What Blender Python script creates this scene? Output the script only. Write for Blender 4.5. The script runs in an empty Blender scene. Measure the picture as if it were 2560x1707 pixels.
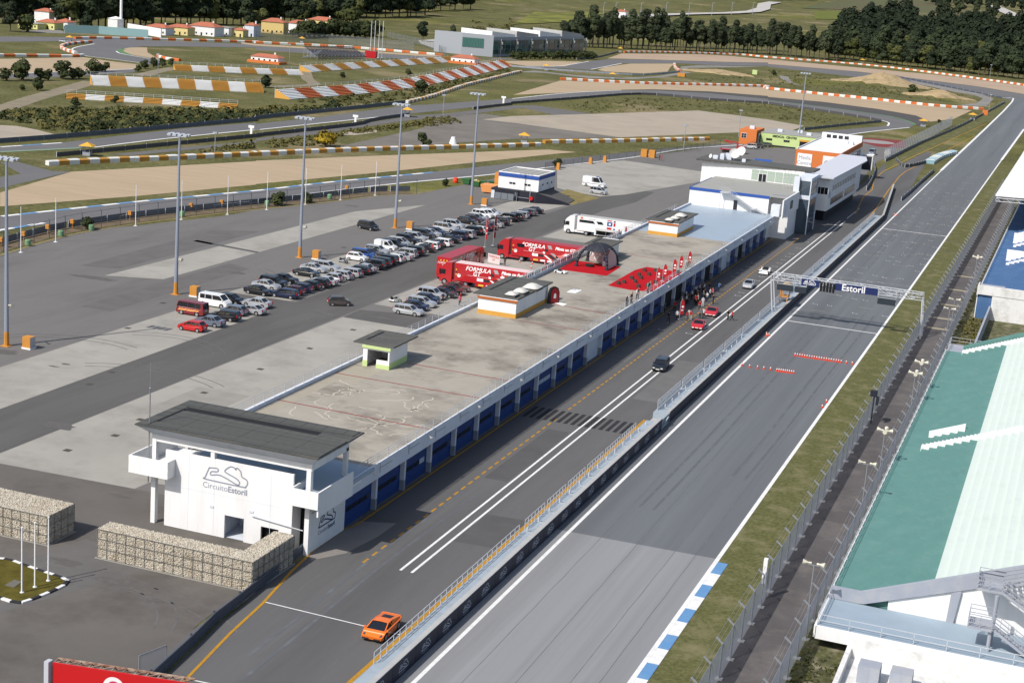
import bpy, bmesh, math, random
import numpy as np
from mathutils import Vector, Matrix
random.seed(7)
scene = bpy.context.scene
COL = scene.collection

# ------------------------------------------------------------------ camera
CAM_H = 53.3
F_PX, PITCH, ROLL, YAW = 3962.67, math.radians(13.494), math.radians(4.388), math.radians(19.333)
_cy, _sy, _cp, _sp = math.cos(YAW), math.sin(YAW), math.cos(PITCH), math.sin(PITCH)
_fwd = Vector((-_sy*_cp, _cy*_cp, -_sp)); _r0 = Vector((_cy, _sy, 0)); _u0 = _r0.cross(_fwd)
_rt = math.cos(ROLL)*_r0 + math.sin(ROLL)*_u0
_up = -math.sin(ROLL)*_r0 + math.cos(ROLL)*_u0
cam = bpy.data.cameras.new('camera')
cam.sensor_width = 36.0
cam.lens = F_PX/2560*36
cam.clip_start = 1.0
cam.clip_end = 20000
cam_ob = bpy.data.objects.new('camera', cam); COL.objects.link(cam_ob)
cam_ob.matrix_world = Matrix(((_rt.x, _up.x, -_fwd.x, 0), (_rt.y, _up.y, -_fwd.y, 0), (_rt.z, _up.z, -_fwd.z, CAM_H), (0, 0, 0, 1)))
scene.camera = cam_ob

# ------------------------------------------------------------------ sky and sun
SUN_EL, SUN_AZ = math.radians(47.0), math.radians(63.3)      # shadows run towards (cos az, sin az)
world = bpy.data.worlds.new('World'); scene.world = world; world.use_nodes = True
_nt = world.node_tree; _nt.nodes.clear()
_sky = _nt.nodes.new('ShaderNodeTexSky'); _sky.sky_type = 'NISHITA'; _sky.sun_disc = False
_sky.sun_elevation = SUN_EL
_sky.sun_rotation = math.atan2(-math.cos(SUN_AZ), -math.sin(SUN_AZ))
_sky.air_density = 1.0; _sky.dust_density = 2.2; _sky.ozone_density = 1.0
_bg = _nt.nodes.new('ShaderNodeBackground'); _bg.inputs[1].default_value = 0.11
_wo = _nt.nodes.new('ShaderNodeOutputWorld')
_nt.links.new(_sky.outputs[0], _bg.inputs[0]); _nt.links.new(_bg.outputs[0], _wo.inputs[0])
sun = bpy.data.lights.new('sun', 'SUN'); sun.energy = 3.8; sun.angle = math.radians(0.53); sun.color = (1.0, 0.955, 0.89)
sun_ob = bpy.data.objects.new('sun', sun); COL.objects.link(sun_ob)
_ld = Vector((math.cos(SUN_AZ)*math.cos(SUN_EL), math.sin(SUN_AZ)*math.cos(SUN_EL), -math.sin(SUN_EL)))
sun_ob.rotation_euler = _ld.to_track_quat('-Z', 'Y').to_euler()
sun_ob.location = (-60, -60, 120)
vs = scene.view_settings
vs.view_transform = 'Standard'; vs.look = 'None'; vs.exposure = 0.3; vs.gamma = 1.0; vs.use_curve_mapping = False
scene.cycles.use_denoising = True
scene.cycles.max_bounces = 6

# ------------------------------------------------------------------ surveying: a point of the ground seen at a place of the photograph
def at(px, py, z=0.0):
    d = _rt*((px-1280)/F_PX) - _up*((py-853.5)/F_PX) + _fwd
    t = (z-CAM_H)/d.z
    return (d.x*t, d.y*t)
def survey(x0, y0, s=3.647):
    return lambda x, y, z=0.0: at(x0+x/s, y0+y/s, z)
T1, T2, T3, T4 = survey(0, 0), survey(640, 0), survey(1280, 0), survey(1920, 0)
K, L, M, F = survey(0, 430), survey(640, 430), survey(1280, 430), survey(1920, 430)
I, A, B, E = survey(0, 860), survey(640, 860), survey(1280, 860), survey(1920, 860)
N, C, D, Q = survey(0, 1277), survey(640, 1277), survey(1280, 1277), survey(1920, 1277)
Z1, Z2, Z3 = survey(1680, 300, 4.2), survey(1060, 520, 5.6), survey(1380, 580, 5.88)
Z4, Z5, Z6 = survey(1200, 400, 6.533), survey(1600, 640, 6.533), survey(1900, 640, 4.523)

# ------------------------------------------------------------------ materials
def lin(c):
    c /= 255.0
    return c/12.92 if c <= 0.04045 else ((c+0.055)/1.055)**2.4
def rgb(r, g, b, k=1.0):
    return (lin(r)*k, lin(g)*k, lin(b)*k)
MATS = {}
def mat(name, col, rough=0.75, var=0.0, scale=1.0, metal=0.0, spec=0.35, col2=None, stretch=None, detail=6, dirt=None, dirt_scale=0.2, dirt_amt=0.5, bump=0.0, bump_scale=20, alpha=1.0, coat=0.0, soft=(0.35, 0.65)):
    if name in MATS: return MATS[name]
    m = bpy.data.materials.new(name); m.use_nodes = True
    nt = m.node_tree; p = nt.nodes['Principled BSDF']
    p.inputs['Base Color'].default_value = (*col, 1)
    p.inputs['Roughness'].default_value = rough
    p.inputs['Metallic'].default_value = metal
    p.inputs['Specular IOR Level'].default_value = spec
    if coat: p.inputs['Coat Weight'].default_value = coat; p.inputs['Coat Roughness'].default_value = 0.05
    if alpha < 1: p.inputs['Alpha'].default_value = alpha
    if var or col2 or dirt or bump:
        tc = nt.nodes.new('ShaderNodeTexCoord'); src = tc.outputs['Object']
        if stretch:
            mp = nt.nodes.new('ShaderNodeMapping'); mp.inputs['Scale'].default_value = stretch
            nt.links.new(src, mp.inputs[0]); src = mp.outputs[0]
        out = None
        if var or col2:
            n = nt.nodes.new('ShaderNodeTexNoise'); n.inputs['Scale'].default_value = scale; n.inputs['Detail'].default_value = detail; n.inputs['Roughness'].default_value = 0.62
            nt.links.new(src, n.inputs['Vector'])
            r = nt.nodes.new('ShaderNodeValToRGB')
            c1 = tuple(c*(1-var) for c in col); c2 = col2 or tuple(min(1, c*(1+var)) for c in col)
            r.color_ramp.elements[0].position = soft[0]; r.color_ramp.elements[1].position = soft[1]
            r.color_ramp.elements[0].color = (*c1, 1); r.color_ramp.elements[1].color = (*c2, 1)
            nt.links.new(n.outputs[0], r.inputs[0]); out = r.outputs[0]
        if dirt:
            n2 = nt.nodes.new('ShaderNodeTexNoise'); n2.inputs['Scale'].default_value = dirt_scale; n2.inputs['Detail'].default_value = 9; n2.inputs['Roughness'].default_value = 0.68
            nt.links.new(src, n2.inputs['Vector'])
            r2 = nt.nodes.new('ShaderNodeValToRGB'); r2.color_ramp.elements[0].position = 0.48; r2.color_ramp.elements[1].position = 0.68
            r2.color_ramp.elements[0].color = (0, 0, 0, 1); r2.color_ramp.elements[1].color = (dirt_amt,)*3+(1,)
            nt.links.new(n2.outputs[0], r2.inputs[0])
            mx = nt.nodes.new('ShaderNodeMix'); mx.data_type = 'RGBA'
            nt.links.new(r2.outputs[0], mx.inputs[0])
            if out: nt.links.new(out, mx.inputs[6])
            else: mx.inputs[6].default_value = (*col, 1)
            mx.inputs[7].default_value = (*dirt, 1); out = mx.outputs[2]
        if out: nt.links.new(out, p.inputs['Base Color'])
        if bump:
            n3 = nt.nodes.new('ShaderNodeTexNoise'); n3.inputs['Scale'].default_value = bump_scale; n3.inputs['Detail'].default_value = 4
            nt.links.new(src, n3.inputs['Vector'])
            b = nt.nodes.new('ShaderNodeBump'); b.inputs['Strength'].default_value = bump; b.inputs['Distance'].default_value = 0.05
            nt.links.new(n3.outputs[0], b.inputs['Height']); nt.links.new(b.outputs[0], p.inputs['Normal'])
    MATS[name] = m
    return m

# ------------------------------------------------------------------ mesh building
class MB:
    def __init__(self): self.v = []; self.f = []; self.m = []
    def add(self, vs, fs, mi=0):
        o = len(self.v); self.v += [tuple(p) for p in vs]
        for f in fs: self.f.append(tuple(i+o for i in f)); self.m.append(mi)
        return self
    def box(self, x0, x1, y0, y1, z0, z1, mi=0):
        return self.add([(x0,y0,z0),(x1,y0,z0),(x1,y1,z0),(x0,y1,z0),(x0,y0,z1),(x1,y0,z1),(x1,y1,z1),(x0,y1,z1)],
                        [(0,3,2,1),(4,5,6,7),(0,1,5,4),(1,2,6,5),(2,3,7,6),(3,0,4,7)], mi)
    def bar(self, p, q, w, h=None, mi=0):
        h = h or w; p = Vector(p); q = Vector(q); d = (q-p)
        if d.length < 1e-6: return self
        d.normalize(); s = d.cross(Vector((0,0,1)))
        if s.length < 1e-3: s = Vector((1,0,0))
        s.normalize(); t = s.cross(d); s = s*w/2; t = t*h/2
        return self.add([p-s-t,p+s-t,p+s+t,p-s+t,q-s-t,q+s-t,q+s+t,q-s+t],[(0,1,2,3),(7,6,5,4),(0,4,5,1),(1,5,6,2),(2,6,7,3),(3,7,4,0)],mi)
    def tube(self, p, q, r, n=6, r2=None, mi=0, cap=True):
        r2 = r if r2 is None else r2; p = Vector(p); q = Vector(q); d = (q-p).normalized(); s = d.cross(Vector((0,0,1)))
        if s.length < 1e-3: s = Vector((1,0,0))
        s.normalize(); t = d.cross(s); vs = []
        for c, rr in ((p, r), (q, r2)):
            for i in range(n):
                a = 2*math.pi*i/n; vs.append(c+(s*math.cos(a)+t*math.sin(a))*rr)
        fs = [(i, (i+1)%n, n+(i+1)%n, n+i) for i in range(n)]
        if cap: fs += [tuple(range(n-1,-1,-1)), tuple(range(n,2*n))]
        return self.add(vs, fs, mi)
    def sheet(self, pts, z, mi=0):
        return self.add([(p[0],p[1],z) for p in pts], [tuple(range(len(pts)))], mi)
    def quad(self, a, b, c, d, mi=0): return self.add([a,b,c,d],[(0,1,2,3)],mi)
    def prism(self, pts, z0, z1, mi=0):
        n = len(pts)
        ar = sum(pts[i][0]*pts[(i+1)%n][1]-pts[(i+1)%n][0]*pts[i][1] for i in range(n))
        if ar < 0: pts = pts[::-1]
        vs = [(p[0],p[1],z0) for p in pts]+[(p[0],p[1],z1) for p in pts]
        return self.add(vs, [tuple(range(n-1,-1,-1)), tuple(range(n,2*n))]+[(i,(i+1)%n,n+(i+1)%n,n+i) for i in range(n)], mi)
    def lathe(self, c, prof, n=10, mi=0):
        vs = []; k = len(prof)
        for (r, z) in prof:
            for i in range(n):
                a = 2*math.pi*i/n; vs.append((c[0]+r*math.cos(a), c[1]+r*math.sin(a), c[2]+z))
        fs = [(j*n+i, j*n+(i+1)%n, (j+1)*n+(i+1)%n, (j+1)*n+i) for j in range(k-1) for i in range(n)]
        fs += [tuple(range(n-1,-1,-1)), tuple(range((k-1)*n,k*n))]
        return self.add(vs, fs, mi)
    def sphere(self, c, r, n=8, k=5, sz=1.0, mi=0):
        return self.lathe(c, [(max(1e-3, r*math.sin(math.pi*j/k)), -r*sz*math.cos(math.pi*j/k)) for j in range(k+1)], n, mi)
    def mesh(self, name, mats, off=(0,0,0), smooth=False):
        me = bpy.data.meshes.new(name)
        v = self.v if off == (0,0,0) else [(a-off[0],b-off[1],c-off[2]) for a,b,c in self.v]
        me.from_pydata(v, [], self.f)
        mats = mats if isinstance(mats, (list, tuple)) else [mats]
        for m in mats: me.materials.append(m)
        if len(mats) > 1: me.polygons.foreach_set('material_index', self.m)
        if smooth: me.polygons.foreach_set('use_smooth', [True]*len(self.f))
        me.update()
        return me
    def obj(self, name, mats, parent=None, smooth=False, local=False):
        off = (0,0,0) if local or parent is None else ORG.get(parent.name, (0,0,0))
        return link(name, self.mesh(name, mats, off, smooth), parent)
ORG = {}
def link(name, me, parent=None, loc=None, rz=None):
    o = bpy.data.objects.new(name, me); COL.objects.link(o)
    if parent is not None:
        o.parent = parent; ORG[o.name] = ORG.get(parent.name, (0,0,0))
    if loc: o.location = loc
    if rz is not None: o.rotation_euler = (0,0,rz)
    return o
def tag(o, label, cat, group=None):
    o['label'] = label; o['category'] = cat
    if group: o['group'] = group
    return o
def thing(name, label, cat, loc=(0,0,0), rz=0.0, group=None):
    o = bpy.data.objects.new(name, None); COL.objects.link(o); o.empty_display_size = 0.5
    o.location = loc; o.rotation_euler = (0,0,rz); ORG[o.name] = tuple(loc)
    return tag(o, label, cat, group)
def structure(mb, name, mats, parent=None):
    o = mb.obj(name, mats, parent)
    if parent is None: o['kind'] = 'structure'
    return o
def copy_tree(src, loc=None, rz=None, label=None, group=None, parent=None):
    c = src.copy(); COL.objects.link(c)
    if parent is not None: c.parent = parent
    if loc is not None: c.location = loc
    if rz is not None: c.rotation_euler = (0,0,rz)
    if label: c['label'] = label
    if group: c['group'] = group
    for ch in src.children: copy_tree(ch, parent=c)
    return c
def ribbon(mb, pts, w, z, mi=0, closed=False):
    """flat painted strip along a polyline"""
    n = len(pts); L_, R_ = [], []
    for i in range(n):
        a = Vector(pts[(i-1)%n] if closed else pts[max(0,i-1)]); b = Vector(pts[(i+1)%n] if closed else pts[min(n-1,i+1)])
        d = (b-a); d = d.normalized() if d.length > 1e-6 else Vector((1,0)); nrm = Vector((-d.y, d.x))*w/2
        p = Vector(pts[i]); L_.append((p.x+nrm.x,p.y+nrm.y,z)); R_.append((p.x-nrm.x,p.y-nrm.y,z))
    o = len(mb.v); mb.v += L_+R_
    for i in range(n if closed else n-1):
        j = (i+1)%n; mb.f.append((o+i, o+n+i, o+n+j, o+j)); mb.m.append(mi)
def smooth_line(pts, k=4):
    out = []; n = len(pts)
    for i in range(n-1):
        p0, p1, p2, p3 = [Vector(pts[min(n-1,max(0,j))]) for j in (i-1,i,i+1,i+2)]
        for s in range(k):
            t = s/k; out.append(tuple(0.5*((2*p1)+(-p0+p2)*t+(2*p0-5*p1+4*p2-p3)*t*t+(-p0+3*p1-3*p2+p3)*t**3)))
    out.append(tuple(pts[-1])); return out
def resample(pts, step):
    out = [Vector(pts[0])]; acc = 0.0; res = [(Vector(pts[0]), 0)]
    P_ = [Vector(p) for p in pts]; tot = sum((P_[i+1]-P_[i]).length for i in range(len(P_)-1)); n = max(1, round(tot/step)); st = tot/n
    out = []; i = 0; d0 = 0.0
    for k in range(n+1):
        t = min(k*st, tot-1e-6)
        while i < len(P_)-2 and d0+(P_[i+1]-P_[i]).length < t: d0 += (P_[i+1]-P_[i]).length; i += 1
        seg = (P_[i+1]-P_[i]); out.append(P_[i]+seg*((t-d0)/max(seg.length,1e-9)))
    return out
_tx = {}
def text_mesh(s, size=1.0, shear=0.0, bold=0.0, spacing=1.0):
    key = (s, size, shear, bold, spacing)
    if key in _tx: return _tx[key]
    cu = bpy.data.curves.new('lettering', 'FONT'); cu.body = s; cu.size = size; cu.shear = shear; cu.offset = bold; cu.space_character = spacing; cu.resolution_u = 3
    cu.align_x = 'CENTER'; cu.align_y = 'CENTER'
    o = bpy.data.objects.new('lettering', cu); COL.objects.link(o)
    bpy.context.view_layer.update()
    me = bpy.data.meshes.new_from_object(o.evaluated_get(bpy.context.evaluated_depsgraph_get()))
    v = [tuple(p.co) for p in me.vertices]; f = [tuple(p.vertices) for p in me.polygons]
    bpy.data.objects.remove(o); bpy.data.curves.remove(cu); bpy.data.meshes.remove(me)
    _tx[key] = (v, f); return v, f
def text_on(mb, s, origin, xdir, ydir, size, mi=0, **kw):
    """letters laid on a plane through origin; xdir = reading direction"""
    v, f = text_mesh(s, size, **kw); o = Vector(origin); x = Vector(xdir); y = Vector(ydir)
    mb.add([o+x*p[0]+y*p[1] for p in v], f, mi)
def plate(mb, pts, origin, xdir, ydir, mi=0):
    o = Vector(origin); x = Vector(xdir); y = Vector(ydir)
    mb.add([o+x*p[0]+y*p[1] for p in pts], [tuple(range(len(pts)))], mi)
def stroke(mb, pts, w, origin, xdir, ydir, mi=0, closed=True):
    t = MB(); ribbon(t, pts, w, 0, 0, closed); o = Vector(origin); x = Vector(xdir); y = Vector(ydir)
    mb.add([o+x*p[0]+y*p[1] for p in t.v], t.f, mi)
ORD = ['first','second','third','fourth','fifth','sixth','seventh','eighth','ninth','tenth','eleventh','twelfth','thirteenth','fourteenth','fifteenth','sixteenth','seventeenth','eighteenth','nineteenth','twentieth','twenty-first','twenty-second','twenty-third','twenty-fourth','twenty-fifth','twenty-sixth','twenty-seventh','twenty-eighth','twenty-ninth','thirtieth','thirty-first','thirty-second','thirty-third','thirty-fourth','thirty-fifth','thirty-sixth','thirty-seventh','thirty-eighth','thirty-ninth','fortieth','forty-first','forty-second','forty-third','forty-fourth','forty-fifth','forty-sixth','forty-seventh','forty-eighth','forty-ninth','fiftieth']
# outline of the racing circuit used as the place's emblem (unit width, y up)
EMBLEM = smooth_line([(a/440, (1262-b)/440) for a, b in ((0,1242),(38,1150),(48,1141),(120,1133),(136,1148),(122,1165),(70,1172),(55,1190),(66,1207),(160,1193),(330,1250),(352,1243),(356,1221),(320,1192),(215,1156),(208,1133),(262,1091),(307,1100),(313,1113),(326,1092),(365,1119),(380,1167),(425,1185),(440,1216),(423,1253),(385,1261),(8,1256),(0,1242))], 3)[:-1]
# ================================================================== GROUND AND ROADS
KG = 0.60      # photograph tone -> base colour of a sunlit horizontal surface
def grey(n, r, g, b, **kw):
    kw.setdefault('var', 0.10); kw.setdefault('scale', 0.12); kw.setdefault('rough', 0.9); kw.setdefault('spec', 0.2)
    return mat(n, rgb(r, g, b, KG), **kw)
def terrain(x, y):
    r = math.hypot(x+150, y)
    a = max(0.0, r-1085)
    z = 0.030*a*a/(a+220)
    if x > 40 and y < 700: z += 0
    # knolls
    for cx, cy, s, h in KNOLLS:
        d = ((x-cx)**2+(y-cy)**2)/(s*s)
        if d < 6: z += h*math.exp(-d)
    return z
_k1, _k2, _k3 = T4(1050,770), T4(1560,890), T3(1880,670)
KNOLLS = [(_k1[0],_k1[1],14,6.0),(_k2[0],_k2[1],9,3.5),(_k3[0],_k3[1],11,1.6)]
def on_hill(px, py):
    """where the line of sight through a place of the photograph meets the rising land"""
    d = _rt*((px-1280)/F_PX) - _up*((py-853.5)/F_PX) + _fwd
    t = 300.0
    while t < 9000:
        p = (d.x*t, d.y*t, CAM_H+d.z*t)
        if p[2] <= terrain(p[0], p[1]): break
        t *= 1.004
    return p[0], p[1], terrain(p[0], p[1])

def land_material():
    m = bpy.data.materials.new('meadow and scrub'); m.use_nodes = True; nt = m.node_tree; p = nt.nodes['Principled BSDF']
    p.inputs['Roughness'].default_value = 0.95; p.inputs['Specular IOR Level'].default_value = 0.1
    tc = nt.nodes.new('ShaderNodeTexCoord')
    def noise(s, d=8, r=0.6):
        n = nt.nodes.new('ShaderNodeTexNoise'); n.inputs['Scale'].default_value = s; n.inputs['Detail'].default_value = d; n.inputs['Roughness'].default_value = r
        nt.links.new(tc.outputs['Object'], n.inputs['Vector']); return n
    def ramp(src, stops):
        r = nt.nodes.new('ShaderNodeValToRGB'); e = r.color_ramp.elements
        while len(e) < len(stops): e.new(0.5)
        for k, (po, c) in enumerate(stops): e[k].position = po; e[k].color = (*c, 1)
        nt.links.new(src, r.inputs[0]); return r
    def mix(f, a, b):
        x = nt.nodes.new('ShaderNodeMix'); x.data_type = 'RGBA'; nt.links.new(f, x.inputs[0]); nt.links.new(a, x.inputs[6]); nt.links.new(b, x.inputs[7]); return x.outputs[2]
    g1 = ramp(noise(0.06).outputs[0], [(0.30, rgb(84,86,50,KG)), (0.5, rgb(116,115,70,KG)), (0.72, rgb(150,143,100,KG))])
    g2 = ramp(noise(0.9, 5).outputs[0], [(0.30, rgb(58,62,36,KG)), (0.5, rgb(104,104,62,KG)), (0.68, rgb(162,152,110,KG))])
    f = ramp(noise(0.35, 3).outputs[0], [(0.35, (0.25,)*3), (0.65, (0.7,)*3)])
    base = mix(f.outputs[0], g1.outputs[0], g2.outputs[0])
    # yellow flowering patches and bare earth on a large scale
    yl = ramp(noise(0.011, 7, 0.55).outputs[0], [(0.56, (0,0,0)), (0.66, (0.6,)*3)])
    base = mix(yl.outputs[0], base, ramp(noise(0.25).outputs[0], [(0.3, rgb(96,104,40,KG)), (0.7, rgb(150,150,52,KG))]).outputs[0])
    ea = ramp(noise(0.022, 8, 0.6).outputs[0], [(0.555, (0,0,0)), (0.65, (0.7,)*3)])
    base = mix(ea.outputs[0], base, ramp(noise(0.4).outputs[0], [(0.3, rgb(140,122,92,KG)), (0.7, rgb(186,170,138,KG))]).outputs[0])
    nt.links.new(base, p.inputs['Base Color'])
    return m
LAND = land_material()
def _axis(a, b, fine, coarse, lo, hi):
    out = [a]; x = a
    while x < b:
        st = fine if lo <= x <= hi else coarse
        x += st; out.append(min(x, b))
    return out
_xs = _axis(-3600, 3600, 20, 160, -620, 260); _ys = _axis(-400, 7000, 20, 180, 480, 1500)
_xs = sorted(set(_xs)); _ys = sorted(set(_ys))
g = MB()
# finer rows round the knolls so that they keep their shape
for kx, ky, s, h in KNOLLS:
    _xs = sorted(set(_xs) | {round(kx+q*s*0.35,2) for q in range(-7,8)}); _ys = sorted(set(_ys) | {round(ky+q*s*0.35,2) for q in range(-7,8)})
g.v = [(x, y, terrain(x, y)) for y in _ys for x in _xs]
nx = len(_xs)
g.f = [(j*nx+i, j*nx+i+1, (j+1)*nx+i+1, (j+1)*nx+i) for j in range(len(_ys)-1) for i in range(nx-1)]; g.m = [0]*len(g.f)
ground = structure(g, 'ground', LAND)
ground.data.polygons.foreach_set('use_smooth', [True]*len(g.f))

def surface(name, pts, m, z, kind='structure'):
    s = MB(); n = len(pts)
    ar = sum(pts[i][0]*pts[(i+1)%n][1]-pts[(i+1)%n][0]*pts[i][1] for i in range(n))
    s.sheet(pts if ar > 0 else pts[::-1], z)
    o = s.obj(name, m); o['kind'] = kind
    return o

M_PAD = grey('paddock asphalt', 136,133,130, var=0.10, scale=0.05, stretch=(1.6,0.35,1), dirt=rgb(104,102,100,KG), dirt_scale=0.05, dirt_amt=0.6, detail=10)
M_FORE = grey('worn entrance asphalt', 124,119,114, var=0.12, scale=0.06, dirt=rgb(92,87,83,KG), dirt_scale=0.09, dirt_amt=0.7, detail=10)
M_DARK = grey('dark lane asphalt', 112,110,108, var=0.09, scale=0.08, stretch=(1.5,0.25,1), dirt=rgb(90,88,86,KG), dirt_scale=0.1)
M_CONC = grey('pale concrete', 187,183,174, var=0.07, scale=0.09, dirt=rgb(158,154,146,KG), dirt_scale=0.13, dirt_amt=0.7, detail=10)
M_LANE = grey('pit lane asphalt', 117,116,116, var=0.10, scale=0.07, stretch=(2.2,0.16,1), dirt=rgb(92,91,91,KG), dirt_scale=0.09, dirt_amt=0.5, detail=10)
M_TRACK = grey('track asphalt', 126,130,134, var=0.10, scale=0.08, stretch=(3.0,0.08,1), dirt=rgb(110,113,117,KG), dirt_scale=0.12, dirt_amt=0.45)
M_TRACKL = grey('pale track asphalt', 165,166,168, var=0.09, scale=0.08, stretch=(3.0,0.08,1), dirt=rgb(140,141,143,KG), dirt_scale=0.12, dirt_amt=0.5)
M_ROAD = grey('far track asphalt', 128,127,128, var=0.06, scale=0.05)
M_ROADD = grey('run-off asphalt', 98,95,94, var=0.06, scale=0.05)
M_ROADL = grey('service road', 158,154,148, var=0.08, scale=0.06)
M_SAND = mat('gravel trap', rgb(206,184,154,KG), 0.95, var=0.07, scale=0.5, spec=0.1, stretch=(0.12,1.3,1), dirt=rgb(186,166,138,KG), dirt_scale=0.07, dirt_amt=0.5)
M_SANDP = mat('pinkish gravel', rgb(204,182,158,KG), 0.95, var=0.06, scale=0.2, spec=0.1, dirt=rgb(186,150,130,KG), dirt_scale=0.05, dirt_amt=0.45)
M_DIRT = mat('bare lot', rgb(196,184,166,KG), 0.95, var=0.05, scale=0.1, spec=0.1, dirt=rgb(172,162,148,KG), dirt_scale=0.06, dirt_amt=0.5)
M_VERGE = mat('dry verge grass', rgb(112,113,72,KG), 0.95, var=0.3, scale=2.5, spec=0.1, dirt=rgb(154,147,112,KG), dirt_scale=0.35, dirt_amt=0.8)
M_LAWN = mat('mown lawn', rgb(106,98,44,KG), 0.95, var=0.22, scale=0.9, spec=0.1)
M_WHITE = mat('road paint white', rgb(242,242,240,0.78), 0.7, dirt=rgb(200,200,198,0.75), dirt_scale=1.2, dirt_amt=0.5)
M_YEL = mat('road paint yellow', rgb(214,158,40,KG), 0.7, dirt=rgb(160,124,60,KG), dirt_scale=1.5, dirt_amt=0.5)
M_BLUEP = mat('kerb paint blue', rgb(106,156,206,0.72), 0.7, dirt=rgb(134,170,204,0.72), dirt_scale=1.0)
M_GREENP = mat('kerb paint green', rgb(110,150,100,KG), 0.7)
M_SKID = mat('fresh black patch', rgb(54,54,56,KG), 0.9, var=0.1, scale=0.5)
M_REDP = mat('helipad red', rgb(150,60,56,KG), 0.8, var=0.08, scale=0.2)

pad = [(-175,40),(-62,40),(-62,118),(-57,125),(-57,430),(-62,505),(-60,545),(-66,585),T4(540,1265),T4(240,1350),T3(2334,1350),T3(1900,1320),T3(1560,1380),T3(1230,1415),T3(700,1480),T3(330,1532),(-141.5,329.2),(-147.3,320.6),(-152.5,297),(-156.9,283.7),(-157.6,272.9),(-164,251.2),(-167.2,242.5),(-167.2,232.8),(-164.3,212.1),(-160,195)]
surface('paddock_pavement', pad, M_PAD, 0.02)
surface('entrance_pavement', [(-175,40),(-60,40),(-59.2,88),(-59.4,92.4),(-60.3,99.2),(-60.9,103.8),(-61.0,111),(-61.2,120),(-60.7,121),(-60.7,128),(-82.9,127.6),(-98.3,126.9),(-120,124),(-175,118)], M_FORE, 0.0272)
surface('lane_pavement', [(-110.2,100),(-100.4,112),(-100.3,129),(-100.2,340),(-98,360),(-99,380),(-112,380),(-108,345),(-110,300),(-110.1,120)], M_DARK, 0.028)
surface('concrete_pavement', [(-100.35,128),(-98.3,126.9),(-82.9,127.6),(-82.7,130),(-78,130.4),(-78,207.5),(-99.8,207.9)], M_CONC, 0.032)
surface('concrete_pavement', [(-121.3,135),(-110.2,118),(-110.1,197),(-111,204.5),(-121,202)], M_CONC, 0.032)
surface('concrete_pavement', [(-121.5,212),(-111,212.5),(-110.4,330),(-109,344),(-121,345)], M_CONC, 0.032)
surface('concrete_pavement', [(-142.7,210),(-134.2,213.6),(-133.4,317),(-141,297)], M_CONC, 0.032)
surface('concrete_pavement', [(-99.9,219),(-79,218),(-79,275),(-99.5,275)], M_CONC, 0.032)
surface('concrete_pavement', [(-99.5,297),(-79,297),(-79,326),(-99.3,326)], M_CONC, 0.032)
surface('concrete_pavement', [Z4(1260,100),Z4(2352,10),M(1740,0),M(1720,90),Z4(2352,570),Z4(1960,600),Z4(1500,520),Z4(1260,460)], M_CONC, 0.030)
surface('asphalt_patch', [(-111,204.6),(-100.3,205.2),(-100.3,212.6),(-111,212.4),(-121,211.8),(-121,202.1)], M_DARK, 0.030)
surface('asphalt_patch', [(-99.7,208),(-79,207.6),(-79,216.5),(-90,217),(-99.9,214)], M_DARK, 0.030)
surface('pit_lane', [(-62.1,40),(-44,40),(-44,440),(-50,560),(-60,545),(-57.2,430),(-57.2,330),(-60.2,330),(-60.2,120.8)], M_LANE, 0.026)
surface('race_track', [(-44.2,139.2),(-26.9,139.8),(-26.9,520),T4(2334,1180),T4(2400,1100),T4(2420,960),T4(2334,890),T4(2230,925),(-41.6,501.6),(-44.2,440)], M_TRACK, 0.030)
surface('race_track', [(-44.2,40),(-26.9,40),(-26.9,139.8),(-44.2,139.2)], M_TRACKL, 0.030)
surface('grass_verge', [(-26.8,40),(-21.6,40),(-21.6,530),(-26.8,530)], M_VERGE, 0.02)
surface('service_road', [(-21.5,40),(-16.4,40),(-16.4,470),(-21.5,470)], grey('service road asphalt', 112,108,108, var=0.12, scale=0.2, dirt=rgb(146,140,134,KG), dirt_scale=0.3, dirt_amt=0.6), 0.024)
surface('rough_grass', [(-16.3,40),(20,40),(20,560),(-16.3,560)], mat('weedy bank', rgb(96,98,60,KG), 0.95, var=0.4, scale=0.9, dirt=rgb(176,166,142,KG), dirt_scale=0.8, dirt_amt=0.9), 0.016)
surface('asphalt_patch', [(-60.2,131),(-56.8,132.5),(-56.8,128.5),(-57.5,123),(-59.4,119.8),(-60.2,121)], grey('pale apron patch', 158,152,146, var=0.06, scale=0.3), 0.032)

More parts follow.
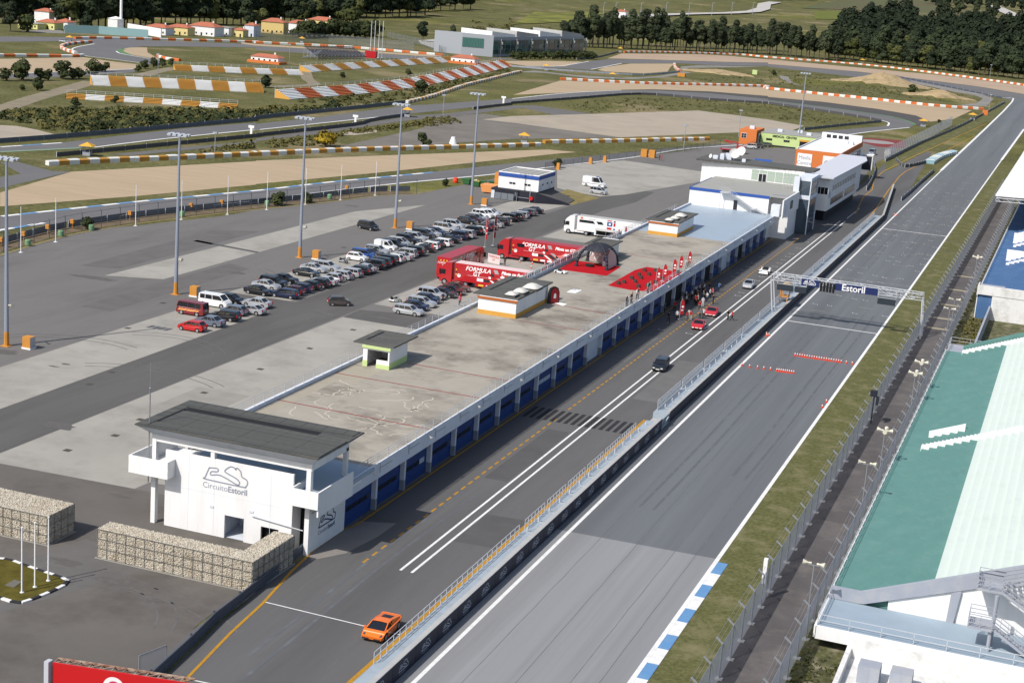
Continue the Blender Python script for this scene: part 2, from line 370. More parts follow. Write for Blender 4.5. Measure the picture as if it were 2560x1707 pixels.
# ------------------------------------------------------------------ far circuit
surface('gravel_trap', [K(0,190),K(650,0),T1(2334,1472),T2(0,1467),T2(1200,1418),T2(2334,1377),T3(330,1366),T3(590,1390),T3(420,1402),T3(0,1447),L(1100,10),L(0,112),K(2334,118),K(1240,222),K(0,316)], M_SAND, 0.03)
surface('back_road', [K(0,402),K(1240,268),K(2334,168),L(640,93),L(1600,2),T3(0,1492),T3(560,1440),T3(1280,1372),T3(2050,1303),T4(0,1268),T4(300,1228),T4(540,1196),T4(900,1166),T4(1085,1150),T4(1098,1120),T4(1000,1092),T4(500,1000),T4(0,935),T3(2334,930),T3(1800,902),T3(1200,850),T3(600,895),T3(0,940),T2(2334,945),T2(1400,1040),T2(900,1093),T2(0,1188),T1(2334,1185),T1(1500,1270),T1(740,1348),T1(0,1392),T1(-900,1440),T1(-900,1372),T1(0,1343),T1(550,1305),T1(1100,1240),T1(1700,1170),T1(2334,1120),T2(0,1132),T2(530,1077),T2(1360,965),T2(1600,955),T2(2334,900),T3(0,903),T3(500,851),T3(1000,825),T3(1300,826),T3(1800,852),T3(2334,905),T4(0,915),T4(600,990),T4(1100,1060),T4(1310,1120),T4(1330,1140),T4(1290,1165),T4(1000,1195),T4(660,1240),T4(300,1300),T3(2100,1322),T3(1560,1362),T3(1100,1437),T3(400,1520),L(2150,25),L(1090,128),L(0,262),K(2334,264),K(1110,402),K(0,535)], M_ROAD, 0.045)
surface('runoff_pavement', [T3(1000,823),T3(1300,819),T3(1800,838),T3(2334,880),T4(0,888),T4(500,933),T4(1000,998),T4(1350,1058),T4(1470,1112),T4(1400,1150),T4(1335,1141),T4(1312,1118),T4(1100,1058),T4(600,988),T4(0,913),T3(2334,903),T3(1800,850),T3(1300,824)], M_ROADD, 0.04)
surface('gravel_trap', [T3(10,868),T3(130,830),T3(440,738),T3(1200,765),T3(2334,800),T4(0,822),T4(800,898),T4(1500,972),T4(1860,1008),T4(1690,1088),T4(1480,1112),T4(1350,1056),T4(1000,996),T4(500,931),T4(0,886),T3(2334,878),T3(1800,836),T3(1300,817),T3(1000,821),T3(500,847)], M_SAND, 0.035)
surface('bare_lot', [T2(2060,1092),T3(0,1060),T3(700,1042),T3(1700,1010),T3(2334,1092),T4(0,1092),T4(330,1150),T4(200,1200),T4(0,1195),T3(2060,1210),T3(980,1255),T3(0,1120)], M_DIRT, 0.03)
surface('service_road', [T2(1700,1060),T2(2080,1040),T3(-50,1068),T3(0,1112),T3(980,1258),T3(600,1262),T2(2334,1270),T2(1400,1335),T2(760,1335),T2(1200,1240),T2(1500,1175)], grey('infield asphalt', 140,134,126, var=0.12, scale=0.1, dirt=rgb(120,112,100,KG), dirt_scale=0.08), 0.028)
surface('service_road', [T1(1000,1410),T1(2334,1285),T2(0,1265),T2(900,1140),T2(1400,1060),T2(1760,1035),T2(2334,965),T3(200,962),T3(740,1042),T3(380,1050),T3(100,985),T2(1900,1050),T2(1300,1112),T2(640,1215),T2(0,1290),T1(2334,1310),T1(1200,1420)], grey('infield lane', 126,123,121, var=0.08, scale=0.1), 0.034)
surface('service_road', [K(0,50),K(190,20),T1(0,1480),T1(170,1480),T1(350,1530),T1(480,1562),K(650,0),K(0,150)], M_ROAD, 0.034)
surface('gravel_trap', [T1(-300,560),T1(0,540),T1(760,525),T1(1000,560),T1(1260,590),T1(1245,630),T1(700,650),T1(250,668),T1(0,683),T1(-300,700)], M_SAND, 0.03)
surface('back_road', [T1(-400,705),T1(0,690),T1(250,670),T1(1240,632),T1(1230,660),T1(640,702),T1(330,712),T1(0,722),T1(-400,740)], M_ROAD, 0.034)
surface('back_road', [T1(-400,335),T1(0,335),T1(640,342),T1(1200,365),T1(2334,407),T2(0,422),T2(800,468),T2(1600,525),T2(1580,550),T2(800,515),T2(0,457),T1(2334,437),T1(1600,425),T1(1300,426),T1(1120,445),T1(1060,470),T1(1130,498),T1(1500,555),T1(1480,585),T1(1360,586),T1(1000,540),T1(760,508),T1(660,462),T1(700,432),T1(860,402),T1(630,378),T1(0,385),T1(-400,390)], M_ROAD, 0.034)
surface('gravel_trap', [T1(1130,445),T1(1200,436),T1(1340,436),T1(1345,480),T1(1430,530),T1(1500,552),T1(1180,500),T1(1110,468)], M_SAND, 0.04)
surface('gravel_trap', [T1(2200,388),T2(0,404),T2(800,450),T2(1700,512),T2(1600,522),T2(800,466),T2(0,420),T1(2200,402)], M_SAND, 0.04)
surface('back_road', [T2(1950,530),T2(2334,548),T3(150,612),T3(330,620),T3(720,640),T3(830,615),T3(1000,580),T3(1500,580),T3(1900,600),T3(2334,604),T4(0,612),T4(800,705),T4(1300,770),T4(1900,858),T4(2130,895),T4(2230,925),T4(2334,890),T4(2480,930),T4(2480,880),T4(2334,862),T4(1900,790),T4(1300,715),T4(800,655),T4(0,588),T3(2334,575),T3(1900,568),T3(1200,545),T3(900,542),T3(700,560),T3(420,605),T3(150,600),T2(2334,535)], M_ROAD, 0.034)
surface('gravel_trap', [T3(870,535),T3(1000,490),T3(1700,498),T3(2334,530),T4(0,528),T4(860,603),T4(1600,688),T4(2334,786),T4(2500,810),T4(2500,880),T4(2334,860),T4(1900,788),T4(1300,713),T4(800,653),T4(0,586),T3(2334,573),T3(1900,566),T3(1200,543)], M_SANDP, 0.03)
surface('gravel_trap', [T3(780,640),T3(850,615),T3(1080,583),T3(1480,583),T3(1440,620),T3(1420,655),T3(1200,672),T3(850,655)], M_SAND, 0.04)
surface('gravel_trap', [T3(-60,560),T3(300,558),T3(640,565),T3(480,608),T3(130,605),T3(-60,575)], M_SAND, 0.04)
surface('service_road', [T3(60,660),T3(200,645),T3(600,690),T3(1000,712),T3(1300,700),T3(1520,665),T3(1540,610),T3(1700,598),T3(2334,612),T3(1720,620),T3(1600,622),T3(1640,665),T3(1400,705),T3(1100,725),T3(700,715),T3(300,668)], M_ROADL, 0.034)
surface('service_road', [T4(100,690),T4(180,700),T4(230,760),T4(320,790),T4(200,760),T4(120,720)], M_ROADL, 0.036)
surface('service_road', [T4(1300,735),T4(1900,850),T4(2060,900),T4(1990,970),T4(1700,965),T4(1900,945),T4(1960,900),T4(1880,870),T4(1300,775)], M_ROADL, 0.036)
surface('helipad', [Z1(1900,208),Z1(2060,192),Z1(2460,222),Z1(2440,300),Z1(2150,282)], M_REDP, 0.034)
hp = MB(); c = Z1(2150,232); hp.sheet([(c[0]+6.3*math.cos(a*math.pi/16), c[1]+6.3*math.sin(a*math.pi/16)) for a in range(32)], 0.042)
structure(hp, 'helipad_marking', grey('helipad grey', 176,172,170))
# grass infill seen between roads and walls
surface('grass_verge', [(-108.4,343.3),(-106.5,358.6),(-117.5,366.8),(-116.2,349)], mat('dry lawn', rgb(150,136,84,KG), 0.95, var=0.25, scale=0.5), 0.05)
surface('grass_verge', [T4(1080,1568),T4(1060,1480),T4(1780,1130),T4(2140,905),T4(2220,930),T4(2060,1080)], M_VERGE, 0.036)

surface('bare_earth', [T1(-150,1150),T1(0,1143),T1(150,1150),T1(350,1188),T1(560,1243),T1(400,1262),T1(0,1290),T1(-150,1300)], M_DIRT, 0.03)
_pt = MB(); ribbon(_pt, smooth_line([T1(-100,1030),T1(0,1000),T1(300,900),T1(550,830),T1(850,745)],4), 7, 0.03); ribbon(_pt, smooth_line([T1(1290,690),T1(1450,650),T1(1600,622)],4), 6, 0.03); ribbon(_pt, smooth_line([T2(450,655),T2(470,720),T2(520,775),T2(200,790),T2(100,780)],4), 5, 0.03); structure(_pt, 'dirt_path', mat('trodden path', rgb(158,146,122,KG),0.95,var=0.12,scale=0.2))
surface('earth_bank', [T2(1050,1195),T2(1105,1180),T2(1100,1210),T2(900,1235),T2(640,1225),T2(800,1205)], M_DIRT, 0.036)
_tone = [grey('patched asphalt dark',106,105,105,var=0.08,scale=0.3), grey('patched asphalt pale',128,127,126,var=0.08,scale=0.3), grey('patched paddock dark',122,119,117,var=0.08,scale=0.3), grey('patched concrete',172,168,160,var=0.08,scale=0.3)]
for q_, k_ in (([(-50.2,131),(-45.8,131.3),(-45.8,140),(-50.2,139.6)],0),([(-54.6,150),(-52,150),(-52,171),(-54.6,171)],0),([(-49.8,190),(-46,190),(-46,214),(-49.8,214)],1),([(-59.5,208),(-56,208),(-56,226),(-59.5,226)],1),([(-150,214),(-144,216),(-144,262),(-151,258)],2),([(-133,190),(-128,190),(-128,230),(-133,232)],2),([(-118,130),(-114,129),(-114,146),(-118,148)],3),([(-97,150),(-90,150),(-90,163),(-97,163)],3),([(-88,182),(-80,182),(-80,196),(-88,196)],3),([(-84,92),(-78,90),(-70,112),(-79,114)],2),([(-148,245),(-134,243),(-134,244.2),(-148,246.4)],0)):
    surface('asphalt_patch', q_, _tone[k_], 0.0328)
# ------------------------------------------------------------------ painted markings
def paint(name, m, builder):
    s = MB(); builder(s); return structure(s, name, m)
def R(s, x0, x1, y0, y1, z=0.036): s.sheet([(x0,y0),(x1,y0),(x1,y1),(x0,y1)], z)
paint('track_edge_line', M_WHITE, lambda s: R(s,-41.70,-41.34,60,505))
paint('track_edge_line', M_WHITE, lambda s: R(s,-27.1,-26.7,60,562))
paint('pit_lane_line', M_WHITE, lambda s: R(s,-51.70,-51.45,121.8,371,0.034))
paint('pit_lane_line', M_WHITE, lambda s: R(s,-50.60,-50.35,121.8,371.5,0.034))
paint('pit_lane_line', M_WHITE, lambda s: R(s,-50.9,-50.7,376,396,0.034))
def _d(s):
    y = 121.7
    while y < 350:
        if not 174.5 < y < 179: R(s,-55.32,-55.08,y,y+1.15,0.034)
        y += 1.95
paint('pit_lane_dash', M_YEL, _d)
paint('pit_lane_edge_line', M_YEL, lambda s: (ribbon(s, [(-59.85,345),(-59.85,130),C(800,168),C(560,332),C(330,545),C(60,845),N(2100,1115),N(1670,1562),(-55.5,80)], 0.26, 0.046)))
paint('pit_entry_line', M_WHITE, lambda s: ribbon(s, [C(78,830),C(1345,1137)], 0.13, 0.038))
paint('pit_entry_line', M_WHITE, lambda s: ribbon(s, [N(1720,1535),C(0,1660)], 0.13, 0.038))
paint('start_line', M_WHITE, lambda s: R(s,-41.3,-27.1,251.3,251.65))
paint('start_line', M_WHITE, lambda s: R(s,-41.3,-27.1,367,367.4))
paint('start_line', mat('worn road paint', rgb(190,190,188,KG), 0.8), lambda s: R(s,-41.3,-27.1,297.5,297.65))
def _cw(s):
    for i in range(15):
        x = -59.2+i*0.88; R(s, x, x+0.5, 174.2, 179.3, 0.034)
        # stripes are bitumen black where the old zebra was painted over
paint('crossing_marking', M_SKID, _cw)
M_GRID = mat('grid paint', rgb(196,186,160,KG), 0.8)
def _grid(s):
    for k in range(15):
        for side, x in ((0,-38.4),(1,-31.6)):
            y = 263+k*16+side*8
            if y > 500: continue
            ribbon(s, [(x-1.3,y+1.6),(x-1.3,y),(x+1.3,y),(x+1.3,y+1.6)] if y > 290 else [(x-1.3,y),(x+1.3,y)], 0.12, 0.037)
paint('grid_marking', M_GRID, _grid)
def _ticks(s):
    rr = random.Random(3)
    for k in range(21):
        for x in (-40.2,-37.8,-34.9,-33.0,-30.0,-28.2):
            if rr.random() < 0.62:
                y = 268+k*9+rr.uniform(-3,3); w = 0.85
                ribbon(s, [(x,y+0.5),(x,y),(x+w,y),(x+w,y-0.4)], 0.1, 0.038)
    for k in range(34):
        for x in (-57.6,-53.3):
            if rr.random() < 0.8:
                y = 228+k*4.2+rr.uniform(-1,1); ribbon(s, [(x,y+0.5),(x,y),(x+0.9,y),(x+0.9,y+0.4)], 0.1, 0.038)
paint('tick_marking', M_WHITE, _ticks)
def _skids(s):
    rr = random.Random(5)
    for x0, y0, ln, dx in ((-37.5,150,112,0.4),(-36.0,150,112,0.3),(-31.3,165,100,0.2),(-29.8,165,100,0.4),(-38.5,300,70,0.5),(-36.8,310,60,-0.3),(-33,330,60,0.6),(-31.5,330,55,0.4),(-54.5,100,45,-0.4),(-52.9,96,48,-0.5)):
        ribbon(s, [(x0+dx*math.sin(t*2.2)+0.08*math.sin(t*9), y0+ln*t) for t in [i/24 for i in range(25)]], 0.32, 0.0345)
paint('tyre_mark', mat('rubber marks', rgb(110,113,117,KG), 0.9, dirt=rgb(126,130,134,KG), dirt_scale=0.5, dirt_amt=1.0), _skids)
def _orange(s):
    for a in ([F(1045,0),F(955,90),F(950,165)],[F(1240,0),F(1145,150),F(1050,300),F(965,400)]): pass
paint('pit_exit_line', M_YEL, lambda s: (ribbon(s, [(-50.2,385),(-53.2,420),F(950,165),F(965,80),F(1045,0),T4(1300,1440),T4(1990,1130)], 0.3, 0.044), ribbon(s, [(-46.2,372),(-47.2,400),(-49.3,440),F(1200,40),T4(1250,1568),T4(1890,1240)], 0.3, 0.044)))
def kerb(name, pts, w, step, mats, z=0.05):
    """kerb of painted blocks: every block is a piece of its own"""
    e = MB(); P_ = resample(pts, step); root = None
    hs = []
    for i in range(len(P_)-1):
        a, b = P_[i], P_[i+1]; d = (b-a).normalized(); nn = Vector((-d.y,d.x))*w
        s = MB(); q = [tuple(a),tuple(b),tuple(b+nn),tuple(a+nn)]; s.prism(q, 0.0, z+0.02); hs.append((s, mats[i%len(mats)]))
    root = bpy.data.objects.new(name, None); COL.objects.link(root); root['kind'] = 'structure'
    for s, m in hs: s.obj('kerb_block', m, root)
    return root
kerb('race_kerb', [(-26.68,139),(-26.68,105)], 0.95, 1.02, [M_BLUEP]*3+[M_WHITE]*3, 0.04)
kerb('back_kerb', [K(0,402),K(1240,268),K(2334,168),L(640,93),L(1600,2)], -1.1, 4.0, [M_WHITE,M_BLUEP], 0.05)
kerb('back_kerb', [K(0,540),K(420,470)], 1.0, 4.0, [M_WHITE,M_BLUEP], 0.05)
kerb('back_kerb', [T1(0,1340),T1(550,1303)], -1.0, 6.0, [M_WHITE,M_BLUEP], 0.05)
for p in ([K(1110,402),K(2334,264),L(0,262),L(1090,128),L(2150,25),T3(400,1520),T3(1100,1437),T3(1560,1362),T3(2100,1322)],
          [T1(860,1345),T1(1500,1268),T1(2334,1185),T2(0,1188),T2(900,1093),T2(1400,1040)],
          [T3(0,903),T3(500,851),T3(1000,825)],[T4(2334,1180),(-26.9,560)],[T4(660,1240),T4(1000,1195),T4(1290,1165)],
          [T1(0,690),T1(250,670),T1(1240,632)],[T1(860,402),T1(700,432),T1(660,462),T1(760,508),T1(1000,540),T1(1360,586)],[T1(1060,470),T1(1130,498),T1(1500,557)],
          [T3(130,608),T3(420,606),T3(700,562)],[T3(720,636),T3(830,615),T3(1000,580)],[T4(1850,850),T4(2130,893),T4(2225,930),(-41.6,505)],[T4(1090,1150),T4(1098,1120),T4(1000,1092)]):
    paint('track_edge_line', M_WHITE, lambda s, p=p: ribbon(s, smooth_line(p, 4), 0.8, 0.06))
paint('painted_runoff', M_GREENP, lambda s: ribbon(s, smooth_line([T4(0,915),T4(600,990),T4(1100,1060),T4(1310,1120),T4(1330,1140)],5), 1.6, 0.055))
paint('painted_runoff', M_GREENP, lambda s: ribbon(s, smooth_line([T1(1120,450),T1(1095,468),T1(1180,505)],5), 3.0, 0.055))
paint('painted_runoff', mat('faded green paint', rgb(150,180,150,KG), 0.8), lambda s: ribbon(s, [T1(0,1388),T1(740,1352)], 1.4, 0.055))

def _seams(s):
    for x in (-38.3,-34.7,-31.0,-29.0): ribbon(s, [(x+0.03*math.sin(y*0.7),y) for y in range(60,480,4)], 0.055, 0.0335)
    for x in (-57.2,-53.8,-48.2): ribbon(s, [(x+0.03*math.sin(y*0.9),y) for y in range(100,372,4)], 0.06, 0.0295)
paint('paving_seam', mat('bitumen seam', rgb(108,110,113,KG),0.9,dirt=rgb(136,138,140,KG),dirt_scale=0.4,dirt_amt=0.9), _seams)
def _arcs(s):
    rr = random.Random(21)
    for cx, cy, r, a0, a1 in ((-130,222,9,-0.6,1.2),(-127,224,12,-0.5,0.9),(-119,160,14,1.2,2.6),(-112,172,10,0.6,2.2),(-104,150,16,1.0,2.2),(-72,98,9,0.3,2.6),(-68,92,14,0.8,2.2),(-84,142,10,0.2,1.5),(-36,330,18,0.4,1.4),(-33,345,16,0.6,1.5),(-31,415,14,0.4,1.9),(-35,430,12,0.2,2.0)):
        for dr in (0,1.5): ribbon(s, [(cx+(r+dr)*math.cos(a0+(a1-a0)*i/16),cy+(r+dr)*math.sin(a0+(a1-a0)*i/16)) for i in range(17)], 0.17, 0.0355)
paint('tyre_mark', mat('faint rubber arcs', rgb(112,110,109,KG),0.9,dirt=rgb(134,132,130,KG),dirt_scale=0.6,dirt_amt=1.0), _arcs)
def _stains(s):
    rr = random.Random(31)
    for fn, x, y, a, b_ in ((I,540,745,2.6,1.3),(K,40,1640,2.0,1.4),(K,850,965,4.5,1.2),(I,490,205,0.9,0.3),(I,600,185,0.7,0.4),(K,2150,920,2.4,0.9),(L,600,1290,3.0,0.8),(L,870,310,2.0,0.7),(I,1100,1385,1.6,0.4),(N,1380,805,1.3,0.6),(C,1130,60,2.2,0.7),(L,1150,1330,2.8,0.7),(N,1050,640,1.8,0.9),(N,600,470,2.0,0.8)):
        q = fn(x,y); s.sheet([(q[0]+a*math.cos(i*0.393)*rr.uniform(0.6,1.1), q[1]+b_*math.sin(i*0.393)*rr.uniform(0.6,1.1)) for i in range(16)], 0.0385)
paint('oil_stain', mat('oil stain', rgb(108,105,102,KG),0.85,dirt=rgb(124,121,117,KG),dirt_scale=0.9,dirt_amt=1.0), _stains)
for fn, x, y in ((I,1050,835),(I,615,970),(I,1280,690),(I,1862,445),(L,885,1440),(A,40,230),(A,490,42),(K,1165,1425),(I,1020,258),(I,815,368),(L,2115,998),(K,1485,1195),(L,800,690)):
    q = fn(x,y); b = MB(); b.box(q[0]-0.4,q[0]+0.4,q[1]-0.4,q[1]+0.4,0.03,0.042); structure(b, 'drain_cover', mat('iron cover', rgb(92,86,80,KG),0.8))
# ================================================================== BUILDINGS
KW = 0.86
M_WALL = mat('white render', rgb(238,238,238,KW), 0.85, var=0.015, scale=0.3, stretch=(1.6,1.6,0.22), dirt=rgb(206,206,203,KW), dirt_scale=0.5, dirt_amt=0.32)
M_WALLB = mat('bluish white paint', rgb(214,220,230,KW), 0.8, var=0.02, scale=0.4, dirt=rgb(186,192,202,KW), dirt_scale=0.5, dirt_amt=0.5)
M_COLG = mat('grey column foot', rgb(140,146,156,KW), 0.8)
M_BLUE = mat('blue garage door', rgb(22,62,128,KW), 0.5, var=0.08, scale=0.6)
M_BAND = mat('blue band', rgb(48,84,160,KW), 0.6)
M_PANE = mat('dark glass', (0.012,0.015,0.02), 0.12, spec=0.6)
M_GLASSB = mat('blue grey glass', (0.05,0.07,0.09), 0.08, spec=0.8)
M_GLASSG = mat('pale green glass', rgb(176,192,178,0.8), 0.15, spec=0.7)
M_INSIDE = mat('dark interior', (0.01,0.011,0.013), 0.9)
M_ROOFD = mat('dark roof felt', rgb(92,94,92,KG), 0.85, var=0.14, scale=0.5, stretch=(0.5,3,1), dirt=rgb(120,116,104,KG), dirt_scale=0.5, dirt_amt=0.6)
M_ROOFG = mat('grey roof felt', rgb(104,104,100,KG), 0.85, var=0.1, scale=0.4, stretch=(0.4,2.5,1), dirt=rgb(128,124,116,KG), dirt_scale=0.4, dirt_amt=0.5)
M_STEEL = mat('galvanised steel', rgb(168,172,178,0.8), 0.5, metal=0.5, var=0.06, scale=2)
M_RAIL = mat('painted rail', rgb(196,200,206,0.8), 0.5)
M_ORANGE = mat('orange render', rgb(222,128,66,0.74), 0.8, var=0.03, scale=0.3)
M_LIME = mat('lime render', rgb(200,220,150,0.8), 0.8, var=0.03, scale=0.3)
M_OCHRE = mat('ochre skirting', rgb(214,160,72,0.8), 0.8, var=0.05, scale=0.8)
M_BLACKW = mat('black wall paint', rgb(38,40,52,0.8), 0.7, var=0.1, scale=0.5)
M_INK = mat('grey blue lettering', rgb(150,156,170,0.8), 0.7)
M_INKB = mat('navy lettering', rgb(36,62,112,0.8), 0.7)
M_DECK = mat('stained roof concrete', rgb(191,184,171,KG), 0.9, var=0.06, scale=0.3, dirt=rgb(130,123,113,KG), dirt_scale=0.13, dirt_amt=0.9, spec=0.15)
M_DECKB = mat('pale blue roof paint', rgb(186,204,220,KG), 0.45, var=0.03, scale=0.3, dirt=rgb(170,180,190,KG), dirt_scale=0.3, dirt_amt=0.5, spec=0.5)
M_DECKT = mat('pale new screed', rgb(190,182,164,KG), 0.9, var=0.04, scale=0.5)
M_REDJ = mat('red joint sealant', rgb(168,80,74,KG), 0.8)
M_TERRC = mat('terrace concrete', rgb(186,186,180,KG), 0.85, var=0.05, scale=0.4, dirt=rgb(160,158,150,KG), dirt_scale=0.4, dirt_amt=0.6)
RZ = 5.5     # level of the pit building's roof

pit = thing('pit_building', 'long low white pit building with blue garage doors and a walkable concrete roof', 'building', (-68,228,0))
b = MB(); b.box(-77.5,-60.7,128.6,329.4,0.02,4.7); b.obj('wall', M_WALL, pit)
b = MB(); b.box(-77.9,-59.3,128.7,287.5,5.0,RZ); roof = b.obj('roof', M_DECK, pit)
b = MB(); b.box(-77.9,-59.3,287.5,330,5.0,RZ); b.obj('roof', M_DECKB, pit)['label'] = 'pale blue painted end of the roof'
b = MB(); b.sheet([(-77.4,129.5),(-75.8,129.5),(-75.8,164.6),(-77.4,164.6)], RZ+0.004); b.sheet([(-75.8,157),(-73.5,157),(-73.5,163.8),(-75.8,163.8)],RZ+0.004); b.obj('screed_strip', M_DECKT, pit)
for q in ((A(160,500,RZ),A(1580,775,RZ)),(A(700,258,RZ),A(2030,490,RZ)),(A(1390,175,RZ),A(2310,335,RZ)),(M(60,1355,RZ),M(700,1455,RZ)),(M(380,1205,RZ),M(960,1308,RZ)),(M(1040,748,RZ),M(1560,830,RZ))):
    b = MB(); ribbon(b, [q[0],q[1]], 0.24, RZ+0.008); b.obj('joint', M_REDJ, pit)
def _cracks(s):
    rr = random.Random(11)
    for (y0,y1) in ((139.5,149.5),(150.5,158.5)):
        for k in range(20):
            x, y = rr.uniform(-74,-62), rr.uniform(y0,y1); a = rr.uniform(0,6.28); pts = [(x,y)]
            for i in range(rr.randint(4,8)):
                a += rr.uniform(-0.9,0.9); x += 0.75*math.cos(a); y += 0.75*math.sin(a)
                if y < y0 or y > y1 or not -76 < x < -60.5: break
                pts.append((x,y))
            if len(pts) > 2: ribbon(s, pts, rr.uniform(0.13,0.22), RZ+0.006)
b = MB(); _cracks(b); b.obj('crack_repair', mat('pale crack filler', rgb(222,212,194,KG), 0.9), pit)['kind'] = 'stuff'
b = MB(); b.box(-59.3,-59.12,126.5,330,4.05,5.62); b.box(-60.75,-59.3,128.5,330,4.05,4.2); b.obj('fascia', M_WALLB, pit)
b = MB(); b.box(-78.0,-77.65,128.7,330,4.7,RZ+0.42); b.obj('parapet', M_WALLB, pit)
col_y = [134.85+6.8*i for i in range(29)]
cm = MB(); cm.box(-0.3,0.3,-0.19,0.19,1.15,4.06); cmesh = cm.mesh('column', M_WALLB)
cf = MB(); cf.box(-0.305,0.305,-0.195,0.195,0.03,1.15); cfm = cf.mesh('column_foot', M_COLG)
for y in col_y:
    c = link('column', cmesh, pit, (-60.42+68, y-228, 0)); link('column_foot', cfm, c)
dm = MB(); dm.box(-0.06,0.06,-3.2,3.2,0.04,4.02)
for k in range(1,6): dm.box(0.06,0.075,-3.2,3.2,k*0.67-0.02,k*0.67+0.02)
dmeshes = {'blue': dm.mesh('garage_door', M_BLUE), 'white': dm.mesh('garage_door', M_WALLB), 'open': None}
pm = MB(); pm.box(0.06,0.10,-0.56,0.56,1.46,1.92); pmesh = pm.mesh('pane', M_PANE)
tm = MB(); tm.box(-0.02,0.05,-0.6,0.6,1.42,1.96); tmesh = tm.mesh('pane_trim', mat('pale pane', rgb(190,200,214,0.8), 0.6))
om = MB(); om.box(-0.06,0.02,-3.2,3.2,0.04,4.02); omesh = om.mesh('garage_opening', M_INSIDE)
for i in range(29):
    y0 = 128.4 if i == 0 else col_y[i-1]; yc = (y0+col_y[i])/2
    kind = 'white' if i in (11, 23) else 'open' if i in (17, 18, 21, 25) else 'blue'
    if kind == 'open': link('garage_opening', omesh, pit, (-60.66+68, yc-228, 0)); continue
    d = link('garage_door', dmeshes[kind], pit, (-60.66+68, yc-228, 0))
    if kind == 'white': d['label'] = 'pale blank garage bay'; continue
    for k in range(4):
        last = (i, k) in ((2, 3), (8, 0), (8, 1), (8, 2), (8, 3))
        link('pane', tmesh if last else pmesh, d, (0.045 if last else 0, -1.95+k*1.3, 0))
rm = MB()
for k in range(3): rm.bar((0,-3.3+k*2.2,0),(0,-3.3+k*2.2,1.0),0.05)
for z in (0.45,0.72,1.0): rm.bar((0,-3.4,z),(0,3.4,z),0.035)
rmesh = rm.mesh('railing_panel', M_RAIL)
for i in range(30):
    y = 131.5+6.8*i
    if y < 326: link('railing_panel', rmesh, pit, (-59.22+68, y-228, 5.6))
    if 131 < y < 320: link('railing_panel', rmesh, pit, (-77.82+68, y-228, RZ+0.4))
# fascia lamps and brackets
lm = MB(); lm.tube((0,0,0),(0.35,0,-0.12),0.05,6); lm.sphere((0.42,0,-0.2),0.16,8,4); lmesh = lm.mesh('lamp', mat('lamp housing', rgb(210,210,206,0.8),0.5))
bm_ = MB(); bm_.bar((0.05,0,-0.9),(0.05,0,0.1),0.04); bm_.bar((0.05,0,-0.45),(0.05,2.8,-0.45),0.03); bmesh_ = bm_.mesh('bracket', M_STEEL)
for i in range(29):
    link('bracket', bmesh_, pit, (-59.1+68, 133+6.8*i-228, 5.5))
    if i % 2 == 0: link('lamp', lmesh, pit, (-59.1+68, 131+6.8*i-228, 5.3))

